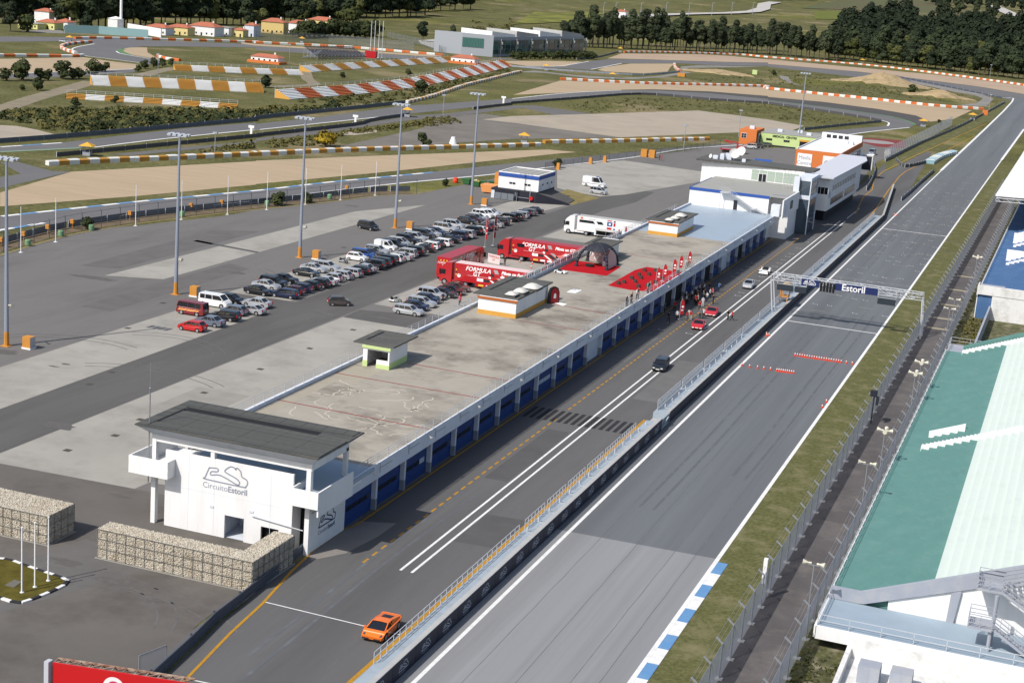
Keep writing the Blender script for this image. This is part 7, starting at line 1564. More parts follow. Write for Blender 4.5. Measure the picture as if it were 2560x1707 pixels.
# ---- mats and odd boards
b = MB(); b.prism([Z3(215,885,RZ),Z3(345,900,RZ),Z3(440,855,RZ),Z3(310,835,RZ)],RZ+0.002,RZ+0.02); mt_ = tag(b.obj('floor_mat', M_WPR), 'white printed mat lying on the bare roof', 'mat')
b = MB(); text_on(b,'RACE',(-69.7,225.8,RZ+0.024),(1,0,0),(0,1,0),0.55,bold=0.02); text_on(b,'GT',(-69.7,225.2,RZ+0.024),(1,0,0),(0,1,0),0.55,bold=0.02); o = b.obj('lettering', M_BLK, mt_)
b = MB(); b.prism([M(385,1195,RZ),M(465,1222,RZ),M(500,1205,RZ),M(420,1185,RZ)],RZ+0.002,RZ+0.02); tag(b.obj('floor_mat', M_WPR), 'white strip mat at the foot of the black pop-up display', 'mat')
b = MB(); b.prism([Z3(1010,510,RZ),Z3(1150,550,RZ),Z3(1170,545,RZ),Z3(1040,505,RZ)],RZ+0.002,RZ+0.02); tag(b.obj('floor_mat', M_GRY), 'pale strip mat at the corner of the tent carpet', 'mat')
pd = thing('popup_display', 'black and red rounded pop-up display by the large stair hut', 'display', (*M(365,1195,RZ),RZ))
p = M(365,1195,RZ); b = MB(); pr = [(-0.9,0),(0.9,0),(0.9,1.5),(0.6,2.2),(0,2.5),(-0.6,2.3),(-0.9,1.6)]; n = len(pr)
b.add([(p[0]+a*0.5,p[1]+a*0.9-0.12,RZ+c) for a,c in pr]+[(p[0]+a*0.5+0.3,p[1]+a*0.9+0.1,RZ+c) for a,c in pr],[tuple(range(n)),tuple(range(2*n-1,n-1,-1))]+[(i,n+i,n+(i+1)%n,(i+1)%n) for i in range(n)]); b.obj('frame', M_TRIM, pd)
b = MB(); b.add([(p[0]+a*0.4+0.32,p[1]+a*0.72+0.08,RZ+0.1+c*0.88) for a,c in pr],[tuple(range(n))]); b.obj('panel', mat('banner red', rgb(186,36,44,0.7),0.7), pd)
b = MB(); b.add([(p[0]+a*0.13+0.34,p[1]+a*0.24+0.07,RZ+0.75+c*0.3) for a,c in pr],[tuple(range(n))]); b.obj('badge', M_WPR, pd)
# sponsor boards along the roof's back parapet
sbm = MB(); sbm.box(-0.02,0.02,0.05,3.1,0.0,0.85); sbr = random.Random(2)
for i in range(18):
    y = 219.5+3.2*i; m_ = M_WPR
    o = link('banner_board', sbm.mesh('banner_board', m_), pit, (-77.6+68,y-228,RZ+0.45))
    b = MB()
    for k in range(3):
        w = sbr.uniform(0.4,0.8); y0_ = 0.25+k*0.98; z0_ = sbr.uniform(0.18,0.3); b.add([(0.025,y0_,z0_),(0.025,y0_+w,z0_),(0.025,y0_+w,z0_+sbr.uniform(0.2,0.4)),(0.025,y0_,z0_+0.3)],[(0,1,2,3)])
    b.obj('print', [M_GRY,PAINT['scarlet'],M_INKB][i%3], o, local=True)
# white FORMULA GT hoarding between the trucks
hb = thing('hoarding', 'white printed hoarding on the ground between the red trucks', 'hoarding', (*Z2(975,790),0.04))
a, c = Z2(893,760), Z2(1055,800); b = MB(); b.add([(*a,0.05),(*c,0.05),(*c,1.7),(*a,1.7)],[(0,1,2,3)]); b.bar((*a,0),(*a,1.75),0.06); b.bar((*c,0),(*c,1.75),0.06); b.obj('board', mat('pale pink board', rgb(232,214,212,0.8),0.7), hb)
d = Vector((c[0]-a[0],c[1]-a[1],0)).normalized(); m_ = Vector(((a[0]+c[0])/2,(a[1]+c[1])/2,1.05))+Vector((d.y,-d.x,0))*0.03
b = MB(); text_on(b,'FORMULA',m_+Vector((0,0,0.2)),d,(0,0,1),0.55); text_on(b,'GT',m_-Vector((0,0,0.35)),d,(0,0,1),0.55); b.obj('lettering', PAINT['scarlet'], hb)
for i, (x,y) in enumerate(((1340,765),(1515,790),(1690,805),(1500,845))):
    q = Z2(x,y); cone(q[0],q[1],f'orange cone on the concrete by the red trucks, {ORD[i]} from the truck cab','cones by the red trucks')
# ================================================================== PEOPLE
def person_mesh(pose):
    """one continuous body grown from a jointed skeleton"""
    J = {'pelvis':(0,0,0.95),'waist':(0,0,1.10),'chest':(0,0.01,1.32),'neck':(0,0.0,1.49),'head':(0,-0.02,1.60),'crown':(0,-0.01,1.72),
         'sl':(0.17,0,1.42),'sr':(-0.17,0,1.42),'hl':(0.09,0,0.93),'hr':(-0.09,0,0.93),'kl':(0.10,-0.02,0.50),'kr':(-0.10,-0.02,0.50),'al':(0.11,0.02,0.09),'ar':(-0.11,0.02,0.09),'tl':(0.12,-0.14,0.04),'tr':(-0.12,-0.14,0.04)}
    arms = {'stand':((0.23,0.02,1.14),(0.25,-0.06,0.90),(-0.23,0.02,1.14),(-0.25,-0.06,0.90)),
            'photo':((0.27,-0.10,1.22),(0.10,-0.30,1.50),(-0.27,-0.10,1.22),(-0.10,-0.30,1.50)),
            'lean':((0.24,-0.14,1.18),(0.16,-0.42,1.10),(-0.24,-0.14,1.18),(-0.16,-0.42,1.10)),
            'walk':((0.23,0.12,1.16),(0.24,0.16,0.92),(-0.23,-0.10,1.16),(-0.24,-0.26,0.96)),
            'fold':((0.26,-0.02,1.16),(0.02,-0.20,1.18),(-0.26,-0.02,1.16),(-0.02,-0.22,1.14))}[pose]
    J['el'],J['wl'],J['er'],J['wr'] = arms
    if pose == 'walk': J['kl'] = (0.10,-0.16,0.52); J['al'] = (0.10,-0.22,0.10); J['tl'] = (0.11,-0.38,0.06); J['kr'] = (-0.10,0.05,0.50); J['ar'] = (-0.10,0.28,0.14); J['tr'] = (-0.11,0.16,0.04)
    if pose == 'lean':
        for k in ('chest','neck','head','crown','sl','sr'): x,y,z = J[k]; J[k] = (x,y-0.16*(z-0.95)/0.6,z-0.03)
    R_ = {'pelvis':0.135,'waist':0.125,'chest':0.145,'neck':0.055,'head':0.095,'crown':0.085,'sl':0.07,'sr':0.07,'el':0.048,'er':0.048,'wl':0.042,'wr':0.042,'hl':0.095,'hr':0.095,'kl':0.065,'kr':0.065,'al':0.048,'ar':0.048,'tl':0.042,'tr':0.042}
    ED = [('pelvis','waist'),('waist','chest'),('chest','neck'),('neck','head'),('head','crown'),('chest','sl'),('sl','el'),('el','wl'),('chest','sr'),('sr','er'),('er','wr'),('pelvis','hl'),('hl','kl'),('kl','al'),('al','tl'),('pelvis','hr'),('hr','kr'),('kr','ar'),('ar','tr')]
    ks = list(J); me = bpy.data.meshes.new('person'); me.from_pydata([J[k] for k in ks],[(ks.index(a),ks.index(b)) for a,b in ED],[])
    o = bpy.data.objects.new('person_skeleton', me); COL.objects.link(o)
    sk = o.modifiers.new('skin','SKIN'); me.skin_vertices.new() if not me.skin_vertices else None
    for i, k in enumerate(ks):
        v = me.skin_vertices[0].data[i]; v.radius = (R_[k],R_[k]*(0.75 if k in ('pelvis','waist','chest') else 1)); v.use_root = (k == 'pelvis')
    ss = o.modifiers.new('sub','SUBSURF'); ss.levels = 1; ss.render_levels = 1
    bpy.context.view_layer.update()
    ev = bpy.data.meshes.new_from_object(o.evaluated_get(bpy.context.evaluated_depsgraph_get()))
    bpy.data.objects.remove(o); bpy.data.meshes.remove(me)
    for m_ in (SKIN, PAINT['white'], PAINT['navy'], HAIR, M_TRIM): ev.materials.append(m_)
    hz = J['head'][2]; hy = J['head'][1]
    for p in ev.polygons:
        c = p.center
        dw = min((Vector(J['wl'])-c).length,(Vector(J['wr'])-c).length)
        if c.z > J['neck'][2]-0.01: p.material_index = 3 if (c.z > hz+0.055 or c.y > hy+0.045) else 0
        elif dw < 0.16 and c.z < J['neck'][2]: p.material_index = 0
        elif c.z < 0.10: p.material_index = 4
        elif c.z < 0.93 and abs(c.x) < 0.215: p.material_index = 2
        else: p.material_index = 1
        p.use_smooth = True
    ev.name = 'person'
    return ev
SKIN = mat('skin', (0.42,0.24,0.16), 0.6); HAIR = mat('dark hair', (0.02,0.014,0.01), 0.7)
PM = {p: person_mesh(p) for p in ('stand','photo','lean','walk','fold')}
CL = {'white': mat('white cotton',(0.62,0.62,0.62),0.9), 'black': mat('black cotton',(0.014,0.014,0.016),0.9), 'red': mat('red cotton',(0.42,0.02,0.025),0.9), 'navy': mat('navy denim',(0.02,0.03,0.07),0.9), 'grey': mat('grey cloth',(0.15,0.15,0.16),0.9), 'blue': mat('blue cloth',(0.08,0.16,0.35),0.9), 'khaki': mat('khaki cloth',(0.25,0.2,0.13),0.9), 'pink': mat('pink cloth',(0.5,0.08,0.12),0.9), 'teal': mat('teal cloth',(0.12,0.38,0.36),0.9)}
def person(p, z, pose, top, legs, rz, label, group, s=1.0):
    o = link('person', PM[pose], None, (p[0],p[1],z), rz); o.scale = (s,s,s); tag(o, label, 'person', group)
    for i, m_ in ((1,CL[top]),(2,CL[legs])): o.material_slots[i].link = 'OBJECT'; o.material_slots[i].material = m_
    # slots that keep the mesh's own material need nothing
    return o
GP = 'people in the pit lane'
P_ = [((1430,1045),'stand','black','black',1.2,'person in black beside the double white line, left of the pair'),((1500,1060),'walk','red','black',-1.4,'person in a red top by the double white line, right of the pair'),
 ((968,892),'stand','red','black',0.4,'person in a red shirt standing behind the farther red car'),((1020,830),'stand','white','white',0.2,'person all in white standing next to the red shirted one'),((1088,752),'fold','white','navy',-0.6,'person in a white top and jeans at the crowd edge'),((1190,790),'photo','black','black',-0.9,'person in black with raised arms near the dashed yellow line'),
 ((600,1055),'stand','white','black',0.3,'person in a white top at the near end of the crowd'),((758,1062),'lean','red','grey',0.9,'person in red bending beside the stroller, first of three'),((822,1060),'stand','red','white',-0.4,'person in red and white, last of the three near the banner'),((790,1040),'walk','white','khaki',0.3,'person in white and khaki in the middle of the three near the banner'),
 ((975,1022),'stand','grey','black',0.1,'person in grey right behind the nearer red car'),((1030,1022),'photo','white','black',-0.2,'person in white with raised arms right behind the nearer red car'),((920,802),'stand','red','black',0.8,'person in red and black just left of the one all in white'),((890,798),'fold','red','black',-0.5,'person in red with folded arms in front of the dark crowd'),
 ((1140,690),'stand','white','navy',1.1,'person in a white shirt and jeans at the far crowd edge'),((1180,676),'stand','pink','black',-0.8,'person in pink close behind the white shirted one'),((1280,592),'photo','blue','navy',2.6,'person in blue photographing from the garage side, farthest from the crowd'),((460,1092),'walk','black','black',0.7,'person in black walking in the garage shade ahead of the crowd'),((400,930),'stand','grey','black',1.8,'person in grey by a garage column before the crowd'),
 ((560,900),'stand','red','black',0.2,'person in red in the shade between banner and garages'),((660,900),'stand','blue','black',-0.3,'person in pale blue in the shade left of the stroller')]
for (x,y),pose,top,legs,rz,l in P_: person(Z5(x,y), 0.03, pose, top, legs, rz, l, GP)
rr = random.Random(8)
crowd = []
while len(crowd) < 22:
    q = (rr.uniform(-59.5,-56.9), rr.uniform(250.5,266))
    if all((q[0]-c[0])**2+(q[1]-c[1])**2 > 0.55 for c in crowd): crowd.append(q)
crowd.sort(key=lambda c: c[1])
for i, q in enumerate(crowd):
    top = rr.choice(['white','black','navy','blue','red','grey','black','white']); legs = rr.choice(['navy','black','khaki','black'])
    person(q, 0.03, rr.choice(['stand','stand','fold','walk','photo']), top, legs, rr.uniform(-2,2), f'person in {top} deep in the garage shade crowd, {ORD[i]} from its near edge', 'crowd in the shade of the garages')
for (x,y),pose,top,legs,rz,l in (((1130,1095),'lean','black','black',1.5,'person in black leaning on the roof railing, nearest'),((1180,1085),'lean','white','navy',1.5,'person in white leaning on the roof railing beside the black clad one'),((1215,1060),'lean','black','grey',1.5,'person in black second along the roof railing'),((1240,1050),'stand','red','black',1.5,'person in red at the roof railing'),((1308,1005),'fold','white','black',1.3,'person in a white shirt in the roof railing pair'),((1335,990),'stand','black','black',1.6,'person in black in the roof railing pair'),
 ((1425,900),'stand','teal','black',1.5,'person in teal at the carpet corner by the railing'),((1455,895),'lean','black','grey',1.5,'person in black at the carpet corner by the railing'),((1480,880),'stand','white','black',1.5,'person in white at the carpet corner by the railing'),((2075,560),'stand','white','grey',1.4,'person in white beyond the banners at the railing'),((2100,545),'lean','khaki','black',1.5,'person in khaki beyond the banners at the railing'),((2125,530),'stand','black','black',1.5,'person in black beyond the banners at the railing')):
    q = Z3(x,y,RZ); person((min(q[0],-59.75),q[1]), RZ+0.005, pose, top, legs, rz, l, 'spectators along the roof railing')
for q, pose, top, legs, rz, l in ((L(1700,1198),'stand','black','black',0.4,'person in black standing beside the navy car by the pit building'),(L(1852,1225),'walk','pink','navy',-0.5,'person in a pink top and blue jeans walking near the large hut'),(L(1862,1195),'stand','red','navy',1.2,'person in red just behind the pink topped one'),(Z2(1128,812),'walk','black','black',0.3,'person in black walking between the red trucks'),(L(1605,735),'stand','maroon','khaki',0.2,'person in maroon and khaki at the front of the parked cars'),(T3(1343,1465),'stand','black','black',0.6,'person in black out on the far paddock, one of a pair'),(T3(1362,1467),'stand','red','red',0.2,'person in red out on the far paddock, one of a pair')):
    person(q, 0.036, pose, 'red' if top == 'maroon' else top, legs, rz, l, 'people in the paddock')
# ================================================================== FAR CIRCUIT
M_TWO = mat('tyre wall orange', rgb(216,116,62,0.75), 0.8, var=0.08, scale=0.8); M_TWY = mat('tyre wall ochre', rgb(196,144,66,0.75), 0.8, var=0.08, scale=0.8); M_TWW = mat('tyre wall white', rgb(232,232,228,0.78), 0.8, var=0.05, scale=0.8); M_TWB = mat('tyre wall pale blue', rgb(150,186,196,0.75), 0.8)
def tyre_wall(label, pts, cols, step=2.7, h=1.15, w=1.5):
    P_ = resample(smooth_line(pts,3), step); c0 = P_[len(P_)//2]
    t = thing('tyre_wall', label, 'tyre wall', (c0.x,c0.y,0))
    ms = []
    for m_ in cols:
        b = MB(); l = step*1.0
        vs = []
        for x in (-l/2,l/2):
            for y,z in ((-w/2,0),(-w/2,h*0.82),(-w*0.32,h),(w*0.32,h),(w/2,h*0.82),(w/2,0)): vs.append((x,y,z))
        b.add(vs,[(i,i+1,7+i,6+i) for i in range(5)]+[(5,4,3,2,1,0),(6,7,8,9,10,11)]); ms.append(b.mesh('tyre_block', m_))
    for i in range(len(P_)-1):
        a, c = P_[i], P_[i+1]; d = c-a; m = (a+c)/2
        o = link('tyre_block', ms[i%len(ms)], t, (m.x-c0.x,m.y-c0.y,0.0), math.atan2(d.y,d.x)); o.scale = (d.length/step*1.0,1,1+0.05*((i*7)%5-2)/2)
    return t
tyre_wall('white and ochre tyre wall behind the large near gravel trap', [T1(430,1508),T1(1000,1480),T1(1600,1455),T1(2334,1420),T2(0,1420),T2(800,1385),T2(1500,1364),T2(2334,1342),T3(250,1332)], [M_TWW,M_TWY])
tyre_wall('shorter white and ochre tyre wall past the small umbrella post', [T3(290,1308),T3(900,1300),T3(1790,1280)], [M_TWY,M_TWW])
tyre_wall('orange and white tyre wall along the hairpin gravel trap', [T3(440,730),T3(1200,768),T3(2290,795),T4(0,816),T4(800,897),T4(1500,970),T4(1960,1003)], [M_TWO,M_TWW])
tyre_wall('orange and white tyre wall in front of the eucalyptus trees', [T3(1020,482),T3(1500,487),T3(2090,507),T4(0,530),T4(860,598),T4(1600,683),T4(2334,783),T4(2480,805)], [M_TWO,M_TWW], 3.0)
tyre_wall('orange and white tyre wall along the outer top bend', [T1(680,357),T1(1080,360),T1(2334,393),T2(0,398),T2(800,436),T2(1600,503),T2(1700,510)], [M_TWO,M_TWW], 4.6)
tyre_wall('orange and white tyre wall above the top corner gravel', [T1(-300,515),T1(0,518),T1(400,520),T1(650,525),T1(755,515)], [M_TWW,M_TWO], 5.0)
tyre_wall('curved orange and white tyre wall round the inner corner', [T1(830,392),T1(700,402),T1(610,415),T1(560,432),T1(585,458),T1(690,495)], [M_TWO,M_TWW], 4.0)
tyre_wall('white and ochre tyre wall below the long striped stand', [T2(1370,945),T2(1600,890),T2(1900,790),T2(2100,740),T2(2334,680),T3(80,663)], [M_TWW,M_TWY], 2.4)
tyre_wall('short orange and white tyre wall by the scaffold stand', [T1(1440,522),T1(1500,542),T1(1640,562)], [M_TWO,M_TWW], 4.0)
tyre_wall('white tyre wall round the tip of the small gravel trap', [T3(1480,592),T3(1490,625),T3(1530,655)], [M_TWW,M_TWO], 2.6)
tyre_wall('blue and white tyre stack at the pit exit island', [T4(1470,1495),T4(1560,1440),T4(1690,1400)], [M_TWB,M_TWW], 1.6, 1.2, 3.0)
def far_rail(label, pts, h=1.0, seg=8.0, m=None, posts=True):
    P_ = resample(smooth_line(pts,3), seg); c0 = P_[len(P_)//2]; t = thing('guardrail', label, 'guardrail', (c0.x,c0.y,0))
    for i in range(len(P_)-1):
        a, c = P_[i], P_[i+1]; b = MB(); b.bar((a.x,a.y,h*0.52),(c.x,c.y,h*0.52),0.18,h*0.92); b.obj('rail_board', m or M_GUARD, t)
        if posts: b = MB(); b.bar((a.x,a.y-0.15,0),(a.x,a.y-0.15,h*1.15),0.14); b.obj('rail_post', M_RAIL, t)
    return t
M_DRAIL = mat('dark guardrail', rgb(84,84,88,0.8),0.6)
far_rail('grey guardrail below the scrub bank along the back road', [T1(-300,1330),T1(0,1308),T1(600,1262),T1(1400,1190),T1(2334,1105),T2(0,1092),T2(700,1020),T2(1360,948)], 1.3)
far_rail('dark guardrail along the inside of the back road', [T1(520,1432),T1(1400,1345),T1(2334,1255),T2(0,1250),T2(900,1150),T2(1050,1108),T2(1400,1058)], 1.1, m=M_DRAIL)
far_rail('dark guardrail along the inside of the hairpin approach', [T2(1980,1000),T2(2334,958),T3(0,950),T3(600,905),T3(1200,865),T3(1800,915),T3(2334,950),T4(0,950),T4(500,1020),T4(900,1085),T4(1030,1112)], 1.0, m=M_DRAIL)
far_rail('grey guardrail behind the medical centre', [T4(330,1190),T4(700,1150),T4(1030,1118)], 1.0)
far_rail('grey guardrail leading up to the far umbrella post', [T3(590,548),T3(760,533),T3(970,480)], 1.0)
far_rail('grey guardrail along the pit exit verge', [T4(1070,1475),T4(1400,1310),T4(1780,1145),T4(2160,940)], 1.0)
far_rail('grey guardrail along the inside of the far bend', [T4(1150,700),T4(1600,790),T4(2130,900)], 0.9)
far_rail('pale guardrail along the infield lane to the small gravel trap', [T3(-300,585),T3(330,640),T3(760,668),T3(1200,690),T3(1530,660)], 0.9, m=M_SGREY)
far_rail('grey curved barrier beside the white screen frame', [Z1(2040,742),Z1(2080,680),Z1(2130,560),Z1(2110,455)], 1.2, 5.0)
far_rail('grey barrier on the track side of the pit exit island', [(-43.6,421),(-43.4,440),(-43.4,470),(-43.2,500)], 1.0, 6.0)
far_rail('dark ribbed barrier on the pit exit side of the island', [Z1(2352,430),T4(1250,1530),T4(1440,1490)], 1.0, 3.0, M_DRAIL)
fpit = thing('mesh_fence', 'tall wire fence on posts along the pit exit verge', 'fence', (-60,560,0))
P_ = resample([T4(1070,1470),T4(1400,1300),T4(1680,1150)], 4.0)
for i, p in enumerate(P_):
    b = MB(); b.tube((p.x-0.4,p.y,0),(p.x-0.4,p.y,4.0),0.07,5); b.obj('post', M_RAIL, fpit)
    if i: a = P_[i-1]; b = MB(); b.add([(a.x-0.4,a.y,0.1),(p.x-0.4,p.y,0.1),(p.x-0.4,p.y,4.0),(a.x-0.4,a.y,4.0)],[(0,1,2,3)]); b.obj('mesh_panel', M_MESH, fpit)
def yard_fence(label, pts, h, step):
    P_ = resample(pts, step); c0 = P_[0]; t = thing('wire_fence', label, 'fence', (c0.x,c0.y,0)); pm_ = MB(); pm_.tube((0,0,0),(0,0,h),0.05,5); pmm_ = pm_.mesh('post', M_DKST)
    for i, p in enumerate(P_):
        link('post', pmm_, t, (p.x-c0.x,p.y-c0.y,0))
        if i: a = P_[i-1]; b = MB(); b.add([(a.x,a.y,0.1),(p.x,p.y,0.1),(p.x,p.y,h),(a.x,a.y,h)],[(0,1,2,3)]); b.obj('mesh_panel', mat('fine mesh', rgb(130,136,140,0.8),0.6,alpha=0.35), t)
yard_fence('dark wire fence between the far paddock and the back road', [T3(300,1540),T3(700,1485),T3(1230,1420),T3(1560,1385),T3(1900,1325)], 1.8, 5)
yard_fence('tall wire fence above the outer top bend', [T2(0,370),T2(700,400),T2(1440,470)], 5.0, 9)
yard_fence('wire fence along the lane beside the glass office', [T2(1190,345),T2(1500,415),T2(1730,500)], 4.0, 9)
# ---- striped bench stands
M_BW = mat('white bench', rgb(246,246,244,0.88),0.7); M_BO = mat('ochre bench', rgb(214,162,78,0.82),0.7); M_BR = mat('terracotta bench', rgb(216,126,78,0.85),0.7); M_BSH = mat('bench riser', rgb(150,120,80,0.6),0.8)
def bench_stand(label, front, nsec, rows, rise, tread, cols, rail=True):
    F_ = resample(front, sum((Vector(front[i+1])-Vector(front[i])).length for i in range(len(front)-1))/nsec); c0 = F_[0]
    t = thing('bench_stand', label, 'grandstand', (c0.x,c0.y,0))
    nrm = []
    for i in range(len(F_)):
        d = (F_[min(i+1,len(F_)-1)]-F_[max(i-1,0)]).normalized(); nrm.append(Vector((-d.y,d.x)))
    for s in range(len(F_)-1):
        a, c, na, nc = F_[s], F_[s+1], nrm[s], nrm[s+1]; b = MB(); b2 = MB()
        for k in range(rows):
            z = 0.35+k*rise; o0, o1 = k*tread, k*tread+tread*0.74
            q = [a+na*o0, c+nc*o0, c+nc*o1, a+na*o1]; b.prism([tuple(v) for v in q], z-0.16, z)
        q = [a, c, c+nc*rows*tread, a+na*rows*tread]
        b2.add([(q[0].x,q[0].y,0.0),(q[1].x,q[1].y,0.0),(q[2].x,q[2].y,rows*rise-0.2),(q[3].x,q[3].y,rows*rise-0.2),(q[2].x,q[2].y,0),(q[3].x,q[3].y,0)],[(0,1,2,3),(3,2,4,5),(0,3,5),(1,4,2)])
        m_ = cols[s%len(cols)]; sec = b2.obj('stand_base', m_, t); bo = b.obj('bench_rows', m_, sec); bo['kind'] = 'stuff'
    if rail:
        for s in range(len(F_)):
            for f_ in (0,0.5):
                if s == len(F_)-1 and f_: continue
                p = F_[s]+nrm[s]*(rows*tread+0.2)
                if f_: p = (p+F_[s+1]+nrm[s+1]*(rows*tread+0.2))/2
                b = MB(); b.bar((p.x,p.y,0),(p.x,p.y,rows*rise+1.1),0.09); b.obj('rail_post', M_RAIL, t)
            if s:
                p0, p1 = F_[s-1]+nrm[s-1]*(rows*tread+0.2), F_[s]+nrm[s]*(rows*tread+0.2); b = MB(); b.bar((p0.x,p0.y,rows*rise+1.1),(p1.x,p1.y,rows*rise+1.1),0.08); b.bar((p0.x,p0.y,rows*rise+0.6),(p1.x,p1.y,rows*rise+0.6),0.06); b.obj('rail', M_RAIL, t)
    for F0, nn in ((F_[0],nrm[0]),(F_[-1],nrm[-1])):
        b = MB(); e = (F_[1]-F_[0]).normalized()*0.2; e = -e if F0 is F_[0] else e; q0, q1 = F0+e, F0+e+nn*rows*tread
        b.add([(q0.x,q0.y,0),(q1.x,q1.y,0),(q1.x,q1.y,rows*rise+0.2),(q0.x,q0.y,0.4)],[(0,1,2,3)]); b.obj('side_panel', M_BO, t)
    return t
bench_stand('broad striped stand of white and ochre benches, largest on the bank', [T1(850,782),T1(1600,812),T1(2400,850)], 10, 9, 0.33, 0.8, [M_BW,M_BO])
bench_stand('low striped stand of ochre and white benches nearest the scrub', [T1(600,902),T1(1400,948),T1(2155,1000)], 9, 4, 0.36, 0.9, [M_BO,M_BW])
bench_stand('striped stand of ochre and white benches below the scaffold stand', [T1(1605,645),T1(2280,675),T2(430,690)], 8, 6, 0.34, 0.8, [M_BO,M_BW])
bench_stand('striped stand of white and ochre benches beside the little red roofed hut', [T2(500,662),T2(1200,612),T2(1835,567)], 16, 6, 0.4, 0.9, [M_BW,M_BO])
bench_stand('long striped stand of white and terracotta benches on the green slope', [T2(310,910),T2(1000,858),T2(1500,795),T2(2000,690),T2(2340,608)], 26, 7, 0.42, 0.9, [M_BW,M_BR])
# scaffold stand
sf = thing('scaffold_stand', 'dark seated stand on grey scaffolding behind the striped benches', 'grandstand', (*T2(700,540),0))
fa, fb = Vector(T2(560,545)), Vector(T2(1000,540)); d = (fb-fa); nn = Vector((-d.y,d.x)).normalized()
for k in range(9):
    a, c = fa+nn*k*1.1, fb+nn*k*1.1; b = MB(); b.bar((a.x,a.y,1.2+k*0.5),(c.x,c.y,1.2+k*0.5),0.5,0.35); b.obj('seat_row', mat('dark seats', rgb(62,60,72,0.8),0.7), sf)
b = MB()
for i in range(15):
    p = fa+d*(i/14)
    for k in (0,4,8): q = p+nn*k*1.1; b.bar((q.x,q.y,0),(q.x,q.y,1.2+k*0.5+1.0),0.1)
    q = p+nn*8.8; b.bar((p.x,p.y,1.0),(q.x,q.y,5.2),0.1); b.bar((p.x,p.y,0),(q.x,q.y,4),0.08)
a, c = Vector(T2(410,540)), fa
for k in range(6): b.bar((a.x,a.y+k,0.6+k*0.1),(c.x,c.y+k,1.5+k*0.6),0.12)
b.obj('scaffold', M_SGREY, sf)
# ---- marshal posts under yellow umbrellas
def marshal(p, label, s=1.0):
    t = thing('marshal_post', label, 'marshal post', (p[0],p[1],0), 0.3, 'marshal posts with yellow roofs')
    b = MB()
    for x in (-0.8,0.8):
        for y in (-0.8,0.8): b.bar((x*s,y*s,0),(x*s,y*s,2.6*s),0.12)
    b.box(-0.9*s,0.9*s,-0.9*s,0.9*s,0.1,0.9); b.obj('booth', M_SGREY, t, local=True)
    b = MB(); r = 1.75*s; b.add([(-r,-r,2.5*s),(r,-r,2.5*s),(r,r,2.5*s),(-r,r,2.5*s),(0,0,3.4*s)],[(0,1,4),(1,2,4),(2,3,4),(3,0,4),(3,2,1,0)]); b.obj('roof', mat('yellow canvas', rgb(222,170,62,0.8),0.7), t, local=True)
for p, l in ((T1(795,1422),'yellow roofed marshal post beside the near back road'),(T1(635,390),'yellow roofed marshal post at the top corner entry'),(T2(1378,1068),'yellow roofed marshal post at the bend below the long stand'),(T2(418,392),'yellow roofed marshal post above the outer top bend'),(T3(985,478),'yellow roofed marshal post at the end of the eucalyptus tyre wall'),(T3(310,645),'yellow roofed marshal post at the small gravel trap start'),(T3(915,722),'yellow roofed marshal post behind the hairpin tyre wall'),(T3(108,1308),'yellow roofed marshal post between the two ochre tyre walls'),(T4(860,580),'yellow roofed marshal post under the right hand wood'),(T4(1862,1098),'yellow roofed marshal post at the corner by the straight'),(T4(1412,1158),'yellow roofed marshal post at the hairpin tip')):
    marshal(p, l, 0.98)
for p, l in ((T1(2290,1240),'white upright distance board beside the back road straight'),(T2(905,1135),'white upright distance board by the dark guardrail bend'),(T2(2255,950),'white upright distance board on the hairpin approach')):
    b = MB(); b.box(p[0]-0.35,p[0]+0.35,p[1]-0.1,p[1]+0.1,0,2.8); b.box(p[0]-0.9,p[0]+0.9,p[1]-0.12,p[1]+0.1,2.2,2.9); tag(b.obj('distance_board', M_WALL), l, 'sign board')
for i, (x,y) in enumerate(((1040,528),(1074,528),(1112,530),(1146,530))):
    p = T2(x,y); o = link('flagpole', flm, None, (p[0],p[1],0)); o.scale = (2,2,2.4); tag(o, f'tall white flagpole behind the ochre stand, {ORD[i]} from the scaffold stand', 'flagpole', 'flagpoles behind the ochre stand')
p = T2(1050,532); b = MB(); b.box(p[0]-3,p[0]+3,p[1]-1.2,p[1]+1.2,0.6,3.6); b.box(p[0]-2.6,p[0]+2.6,p[1]-1.1,p[1]+1.1,0,0.6); tag(b.obj('red_container', M_TRED), 'red box vehicle behind the ochre stand', 'container')
p = T2(1797,1312); b = MB(); b.lathe((p[0],p[1],0),[(1.2,0),(0.6,1.9),(0.6,2.0)],12); tag(b.obj('white_shaft_cap', M_WALL), 'white cone shaped shaft cap on the infield', 'shaft cap')
p = T4(1978,1050); b = MB(); b.box(p[0]-1.2,p[0]+1.2,p[1]-1,p[1]+1,0,2.2); tag(b.obj('orange_kiosk', M_ORANGE), 'small orange box beside the barrier at the far corner', 'kiosk')
p = T3(1545,700); b = MB(); b.box(p[0]-2,p[0]+2,p[1]-1,p[1]+1,0,1.8); tag(b.obj('orange_bin', M_ORB), 'ochre box by the infield lane junction', 'box')
p = T3(2215,680); b = MB(); b.box(p[0]-1.4,p[0]+1.4,p[1]-1.2,p[1]+1.2,0,2.4); tag(b.obj('lime_kiosk', M_LIME), 'small lime green hut on the infield grass', 'hut')
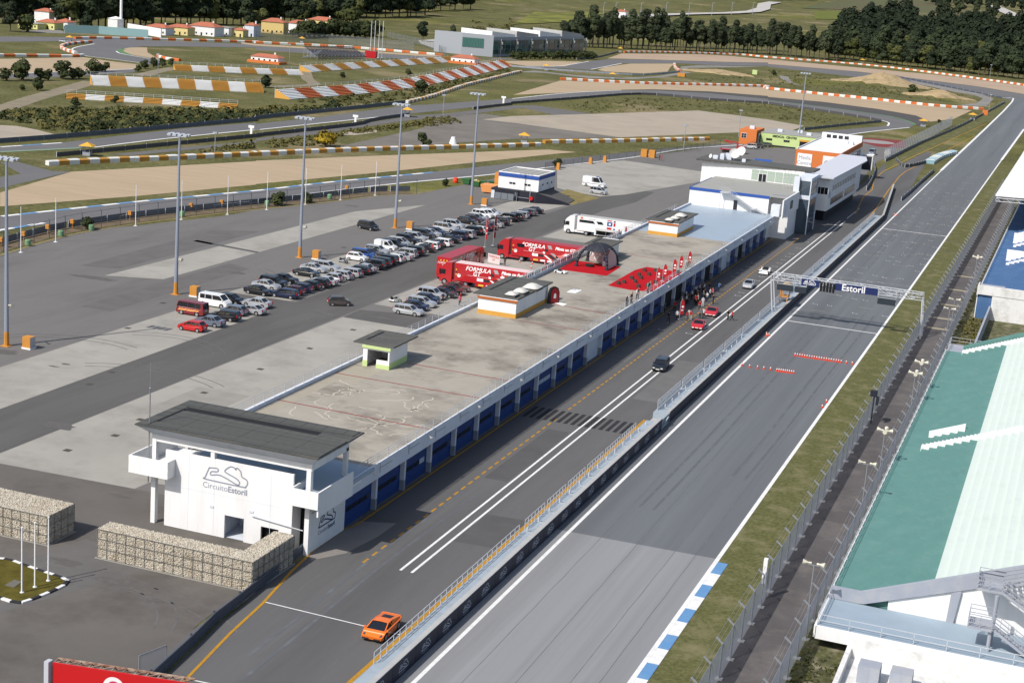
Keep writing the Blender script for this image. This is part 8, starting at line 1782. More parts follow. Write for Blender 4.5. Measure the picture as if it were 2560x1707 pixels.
for i, (f_,x,y) in enumerate(((T3,715,1495),(T3,845,1480),(T3,420,1548))):
    p = f_(x,y); b = MB(); b.add([(p[0]-0.5,p[1]-0.5,0.02),(p[0]+0.5,p[1]-0.5,0.02),(p[0]+0.5,p[1]+0.5,0.02),(p[0]-0.5,p[1]+0.5,0.02),(p[0]-0.35,p[1]-0.35,1.8),(p[0]+0.35,p[1]-0.35,1.8),(p[0]+0.35,p[1]+0.35,1.8),(p[0]-0.35,p[1]+0.35,1.8)],[(0,1,5,4),(1,2,6,5),(2,3,7,6),(3,0,4,7),(4,5,6,7)]); tag(b.obj('cable_box', M_ORB), f'orange cable box along the far paddock fence, {ORD[i]} from the pair of boxes', 'box', 'orange boxes along the far paddock fence')
p = T3(1205,1430)
for i in range(2): b = MB(); x = p[0]+i*2.4; b.box(x-0.9,x+0.9,p[1]-0.8,p[1]+0.8,0.02,2.2); tag(b.obj('orange_cabinet', M_ORB), ['orange cabinet on the left of the pair at the far fence','orange cabinet on the right of the pair at the far fence'][i], 'cabinet')
# blue canopy sheet behind the control block
q = [Z1(865,400,3),Z1(1050,415,3),Z1(1050,440,3),Z1(865,425,3)]; bs = thing('blue_awning', 'flat blue awning on posts behind the control block', 'awning', (*q[0],0))
b = MB(); b.prism(q,2.7,2.85); b.obj('sheet', mat('awning blue', rgb(46,92,176,0.8),0.6), bs)
for a in q: b = MB(); b.bar((*a,0),(*a,2.7),0.1); b.obj('post', M_RAIL, bs)
for f_, x, y, h, l in ((T1,1958,1415,5.5,'slim lamp post beside the white and ochre tyre wall'),(T2,1705,1060,7,'slim lamp post at the back road bend'),(T3,1562,1385,8,'lamp post with a cluster head at the far paddock fence'),(T3,2065,1250,9,'thin mast beside the orange annexe'),(T1,1440,690,8,'lamp post above the broad striped stand'),(T2,303,570,8,'dark lamp post beside the white and orange hut'),(T4,2015,1000,7,'slim lamp post at the far corner of the straight'),(T4,2020,720,9,'twin lamp post under the right hand wood')):
    p = f_(x,y); b = MB(); b.tube((*p,0),(*p,h),0.1,6); b.box(p[0]-0.6,p[0]+0.6,p[1]-0.3,p[1]+0.3,h-0.1,h+0.3); tag(b.obj('lamp_post', M_SGREY), l, 'lamp post')
# ---- far buildings
M_TILE = mat('terracotta roof', rgb(186,112,86,0.75), 0.85, var=0.12, scale=0.8); M_CREAMW = mat('cream wall', rgb(232,214,150,0.8),0.85); M_YELW = mat('yellow wall', rgb(226,200,134,0.8),0.85); M_LEMON = mat('lemon wall', rgb(226,224,150,0.8),0.85)
def house(label, p, w, d, h, wall, rz=0.0, roof_h=None, flat=False, z=0.0):
    t = thing('house', label, 'house', (p[0],p[1],z), rz); t.scale = (0.86,0.86,0.84)
    b = MB(); b.box(-w/2,w/2,-d/2,d/2,-2,h); b.obj('wall', wall, t, local=True)
    rh = roof_h or d*0.22; o = 0.5
    b = MB(); a, c = w/2+o, d/2+o
    if flat: b.box(-a,a,-c,c,h,h+0.3); b.obj('roof', M_TERRC, t, local=True)
    else:
        k = max(0.0,w/2-d*0.45); b.add([(-a,-c,h),(a,-c,h),(a,c,h),(-a,c,h),(-k,0,h+rh),(k,0,h+rh)],[(0,1,5,4),(1,2,5),(2,3,4,5),(3,0,4),(3,2,1,0)]); r = b.obj('roof', M_TILE, t, local=True)
        b = MB(); b.box(w*0.22,w*0.22+0.8,0.5,1.2,h,h+rh+0.9); b.obj('chimney', M_WALL, r, local=True)
    n = max(2,int(w/3.2))
    for i in range(n):
        x = -w/2+w*(i+0.5)/n; b = MB()
        if i == n//2: b.box(x-0.55,x+0.55,-d/2-0.04,-d/2,0,2.1); b.obj('door', M_PANE, t, local=True)
        else: b.box(x-0.55,x+0.55,-d/2-0.04,-d/2,1.0,2.2); b.obj('window', M_PANE, t, local=True)
    return t
H = house
H('long lemon yellow house with a red hipped roof at top left', T1(455,268), 13, 9, 4.2, M_LEMON); H('low lemon annexe with a pale flat roof beside the yellow house', T1(290,262), 14, 8, 3.2, M_LEMON, flat=True)
H('white upper house block behind the lemon yellow house', T1(420,235), 11, 9, 9.0, M_WALL); H('white house with a red roof to the right of the yellow house', T1(600,266), 9, 9, 4.5, M_WALL)
H('white walled house with a broad red roof behind the white wall', T1(1455,315), 15, 10, 4.5, M_WALL); H('low red roofed house beside the long white villa', T1(1650,318), 15, 9, 4.8, M_CREAMW); H('long white villa with red roof strips and terraces', T1(1880,325), 19, 12, 6.0, M_WALL); H('white villa wing with a tilted solar panel roof', T1(2055,328), 10, 9, 5.5, M_WALL, flat=True); H('small cream house between the villa and the yellow house', T1(2190,338), 8, 7, 4.5, M_CREAMW)
H('tall yellow house with red roof left of the dark shrubs', T2(170,305), 16, 12, 8.0, M_YELW, 0.2); H('white house with dormers beside the tall yellow house', T2(400,305), 16, 11, 7.0, M_WALL); H('cream house with a long red roof above the dark shrubs', T2(610,285), 20, 12, 8.0, M_CREAMW); H('grey white gabled house at the edge of the yellow one', T1(2300,335), 7, 9, 7.5, M_WALLB)
for i,(x,y,w) in enumerate(((1330,95,14),(1560,70,18),(1440,110,12),(1700,60,12),(2080,110,10),(2110,40,12),(190,45,9))):
    q = on_hill(x/3.647,y/3.647); H(f'red roofed house half hidden in the top left wood, {ORD[i]} counted from the mast', q, w*1.3, 11, 6.5, M_CREAMW if i%2 else M_WALL, z=q[2])
q = on_hill(1280+993/3.647,160/3.647); H('tiny white house with a red roof beside the hill road', q, 13, 10, 6, M_WALL, z=q[2])
H('white hut with an orange skirting behind the ochre stand', T2(105,575), 16, 7, 3.2, M_WALL); H('white hut with a red roof at the end of the ochre stand', T2(1905,583), 15, 8, 3.6, M_WALL)
for nm,f_,x,y,w in (('hut_skirting',T2,105,577,16.2),('hut_skirting',T2,1905,585,15.2)):
    p = f_(x,y); b = MB(); b.box(p[0]-w/2,p[0]+w/2,p[1]-4.2,p[1]+3,0,1.1); tag(b.obj('orange_plinth', M_ORANGE), 'orange plinth of the white hut behind the ochre stand' if x < 1000 else 'orange plinth of the red roofed hut by the ochre stand', 'plinth')
p = T1(1055,285); b = MB(); b.box(p[0]-3,p[0]+3,p[1]-3,p[1]+3,0,6.5); b.add([(p[0]-3.3,p[1]-3.3,6.5),(p[0]+3.3,p[1]-3.3,6.5),(p[0]+3.3,p[1]+3.3,6.5),(p[0]-3.3,p[1]+3.3,6.5),(p[0],p[1],7.8)],[(0,1,4),(1,2,4),(2,3,4),(3,0,4)]); tag(b.obj('white_kiosk', M_WALL), 'small white kiosk at the foot of the red and white mast', 'kiosk')
ms_ = thing('radio_mast', 'tall white radio mast with a red band rising past the wood', 'mast', (*T1(1102,288),0)); p = T1(1102,288)
for z0,z1,m_ in ((0,33,M_WALL),(33,36.5,M_TRED),(36.5,60,M_WALL)): b = MB(); b.tube((*p,z0),(*p,z1),0.75,10,0.72); b.obj('mast_section', m_, ms_)
def bank_wall(label, pts, h, m_):
    c0 = pts[0]; b = MB()
    for i in range(len(pts)-1): b.bar((*pts[i],h/2),(*pts[i+1],h/2),0.5,h)
    tag(b.obj('boundary_wall', m_), label, 'wall')
bank_wall('pale teal boundary wall below the mast', [T1(590,300),T1(900,312),T1(1350,345)], 4.0, mat('teal wall', rgb(150,186,190,0.8),0.8)); bank_wall('white sloping boundary wall right of the mast', [T1(1165,292),T1(1470,345)], 4.5, M_WALL)
surface('service_road', [T1(180,290),T1(520,262),T1(600,305),T1(560,308),T1(300,300)], M_ROADL, 0.03)
surface('service_road', [T2(1480,370),T2(1620,360),T2(1900,440),T2(1880,490),T2(1700,470),T2(1500,400)], grey('pale drive', 206,202,194), 0.03)
# glass office
go = thing('glass_office', 'long grey office with teal glass front and stepped white roofs', 'building', (*T2(2155,520),0))
a, c, e = Vector(T2(1868,498)), Vector(T2(2155,522)), Vector(T3(645,492)); hh = 10.8
dp = Vector((-(e-c).y,(e-c).x)).normalized()*22
b = MB(); b.prism([tuple(c),tuple(e),tuple(e+dp),tuple(c+dp)],0,hh); b.prism([tuple(a),tuple(c),tuple(c+dp),tuple(a+dp*0.8)],0,hh+1.0); b.obj('wall', mat('grey cladding', rgb(168,174,182,0.78),0.6), go)
u = (e-c); n_ = 17; out = Vector((u.y,-u.x)).normalized()*0.25
M_TEAL = mat('teal glass', (0.015,0.06,0.06), 0.12, spec=0.7); M_TEALL = mat('lighter teal glass', (0.05,0.14,0.13), 0.12, spec=0.7)
for i in range(n_):
    for z0,z1 in ((1.5,4.0),(4.2,6.6),(6.8,9.0)):
        p0, p1 = c+u*((i+0.06)/n_)+out, c+u*((i+0.94)/n_)+out; b = MB(); b.add([(p0.x,p0.y,z0),(p1.x,p1.y,z0),(p1.x,p1.y,z1),(p0.x,p0.y,z1)],[(0,1,2,3)]); b.obj('pane', M_TEAL if (i*3+int(z0))%4 else M_TEALL, go)
u2 = (c-a); out2 = Vector((u2.y,-u2.x)).normalized()*0.25
for i in range(8):
    p0, p1 = a+u2*(0.02+(i+0.05)/8*0.68)+out2, a+u2*(0.02+(i+0.95)/8*0.68)+out2; b = MB(); b.add([(p0.x,p0.y,4.5),(p1.x,p1.y,4.5),(p1.x,p1.y,9.6),(p0.x,p0.y,9.6)],[(0,1,2,3)]); b.obj('pane', M_TEALL, go)
for i in range(7):
    p0 = c+u*((i*2.7+1.2)/n_)+out*1.6; b = MB(); b.box(p0.x-0.4,p0.x+0.4,p0.y-0.3,p0.y+0.3,0,9.6); b.obj('mullion', M_SGREY, go)
    for z in (5.0,7.6): b = MB(); b.box(p0.x-1.3,p0.x+1.3,p0.y-0.4,p0.y-0.1,z-0.9,z+0.7); b.obj('window_box', M_TERRC, go)
for i in range(4):
    q0, q1 = c+u*(i*0.25)+dp*0.05, c+u*(i*0.25+0.235)+dp*0.05
    b = MB(); b.add([(q0.x,q0.y,hh),(q1.x,q1.y,hh),(q1.x+dp.x*.9,q1.y+dp.y*.9,hh),(q0.x+dp.x*.9,q0.y+dp.y*.9,hh),(q0.x,q0.y,hh+3.2),(q1.x,q1.y,hh+1.2),(q1.x+dp.x*.9,q1.y+dp.y*.9,hh+1.6),(q0.x+dp.x*.9,q0.y+dp.y*.9,hh+3.6)],[(0,1,5,4),(1,2,6,5),(2,3,7,6),(3,0,4,7),(4,5,6,7)]); b.obj('roof_step', M_CAP if i%2 else M_WALL, go)

# ================================================================== HILL ROADS AND FIELDS
def drape(name, corners, m_, nu=14, nv=6, up=0.5):
    b = MB(); c = corners; vs = []
    for j in range(nv+1):
        for i in range(nu+1):
            u_, v_ = i/nu, j/nv; x = (c[0][0]*(1-u_)+c[1][0]*u_)*(1-v_)+(c[3][0]*(1-u_)+c[2][0]*u_)*v_; y = (c[0][1]*(1-u_)+c[1][1]*u_)*(1-v_)+(c[3][1]*(1-u_)+c[2][1]*u_)*v_
            p = on_hill(x, y); vs.append((p[0],p[1],p[2]+up))
    b.add(vs,[(j*(nu+1)+i,j*(nu+1)+i+1,(j+1)*(nu+1)+i+1,(j+1)*(nu+1)+i) for j in range(nv) for i in range(nu)]); return structure(b, name, m_)
def T4p(x,y): return (1920+x/3.647, y/3.647)
def T3p(x,y): return (1280+x/3.647, y/3.647)
drape('field', [T4p(300,80),T4p(1500,130),T4p(1700,20),T4p(700,-10)], mat('ploughed field', rgb(122,108,74,KG),0.95,var=0.2,scale=0.02,col2=rgb(96,108,62,KG)))
drape('field', [T4p(1300,240),T4p(2200,230),T4p(2000,90),T4p(1200,130)], mat('grazed field', rgb(112,112,66,KG),0.95,var=0.2,scale=0.03,col2=rgb(128,120,80,KG)))
drape('field', [T4p(430,180),T4p(900,190),T4p(900,120),T4p(420,105)], mat('bright field', rgb(116,122,40,KG),0.95,var=0.15,scale=0.05))
drape('field', [T3p(0,230),T3p(500,210),T3p(900,120),T3p(200,120)], mat('flowering meadow', rgb(122,126,48,KG),0.95,var=0.35,scale=0.05,col2=rgb(150,150,60,KG)))
def hill_road(label_name, pts, w, m_):
    P_ = [on_hill(*p) for p in pts]; b = MB(); n = len(P_); Lf, Rt = [], []
    for i in range(n):
        a, c = Vector(P_[max(0,i-1)][:2]), Vector(P_[min(n-1,i+1)][:2]); d = (c-a).normalized(); nn = Vector((-d.y,d.x))*w/2
        Lf.append((P_[i][0]+nn.x,P_[i][1]+nn.y,P_[i][2]+1.2)); Rt.append((P_[i][0]-nn.x,P_[i][1]-nn.y,P_[i][2]+1.2))
    b.add(Lf+Rt,[(i,n+i,n+i+1,i+1) for i in range(n-1)]); return structure(b, label_name, m_)
M_HR = grey('pale hill road', 214,210,204)
hill_road('hill_road', [T3p(1000,185),T3p(1300,150),T3p(1600,140),T3p(2000,130),T3p(2200,118),T3p(2290,90),T3p(2300,50),T3p(2400,30)], 16, M_HR)
hill_road('hill_road', [T4p(2050,60),T4p(2150,110),T4p(2250,150),T4p(2400,180)], 22, M_HR)
for i, x in enumerate((850,960,1190,1420,1630,1840,2020,2210)):
    q = on_hill(*T3p(x-20, 150-(x-1000)*0.012+6)); b = MB(); b.tube(q,(q[0],q[1],q[2]+13),0.25,5); b.bar((q[0],q[1],q[2]+13),(q[0]+2.2,q[1],q[2]+13.3),0.25); tag(b.obj('street_lamp', M_SGREY), f'slim street lamp along the hill road, {ORD[i]} from the tiny white house', 'street lamp', 'street lamps along the hill road')
for i,(x,y,w,m_) in enumerate(((1615,235,9,M_WALL),(1740,232,16,M_WALL),(1880,240,14,M_CREAMW),(1980,248,20,M_WALLB),(2090,255,24,M_YELW))):
    q = on_hill(*T4p(x,y)); H(f'low roadside building beyond the right hand wood, {ORD[i]} counted from the tall pines', q, w, 10, 5, m_, z=q[2])

M_HEAP = mat('heaped sand', rgb(196,172,132,KG),0.95,var=0.12,scale=0.35,dirt=rgb(120,112,74,KG),dirt_scale=0.2,dirt_amt=0.8)
for kx, ky, ks, kh in KNOLLS:
    b = MB(); n, m = 28, 9; hr_ = random.Random(int(kx))
    jit = [hr_.uniform(0.75,1.15) for _ in range(n)]
    for j in range(m+1):
        for i in range(n):
            r = ks*1.55*j/m*jit[i]; x, y = kx+r*1.35*math.cos(2*math.pi*i/n), ky+r*0.9*math.sin(2*math.pi*i/n); b.v.append((x,y,terrain(x,y)+(0.35+0.3*hr_.random() if j < m else -0.3)))
    b.f = [(j*n+i,j*n+(i+1)%n,(j+1)*n+(i+1)%n,(j+1)*n+i) for j in range(m) for i in range(n)]; b.m = [0]*len(b.f); structure(b,'sand_heap',M_HEAP)
# ================================================================== VEGETATION
def leaf_mat(name, c1, c2):
    m = bpy.data.materials.new(name); m.use_nodes = True; nt = m.node_tree; p = nt.nodes['Principled BSDF']
    p.inputs['Roughness'].default_value = 0.85; p.inputs['Specular IOR Level'].default_value = 0.12
    oi = nt.nodes.new('ShaderNodeObjectInfo'); tc = nt.nodes.new('ShaderNodeTexCoord'); n = nt.nodes.new('ShaderNodeTexNoise'); n.inputs['Scale'].default_value = 0.45; n.inputs['Detail'].default_value = 3
    nt.links.new(tc.outputs['Object'], n.inputs['Vector'])
    ad = nt.nodes.new('ShaderNodeMath'); ad.operation = 'MULTIPLY_ADD'; ad.inputs[1].default_value = 0.5; nt.links.new(oi.outputs['Random'], ad.inputs[0]); nt.links.new(n.outputs[0], ad.inputs[2])
    r = nt.nodes.new('ShaderNodeValToRGB'); r.color_ramp.elements[0].position = 0.35; r.color_ramp.elements[1].position = 0.95; r.color_ramp.elements[0].color = (*c1,1); r.color_ramp.elements[1].color = (*c2,1)
    nt.links.new(ad.outputs[0], r.inputs[0]); nt.links.new(r.outputs[0], p.inputs['Base Color']); return m
LF_DARK = leaf_mat('dark evergreen leaves', (0.010,0.016,0.010), (0.034,0.046,0.022)); LF_EUC = leaf_mat('eucalyptus leaves', (0.013,0.020,0.012), (0.044,0.056,0.028)); LF_BUSH = leaf_mat('bush leaves', (0.014,0.022,0.010), (0.048,0.058,0.022)); LF_SCRUB = leaf_mat('scrub leaves', (0.032,0.042,0.014), (0.11,0.10,0.034)); LF_YEL = leaf_mat('flowering broom', (0.06,0.055,0.012), (0.32,0.22,0.02)); LF_PINE = leaf_mat('pine needles', (0.03,0.04,0.012), (0.085,0.09,0.03))
M_BARK = mat('bark', (0.10,0.075,0.05), 0.95, var=0.3, scale=1.5)
def leaf_cloud(rr, blobs, n, size):
    """many leaf-clump faces spread through a few overlapping volumes"""
    b = MB(); tot = sum(r[3]*r[4]*r[3] for r in blobs)
    for (cx,cy,cz,rx,rz_) in blobs:
        k = int(n*rx*rz_*rx/tot)
        for _ in range(k):
            u_ = rr.uniform(-1,1); a = rr.uniform(0,2*math.pi); s = rr.uniform(0.55,1.0)**0.5; q = math.sqrt(1-u_*u_)
            p = Vector((cx+rx*s*q*math.cos(a), cy+rx*s*q*math.sin(a), cz+rz_*s*u_))
            nrm = Vector((q*math.cos(a),q*math.sin(a),u_+0.35)).normalized(); t1 = nrm.cross(Vector((rr.uniform(-1,1),rr.uniform(-1,1),rr.uniform(-1,1)))); t1 = t1.normalized() if t1.length > 0.01 else Vector((1,0,0)); t2 = nrm.cross(t1)
            sz = size*rr.uniform(0.5,1.25)
            b.add([p+t1*sz+nrm*sz*0.1,p+t2*sz*0.8-nrm*sz*0.3,p-t1*sz*0.9+nrm*sz*0.05,p-t2*sz*0.75-nrm*sz*0.25],[(0,1,2,3)])
    return b
def tree_kind(seed, h, crown_r, base, nblob, n, size, leaf, trunks=1):
    rr = random.Random(seed); bl = []
    for i in range(nblob):
        t = (i+0.5)/nblob; z = base+(h-base)*(0.15+0.8*t); r = crown_r*(0.55+0.45*math.sin(math.pi*(0.2+0.75*t)))*rr.uniform(0.7,1.0)
        a = rr.uniform(0,6.28); o = crown_r*rr.uniform(0.15,0.5)*(1-t*0.5); bl.append((o*math.cos(a),o*math.sin(a),z,r,(h-base)/nblob*rr.uniform(0.75,1.1)))
    cm_ = leaf_cloud(rr, bl, n, size).mesh('crown', leaf)
    t = MB(); pr = (0,0,-1.0)
    for i in range(4): q = (rr.uniform(-0.25,0.25)*i*0.5,rr.uniform(-0.25,0.25)*i*0.5,base+(h-base)*0.55*(i+1)/4 if i else base*0.7); t.tube(pr,q,0.34-0.06*i,6,0.28-0.06*i); pr = q
    for c_ in bl[:4]: t.tube((0,0,base*0.9),(c_[0],c_[1],c_[2]),0.14,5,0.05)
    return cm_, t.mesh('trunk', M_BARK)
def plant(kind, p, s, label, group, name='tree', rr=random):
    t = thing(name, label, 'tree' if 'tree' in name else 'bush', (p[0],p[1],p[2] if len(p) > 2 else 0), rr.uniform(0,6.28), group); t.scale = (s*rr.uniform(0.9,1.1),s*rr.uniform(0.9,1.1),s)
    link('crown', kind[0], t); link('trunk', kind[1], t)
    return t
DARKT = [tree_kind(20+i, 11.5+1.3*(i%4), 4.4-0.4*(i%2), 2.6, 6, 620, 0.9, LF_PINE if i == 4 else LF_DARK) for i in range(7)]
EUCT = [tree_kind(40+i, 14.5+1.4*(i%4), 3.3-0.5*(i%2), 4.2, 7, 560, 0.8, LF_EUC) for i in range(6)]
BUSHT = [tree_kind(60+i, 3.2, 1.9, 0.4, 4, 240, 0.42, LF_BUSH) for i in range(4)]
PINET = [tree_kind(70+i, 13, 6.5, 6.0, 4, 620, 0.95, LF_PINE) for i in range(2)]
vr = random.Random(99)
# left wood: front rows as single trees, the wood behind as one mass
WS = 1.5
def wood_row(xs, ys, step, kinds, s, label, group, name, jit):
    x = xs[0]
    while x < xs[1]:
        t = (x-xs[0])/(xs[1]-xs[0]); px, py = x+vr.uniform(-jit,jit), ys[0]+(ys[1]-ys[0])*t+vr.uniform(-4,4)
        plant(vr.choice(kinds), on_hill(px/3.647, py/3.647), s*WS*vr.uniform(0.7,1.28), label, group, name, vr); x += step
lw = 'dark evergreen tree in the dense wood across the top left'
for (x0,x1,y0,y1,st,s) in ((-20,420,165,150,62,1.0),(600,1080,262,262,58,1.1),(1080,1360,262,262,60,1.0),(1300,2330,215,235,56,1.0),(2330,3050,215,235,54,1.05),(3000,3900,175,150,58,1.05),(-20,1300,120,120,66,1.15),(1300,3300,150,160,64,1.15),(3300,4300,130,90,66,1.0),(-20,600,215,200,70,0.9),(1150,1400,235,235,60,0.9),(2250,2420,262,262,60,0.8),(2700,3250,245,205,60,0.85)):
    wood_row((x0,x1),(y0,y1),st,DARKT,s,lw,'evergreen trees of the top left wood','evergreen_tree',20)
def wood_mass(name, label, regions, kinds, s0):
    b = MB(); 
    for (x0,x1,y0,y1,st) in regions:
        x = x0
        while x < x1:
            t = (x-x0)/max(1,(x1-x0)); q = on_hill((x+vr.uniform(-15,15))/3.647,(y0+(y1-y0)*t+vr.uniform(-5,5))/3.647); k = vr.choice(kinds); a = vr.uniform(0,6.28); ca, sa = math.cos(a), math.sin(a); s = s0*vr.uniform(0.8,1.2)
            me = k[0]; o = len(b.v)
            b.v += [(q[0]+s*(v.co.x*ca-v.co.y*sa),q[1]+s*(v.co.x*sa+v.co.y*ca),q[2]+s*v.co.z) for v in me.vertices]; fs = [tuple(i+o for i in p.vertices) for p in me.polygons]; b.f += fs; b.m += [0]*len(fs); x += st
    o = b.obj(name, kinds[0][0].materials[0]); tag(o, label, 'wood'); o['kind'] = 'stuff'; return o
DM = [tree_kind(80+i, 11+1.6*i, 4.8-0.5*(i%2), 2.0, 5, 300, 1.2, LF_DARK) for i in range(4)]
wood_mass('distant_wood', 'dark mass of trees filling the top left behind the houses', [(-30,1250,95,95,46),(1400,3500,110,120,46),(-30,3800,75,80,46),(-30,4000,50,50,48),(-30,4100,25,20,50),(0,4300,0,-5,55),(0,4400,-25,-28,60)], DM, 1.75)
WS = 1.12
# eucalyptus belt behind the tyre wall
ew = 'slim eucalyptus with a bare trunk in the belt behind the tyre wall'
wood_row((4668+480,4668+2334),(425,500),44,EUCT,1.05,ew,'eucalyptus belt behind the tyre wall','eucalyptus_tree',14); wood_row((7002,7002+640),(500,560),42,EUCT,1.0,ew,'eucalyptus belt behind the tyre wall','eucalyptus_tree',14)
wood_row((4668+460,4668+2334),(395,465),52,EUCT,1.1,ew,'eucalyptus belt behind the tyre wall','eucalyptus_tree',16)
rw = 'dark tree in the dense wood beside the far bend of the straight'
wood_row((7002+560,7002+2400),(530,735),44,DARKT,1.0,rw,'trees of the right hand wood','evergreen_tree',14); wood_row((7002+580,7002+2400),(500,695),50,DARKT,1.15,rw,'trees of the right hand wood','evergreen_tree',18); wood_row((7002+600,7002+2400),(460,645),54,DARKT,1.2,rw,'trees of the right hand wood','evergreen_tree',20)
wood_mass('distant_wood', 'dark mass of tall trees filling the right hand wood', [(7002+620,7002+2420,440,610,62),(7002+640,7002+2420,395,550,64),(7002+640,7002+2420,350,490,66),(7002+660,7002+2420,310,430,68),(7002+760,7002+1900,280,360,70),(7002+900,7002+1360,235,260,60),(7002+920,7002+1340,205,220,60),(7002+1000,7002+2420,250,300,80)], DM, 1.55)
wood_mass('distant_wood', 'dark wood on the skyline at the upper right', [(7002+1450,7002+2000,40,75,60),(7002+1500,7002+2420,10,60,70),(7002+2000,7002+2420,60,130,60),(7002-100,7002+500,15,0,70)], DM, 1.3)
for i,(x,y,s) in enumerate(((7002+1550,195,1.7),(7002+1600,200,2.0),(7002+1720,215,2.3),(7002+1880,225,1.5),(7002+1990,225,1.8),(7002+2050,228,1.8))):
    plant(EUCT[i%5], on_hill(x/3.647,y/3.647), s, f'single tall pine on the field beyond the right hand wood, {ORD[i]} along', 'lone pines beyond the right hand wood', 'pine_tree', vr)
plant(PINET[0], (*T2(850,300),0), 1.25, 'broad crowned yellow green pine above the dark shrubs', None, 'pine_tree', vr); plant(EUCT[1], (*T2(1785,480),0), 0.95, 'dark tree standing alone left of the glass office', None, 'broadleaf_tree', vr); plant(DARKT[1], (*T2(1520,380),0), 0.95, 'dark rounded tree beside the pale drive', None, 'broadleaf_tree', vr)
plant(DARKT[2], (*T1(795,300),0), 0.75, 'green round tree in front of the teal wall', None, 'broadleaf_tree', vr); plant(DARKT[3], (*T1(95,290),0), 0.95, 'dark round tree at the far left by the lemon annexe', None, 'broadleaf_tree', vr); plant(BUSHT[0], (*T1(252,295),0), 2.6, 'dark ball shaped bush in front of the lemon annexe', None, 'round_bush', vr)
for i in range(16): plant(vr.choice(BUSHT), (*T2(395+i*46,345+vr.uniform(-12,10)),0), vr.uniform(2.4,3.3), f'dark rounded shrub in the row below the cream house, {ORD[i]} along', 'dark shrub row below the houses', 'shrub', vr)
for i in range(19): plant(vr.choice(BUSHT), (*T3(10+i*40,540+vr.uniform(-5,5)),0), vr.uniform(1.1,1.6), f'dark conifer shrub in front of the glass office, {ORD[i]} along', 'shrubs in front of the glass office', 'shrub', vr)
for i,(x,y,s) in enumerate(((60,740,2.4),(205,735,4.0),(370,735,2.4),(440,735,2.2),(560,720,3.6),(660,722,2.0),(720,720,2.2),(860,700,3.4),(900,660,2.0),(960,655,2.0))): plant(vr.choice(BUSHT), (*T1(x,y),0), s*0.55, f'dark bush on the bank at the far left, {ORD[i]} along', 'bushes on the far left bank', 'shrub', vr)
for i,(x,y,s) in enumerate(((1320,630,2.2),(1400,615,2.4),(1480,605,2.0),(1560,598,1.8),(1260,655,1.6))): plant(vr.choice(BUSHT), (*T1(x,y),0), s*0.5, f'dark green bush behind the broad striped stand, {ORD[i]} along', 'bushes behind the broad stand', 'shrub', vr)
for i,(f_,x,y,s,l) in enumerate(((T1,340,825,1.8,'dark bush alone on the grass left of the track path'),(T1,200,830,0.9,'small dark bush left of the lone bush'),(T1,685,975,1.3,'round bush below the low striped stand'),(T1,1050,940,1.0,'small bush in front of the low striped stand'),(T2,85,800,2.0,'dark bush between the two striped stands'),(T2,785,715,1.1,'small dark bush on the slope behind the long stand'),(T2,1385,690,1.3,'round bush in the middle of the green slope'),(T2,1525,1330,1.7,'dark green rounded bush on the near infield'),(T2,1510,850,2.3,'dark bush spilling over the long striped stand'),(T4,1315,860,2.2,'dark bush alone beside the sand heap'),(T4,50,690,1.4,'dark bush on the infield beside the lane'),(T4,1560,1135,0.9,'green bush at the hairpin tip'),(T3,418,1530,1.1,'palm like bush at the far paddock fence'),(K,795,525,1.0,'brownish shrub at the paddock fence'),(L,210,305,1.3,'dark shrub at the paddock fence behind the floodlight pole'),(L,465,280,1.0,'small shrub at the paddock fence beside the flagpole'),(L,1730,130,0.8,'low bush by the orange drum'))):
    plant(BUSHT[i%4], (*f_(x,y),0.0), s*0.68, l, None, 'shrub', vr)
YB = tree_kind(91, 3.4, 2.6, 0.3, 4, 320, 0.42, LF_YEL); plant(YB, (*T2(630,1335),0), 1.25, 'large yellow flowering broom bush behind the ochre tyre wall', None, 'broom_bush', vr)
# low scrub and weeds: nobody could count it
def scrub(name, label, poly, n, smin, smax, leaf, faces=16):
    b = MB(); xs = [p[0] for p in poly]; ys = [p[1] for p in poly]
    def inside(x, y):
        k = False; j = len(poly)-1
        for i in range(len(poly)):
            if (poly[i][1] > y) != (poly[j][1] > y) and x < (poly[j][0]-poly[i][0])*(y-poly[i][1])/(poly[j][1]-poly[i][1])+poly[i][0]: k = not k
            j = i
        return k
    c = 0
    while c < n:
        x, y = vr.uniform(min(xs),max(xs)), vr.uniform(min(ys),max(ys))
        if not inside(x, y): continue
        s = vr.uniform(smin,smax)*vr.uniform(0.6,1.2); q = leaf_cloud(vr, [(x,y,s*0.35,s,s*0.6)], faces, s*0.42); b.add(q.v, q.f); c += 1
    o = b.obj(name, leaf); tag(o, label, 'scrub'); o['kind'] = 'stuff'; return o
scrub('scrub', 'dense dark scrub on the bank above the back road', [T1(-200,1060),T1(250,1000),T1(700,990),T1(1400,1000),T1(2334,1010),T2(200,980),T2(700,985),T2(600,1010),T2(0,1075),T1(2334,1085),T1(1500,1170),T1(700,1225),T1(400,1180),T1(300,1090)], 460, 0.7, 1.7, LF_SCRUB, 20)
scrub('scrub', 'darker bushes along the foot of the bank', [T1(500,1130),T1(1400,1090),T1(2334,1040),T2(300,1030),T2(800,960),T2(760,1000),T2(0,1075),T1(2334,1088),T1(1400,1180),T1(700,1228)], 190, 1.0, 2.2, LF_BUSH, 26)
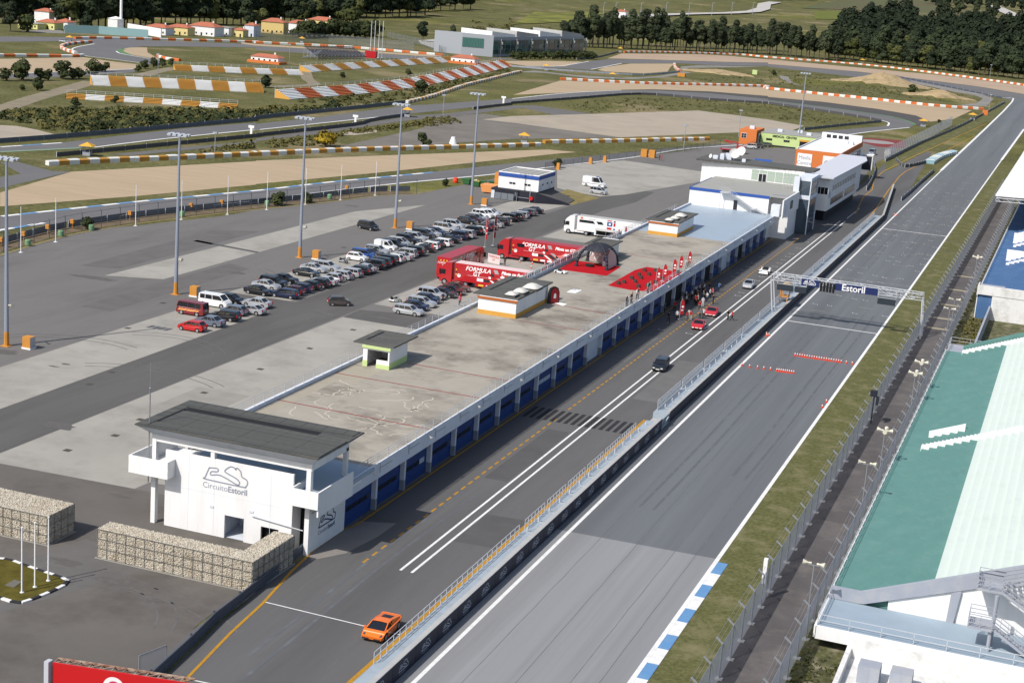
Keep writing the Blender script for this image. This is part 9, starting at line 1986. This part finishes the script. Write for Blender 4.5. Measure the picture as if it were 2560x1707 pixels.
scrub('scrub', 'mixed dark bushes higher on the scrub bank', [T1(-200,1060),T1(700,990),T1(2334,1010),T2(600,1000),T2(0,1070),T1(1500,1150),T1(400,1150)], 260, 0.7, 1.7, LF_BUSH, 22)
scrub('scrub', 'rough weeds on the slope below the long striped stand', [T2(330,930),T2(1000,870),T2(1550,800),T2(2334,630),T2(2334,660),T2(1900,770),T2(1370,925),T2(800,970)], 240, 0.6, 1.5, LF_SCRUB, 16)
scrub('scrub', 'weeds and bushes on the near infield strip', [T1(1700,1400),T2(0,1300),T2(600,1230),T2(1300,1140),T2(1750,1060),T2(1880,1130),T2(1300,1190),T2(800,1230),T2(600,1330),T2(0,1355),T1(2000,1390)], 260, 0.5, 1.4, LF_SCRUB, 16)
scrub('scrub', 'tufts along the foot of the infield bank', [T3(450,955),T3(1000,900),T3(1700,905),T3(2334,950),T4(500,1030),T4(850,1110),T4(300,1130),T3(2334,1075),T3(1700,1000),T3(700,1030)], 420, 0.3, 0.9, LF_SCRUB, 10)
scrub('scrub', 'tufts on the infield between the two gravel traps', [T3(1500,735),T3(2334,690),T4(0,640),T4(900,720),T4(1900,880),T4(1900,940),T4(1300,910),T4(300,800),T3(2334,770)], 460, 0.3, 1.0, LF_SCRUB, 10)
scrub('scrub', 'scattered bushes over the hillside meadows', [on_hill(*T3p(-500,330))[:2],on_hill(*T3p(480,300))[:2],on_hill(*T3p(900,110))[:2],on_hill(*T3p(2300,90))[:2],on_hill(*T4p(700,230))[:2],on_hill(*T4p(300,60))[:2],on_hill(*T3p(1500,20))[:2],on_hill(*T3p(-300,120))[:2]], 520, 1.5, 4.5, LF_SCRUB, 14)
scrub('weeds', 'weeds along the foot of the stand side fence', [(-15.9,100),(-15.3,100),(-15.3,300),(-15.9,300)], 420, 0.12, 0.35, LF_SCRUB, 9)
scrub('weeds', 'tall weeds on the ground between the two grandstands', [(-15.2,243.5),(-12.2,245),(-12.2,275),(-14.5,275)], 240, 0.2, 0.6, LF_SCRUB, 10)
scrub('weeds', 'weeds beside the stand deck', [(-15.6,100),(-12.6,100),(-12.6,123),(-15.6,123)], 180, 0.15, 0.45, LF_SCRUB, 10)
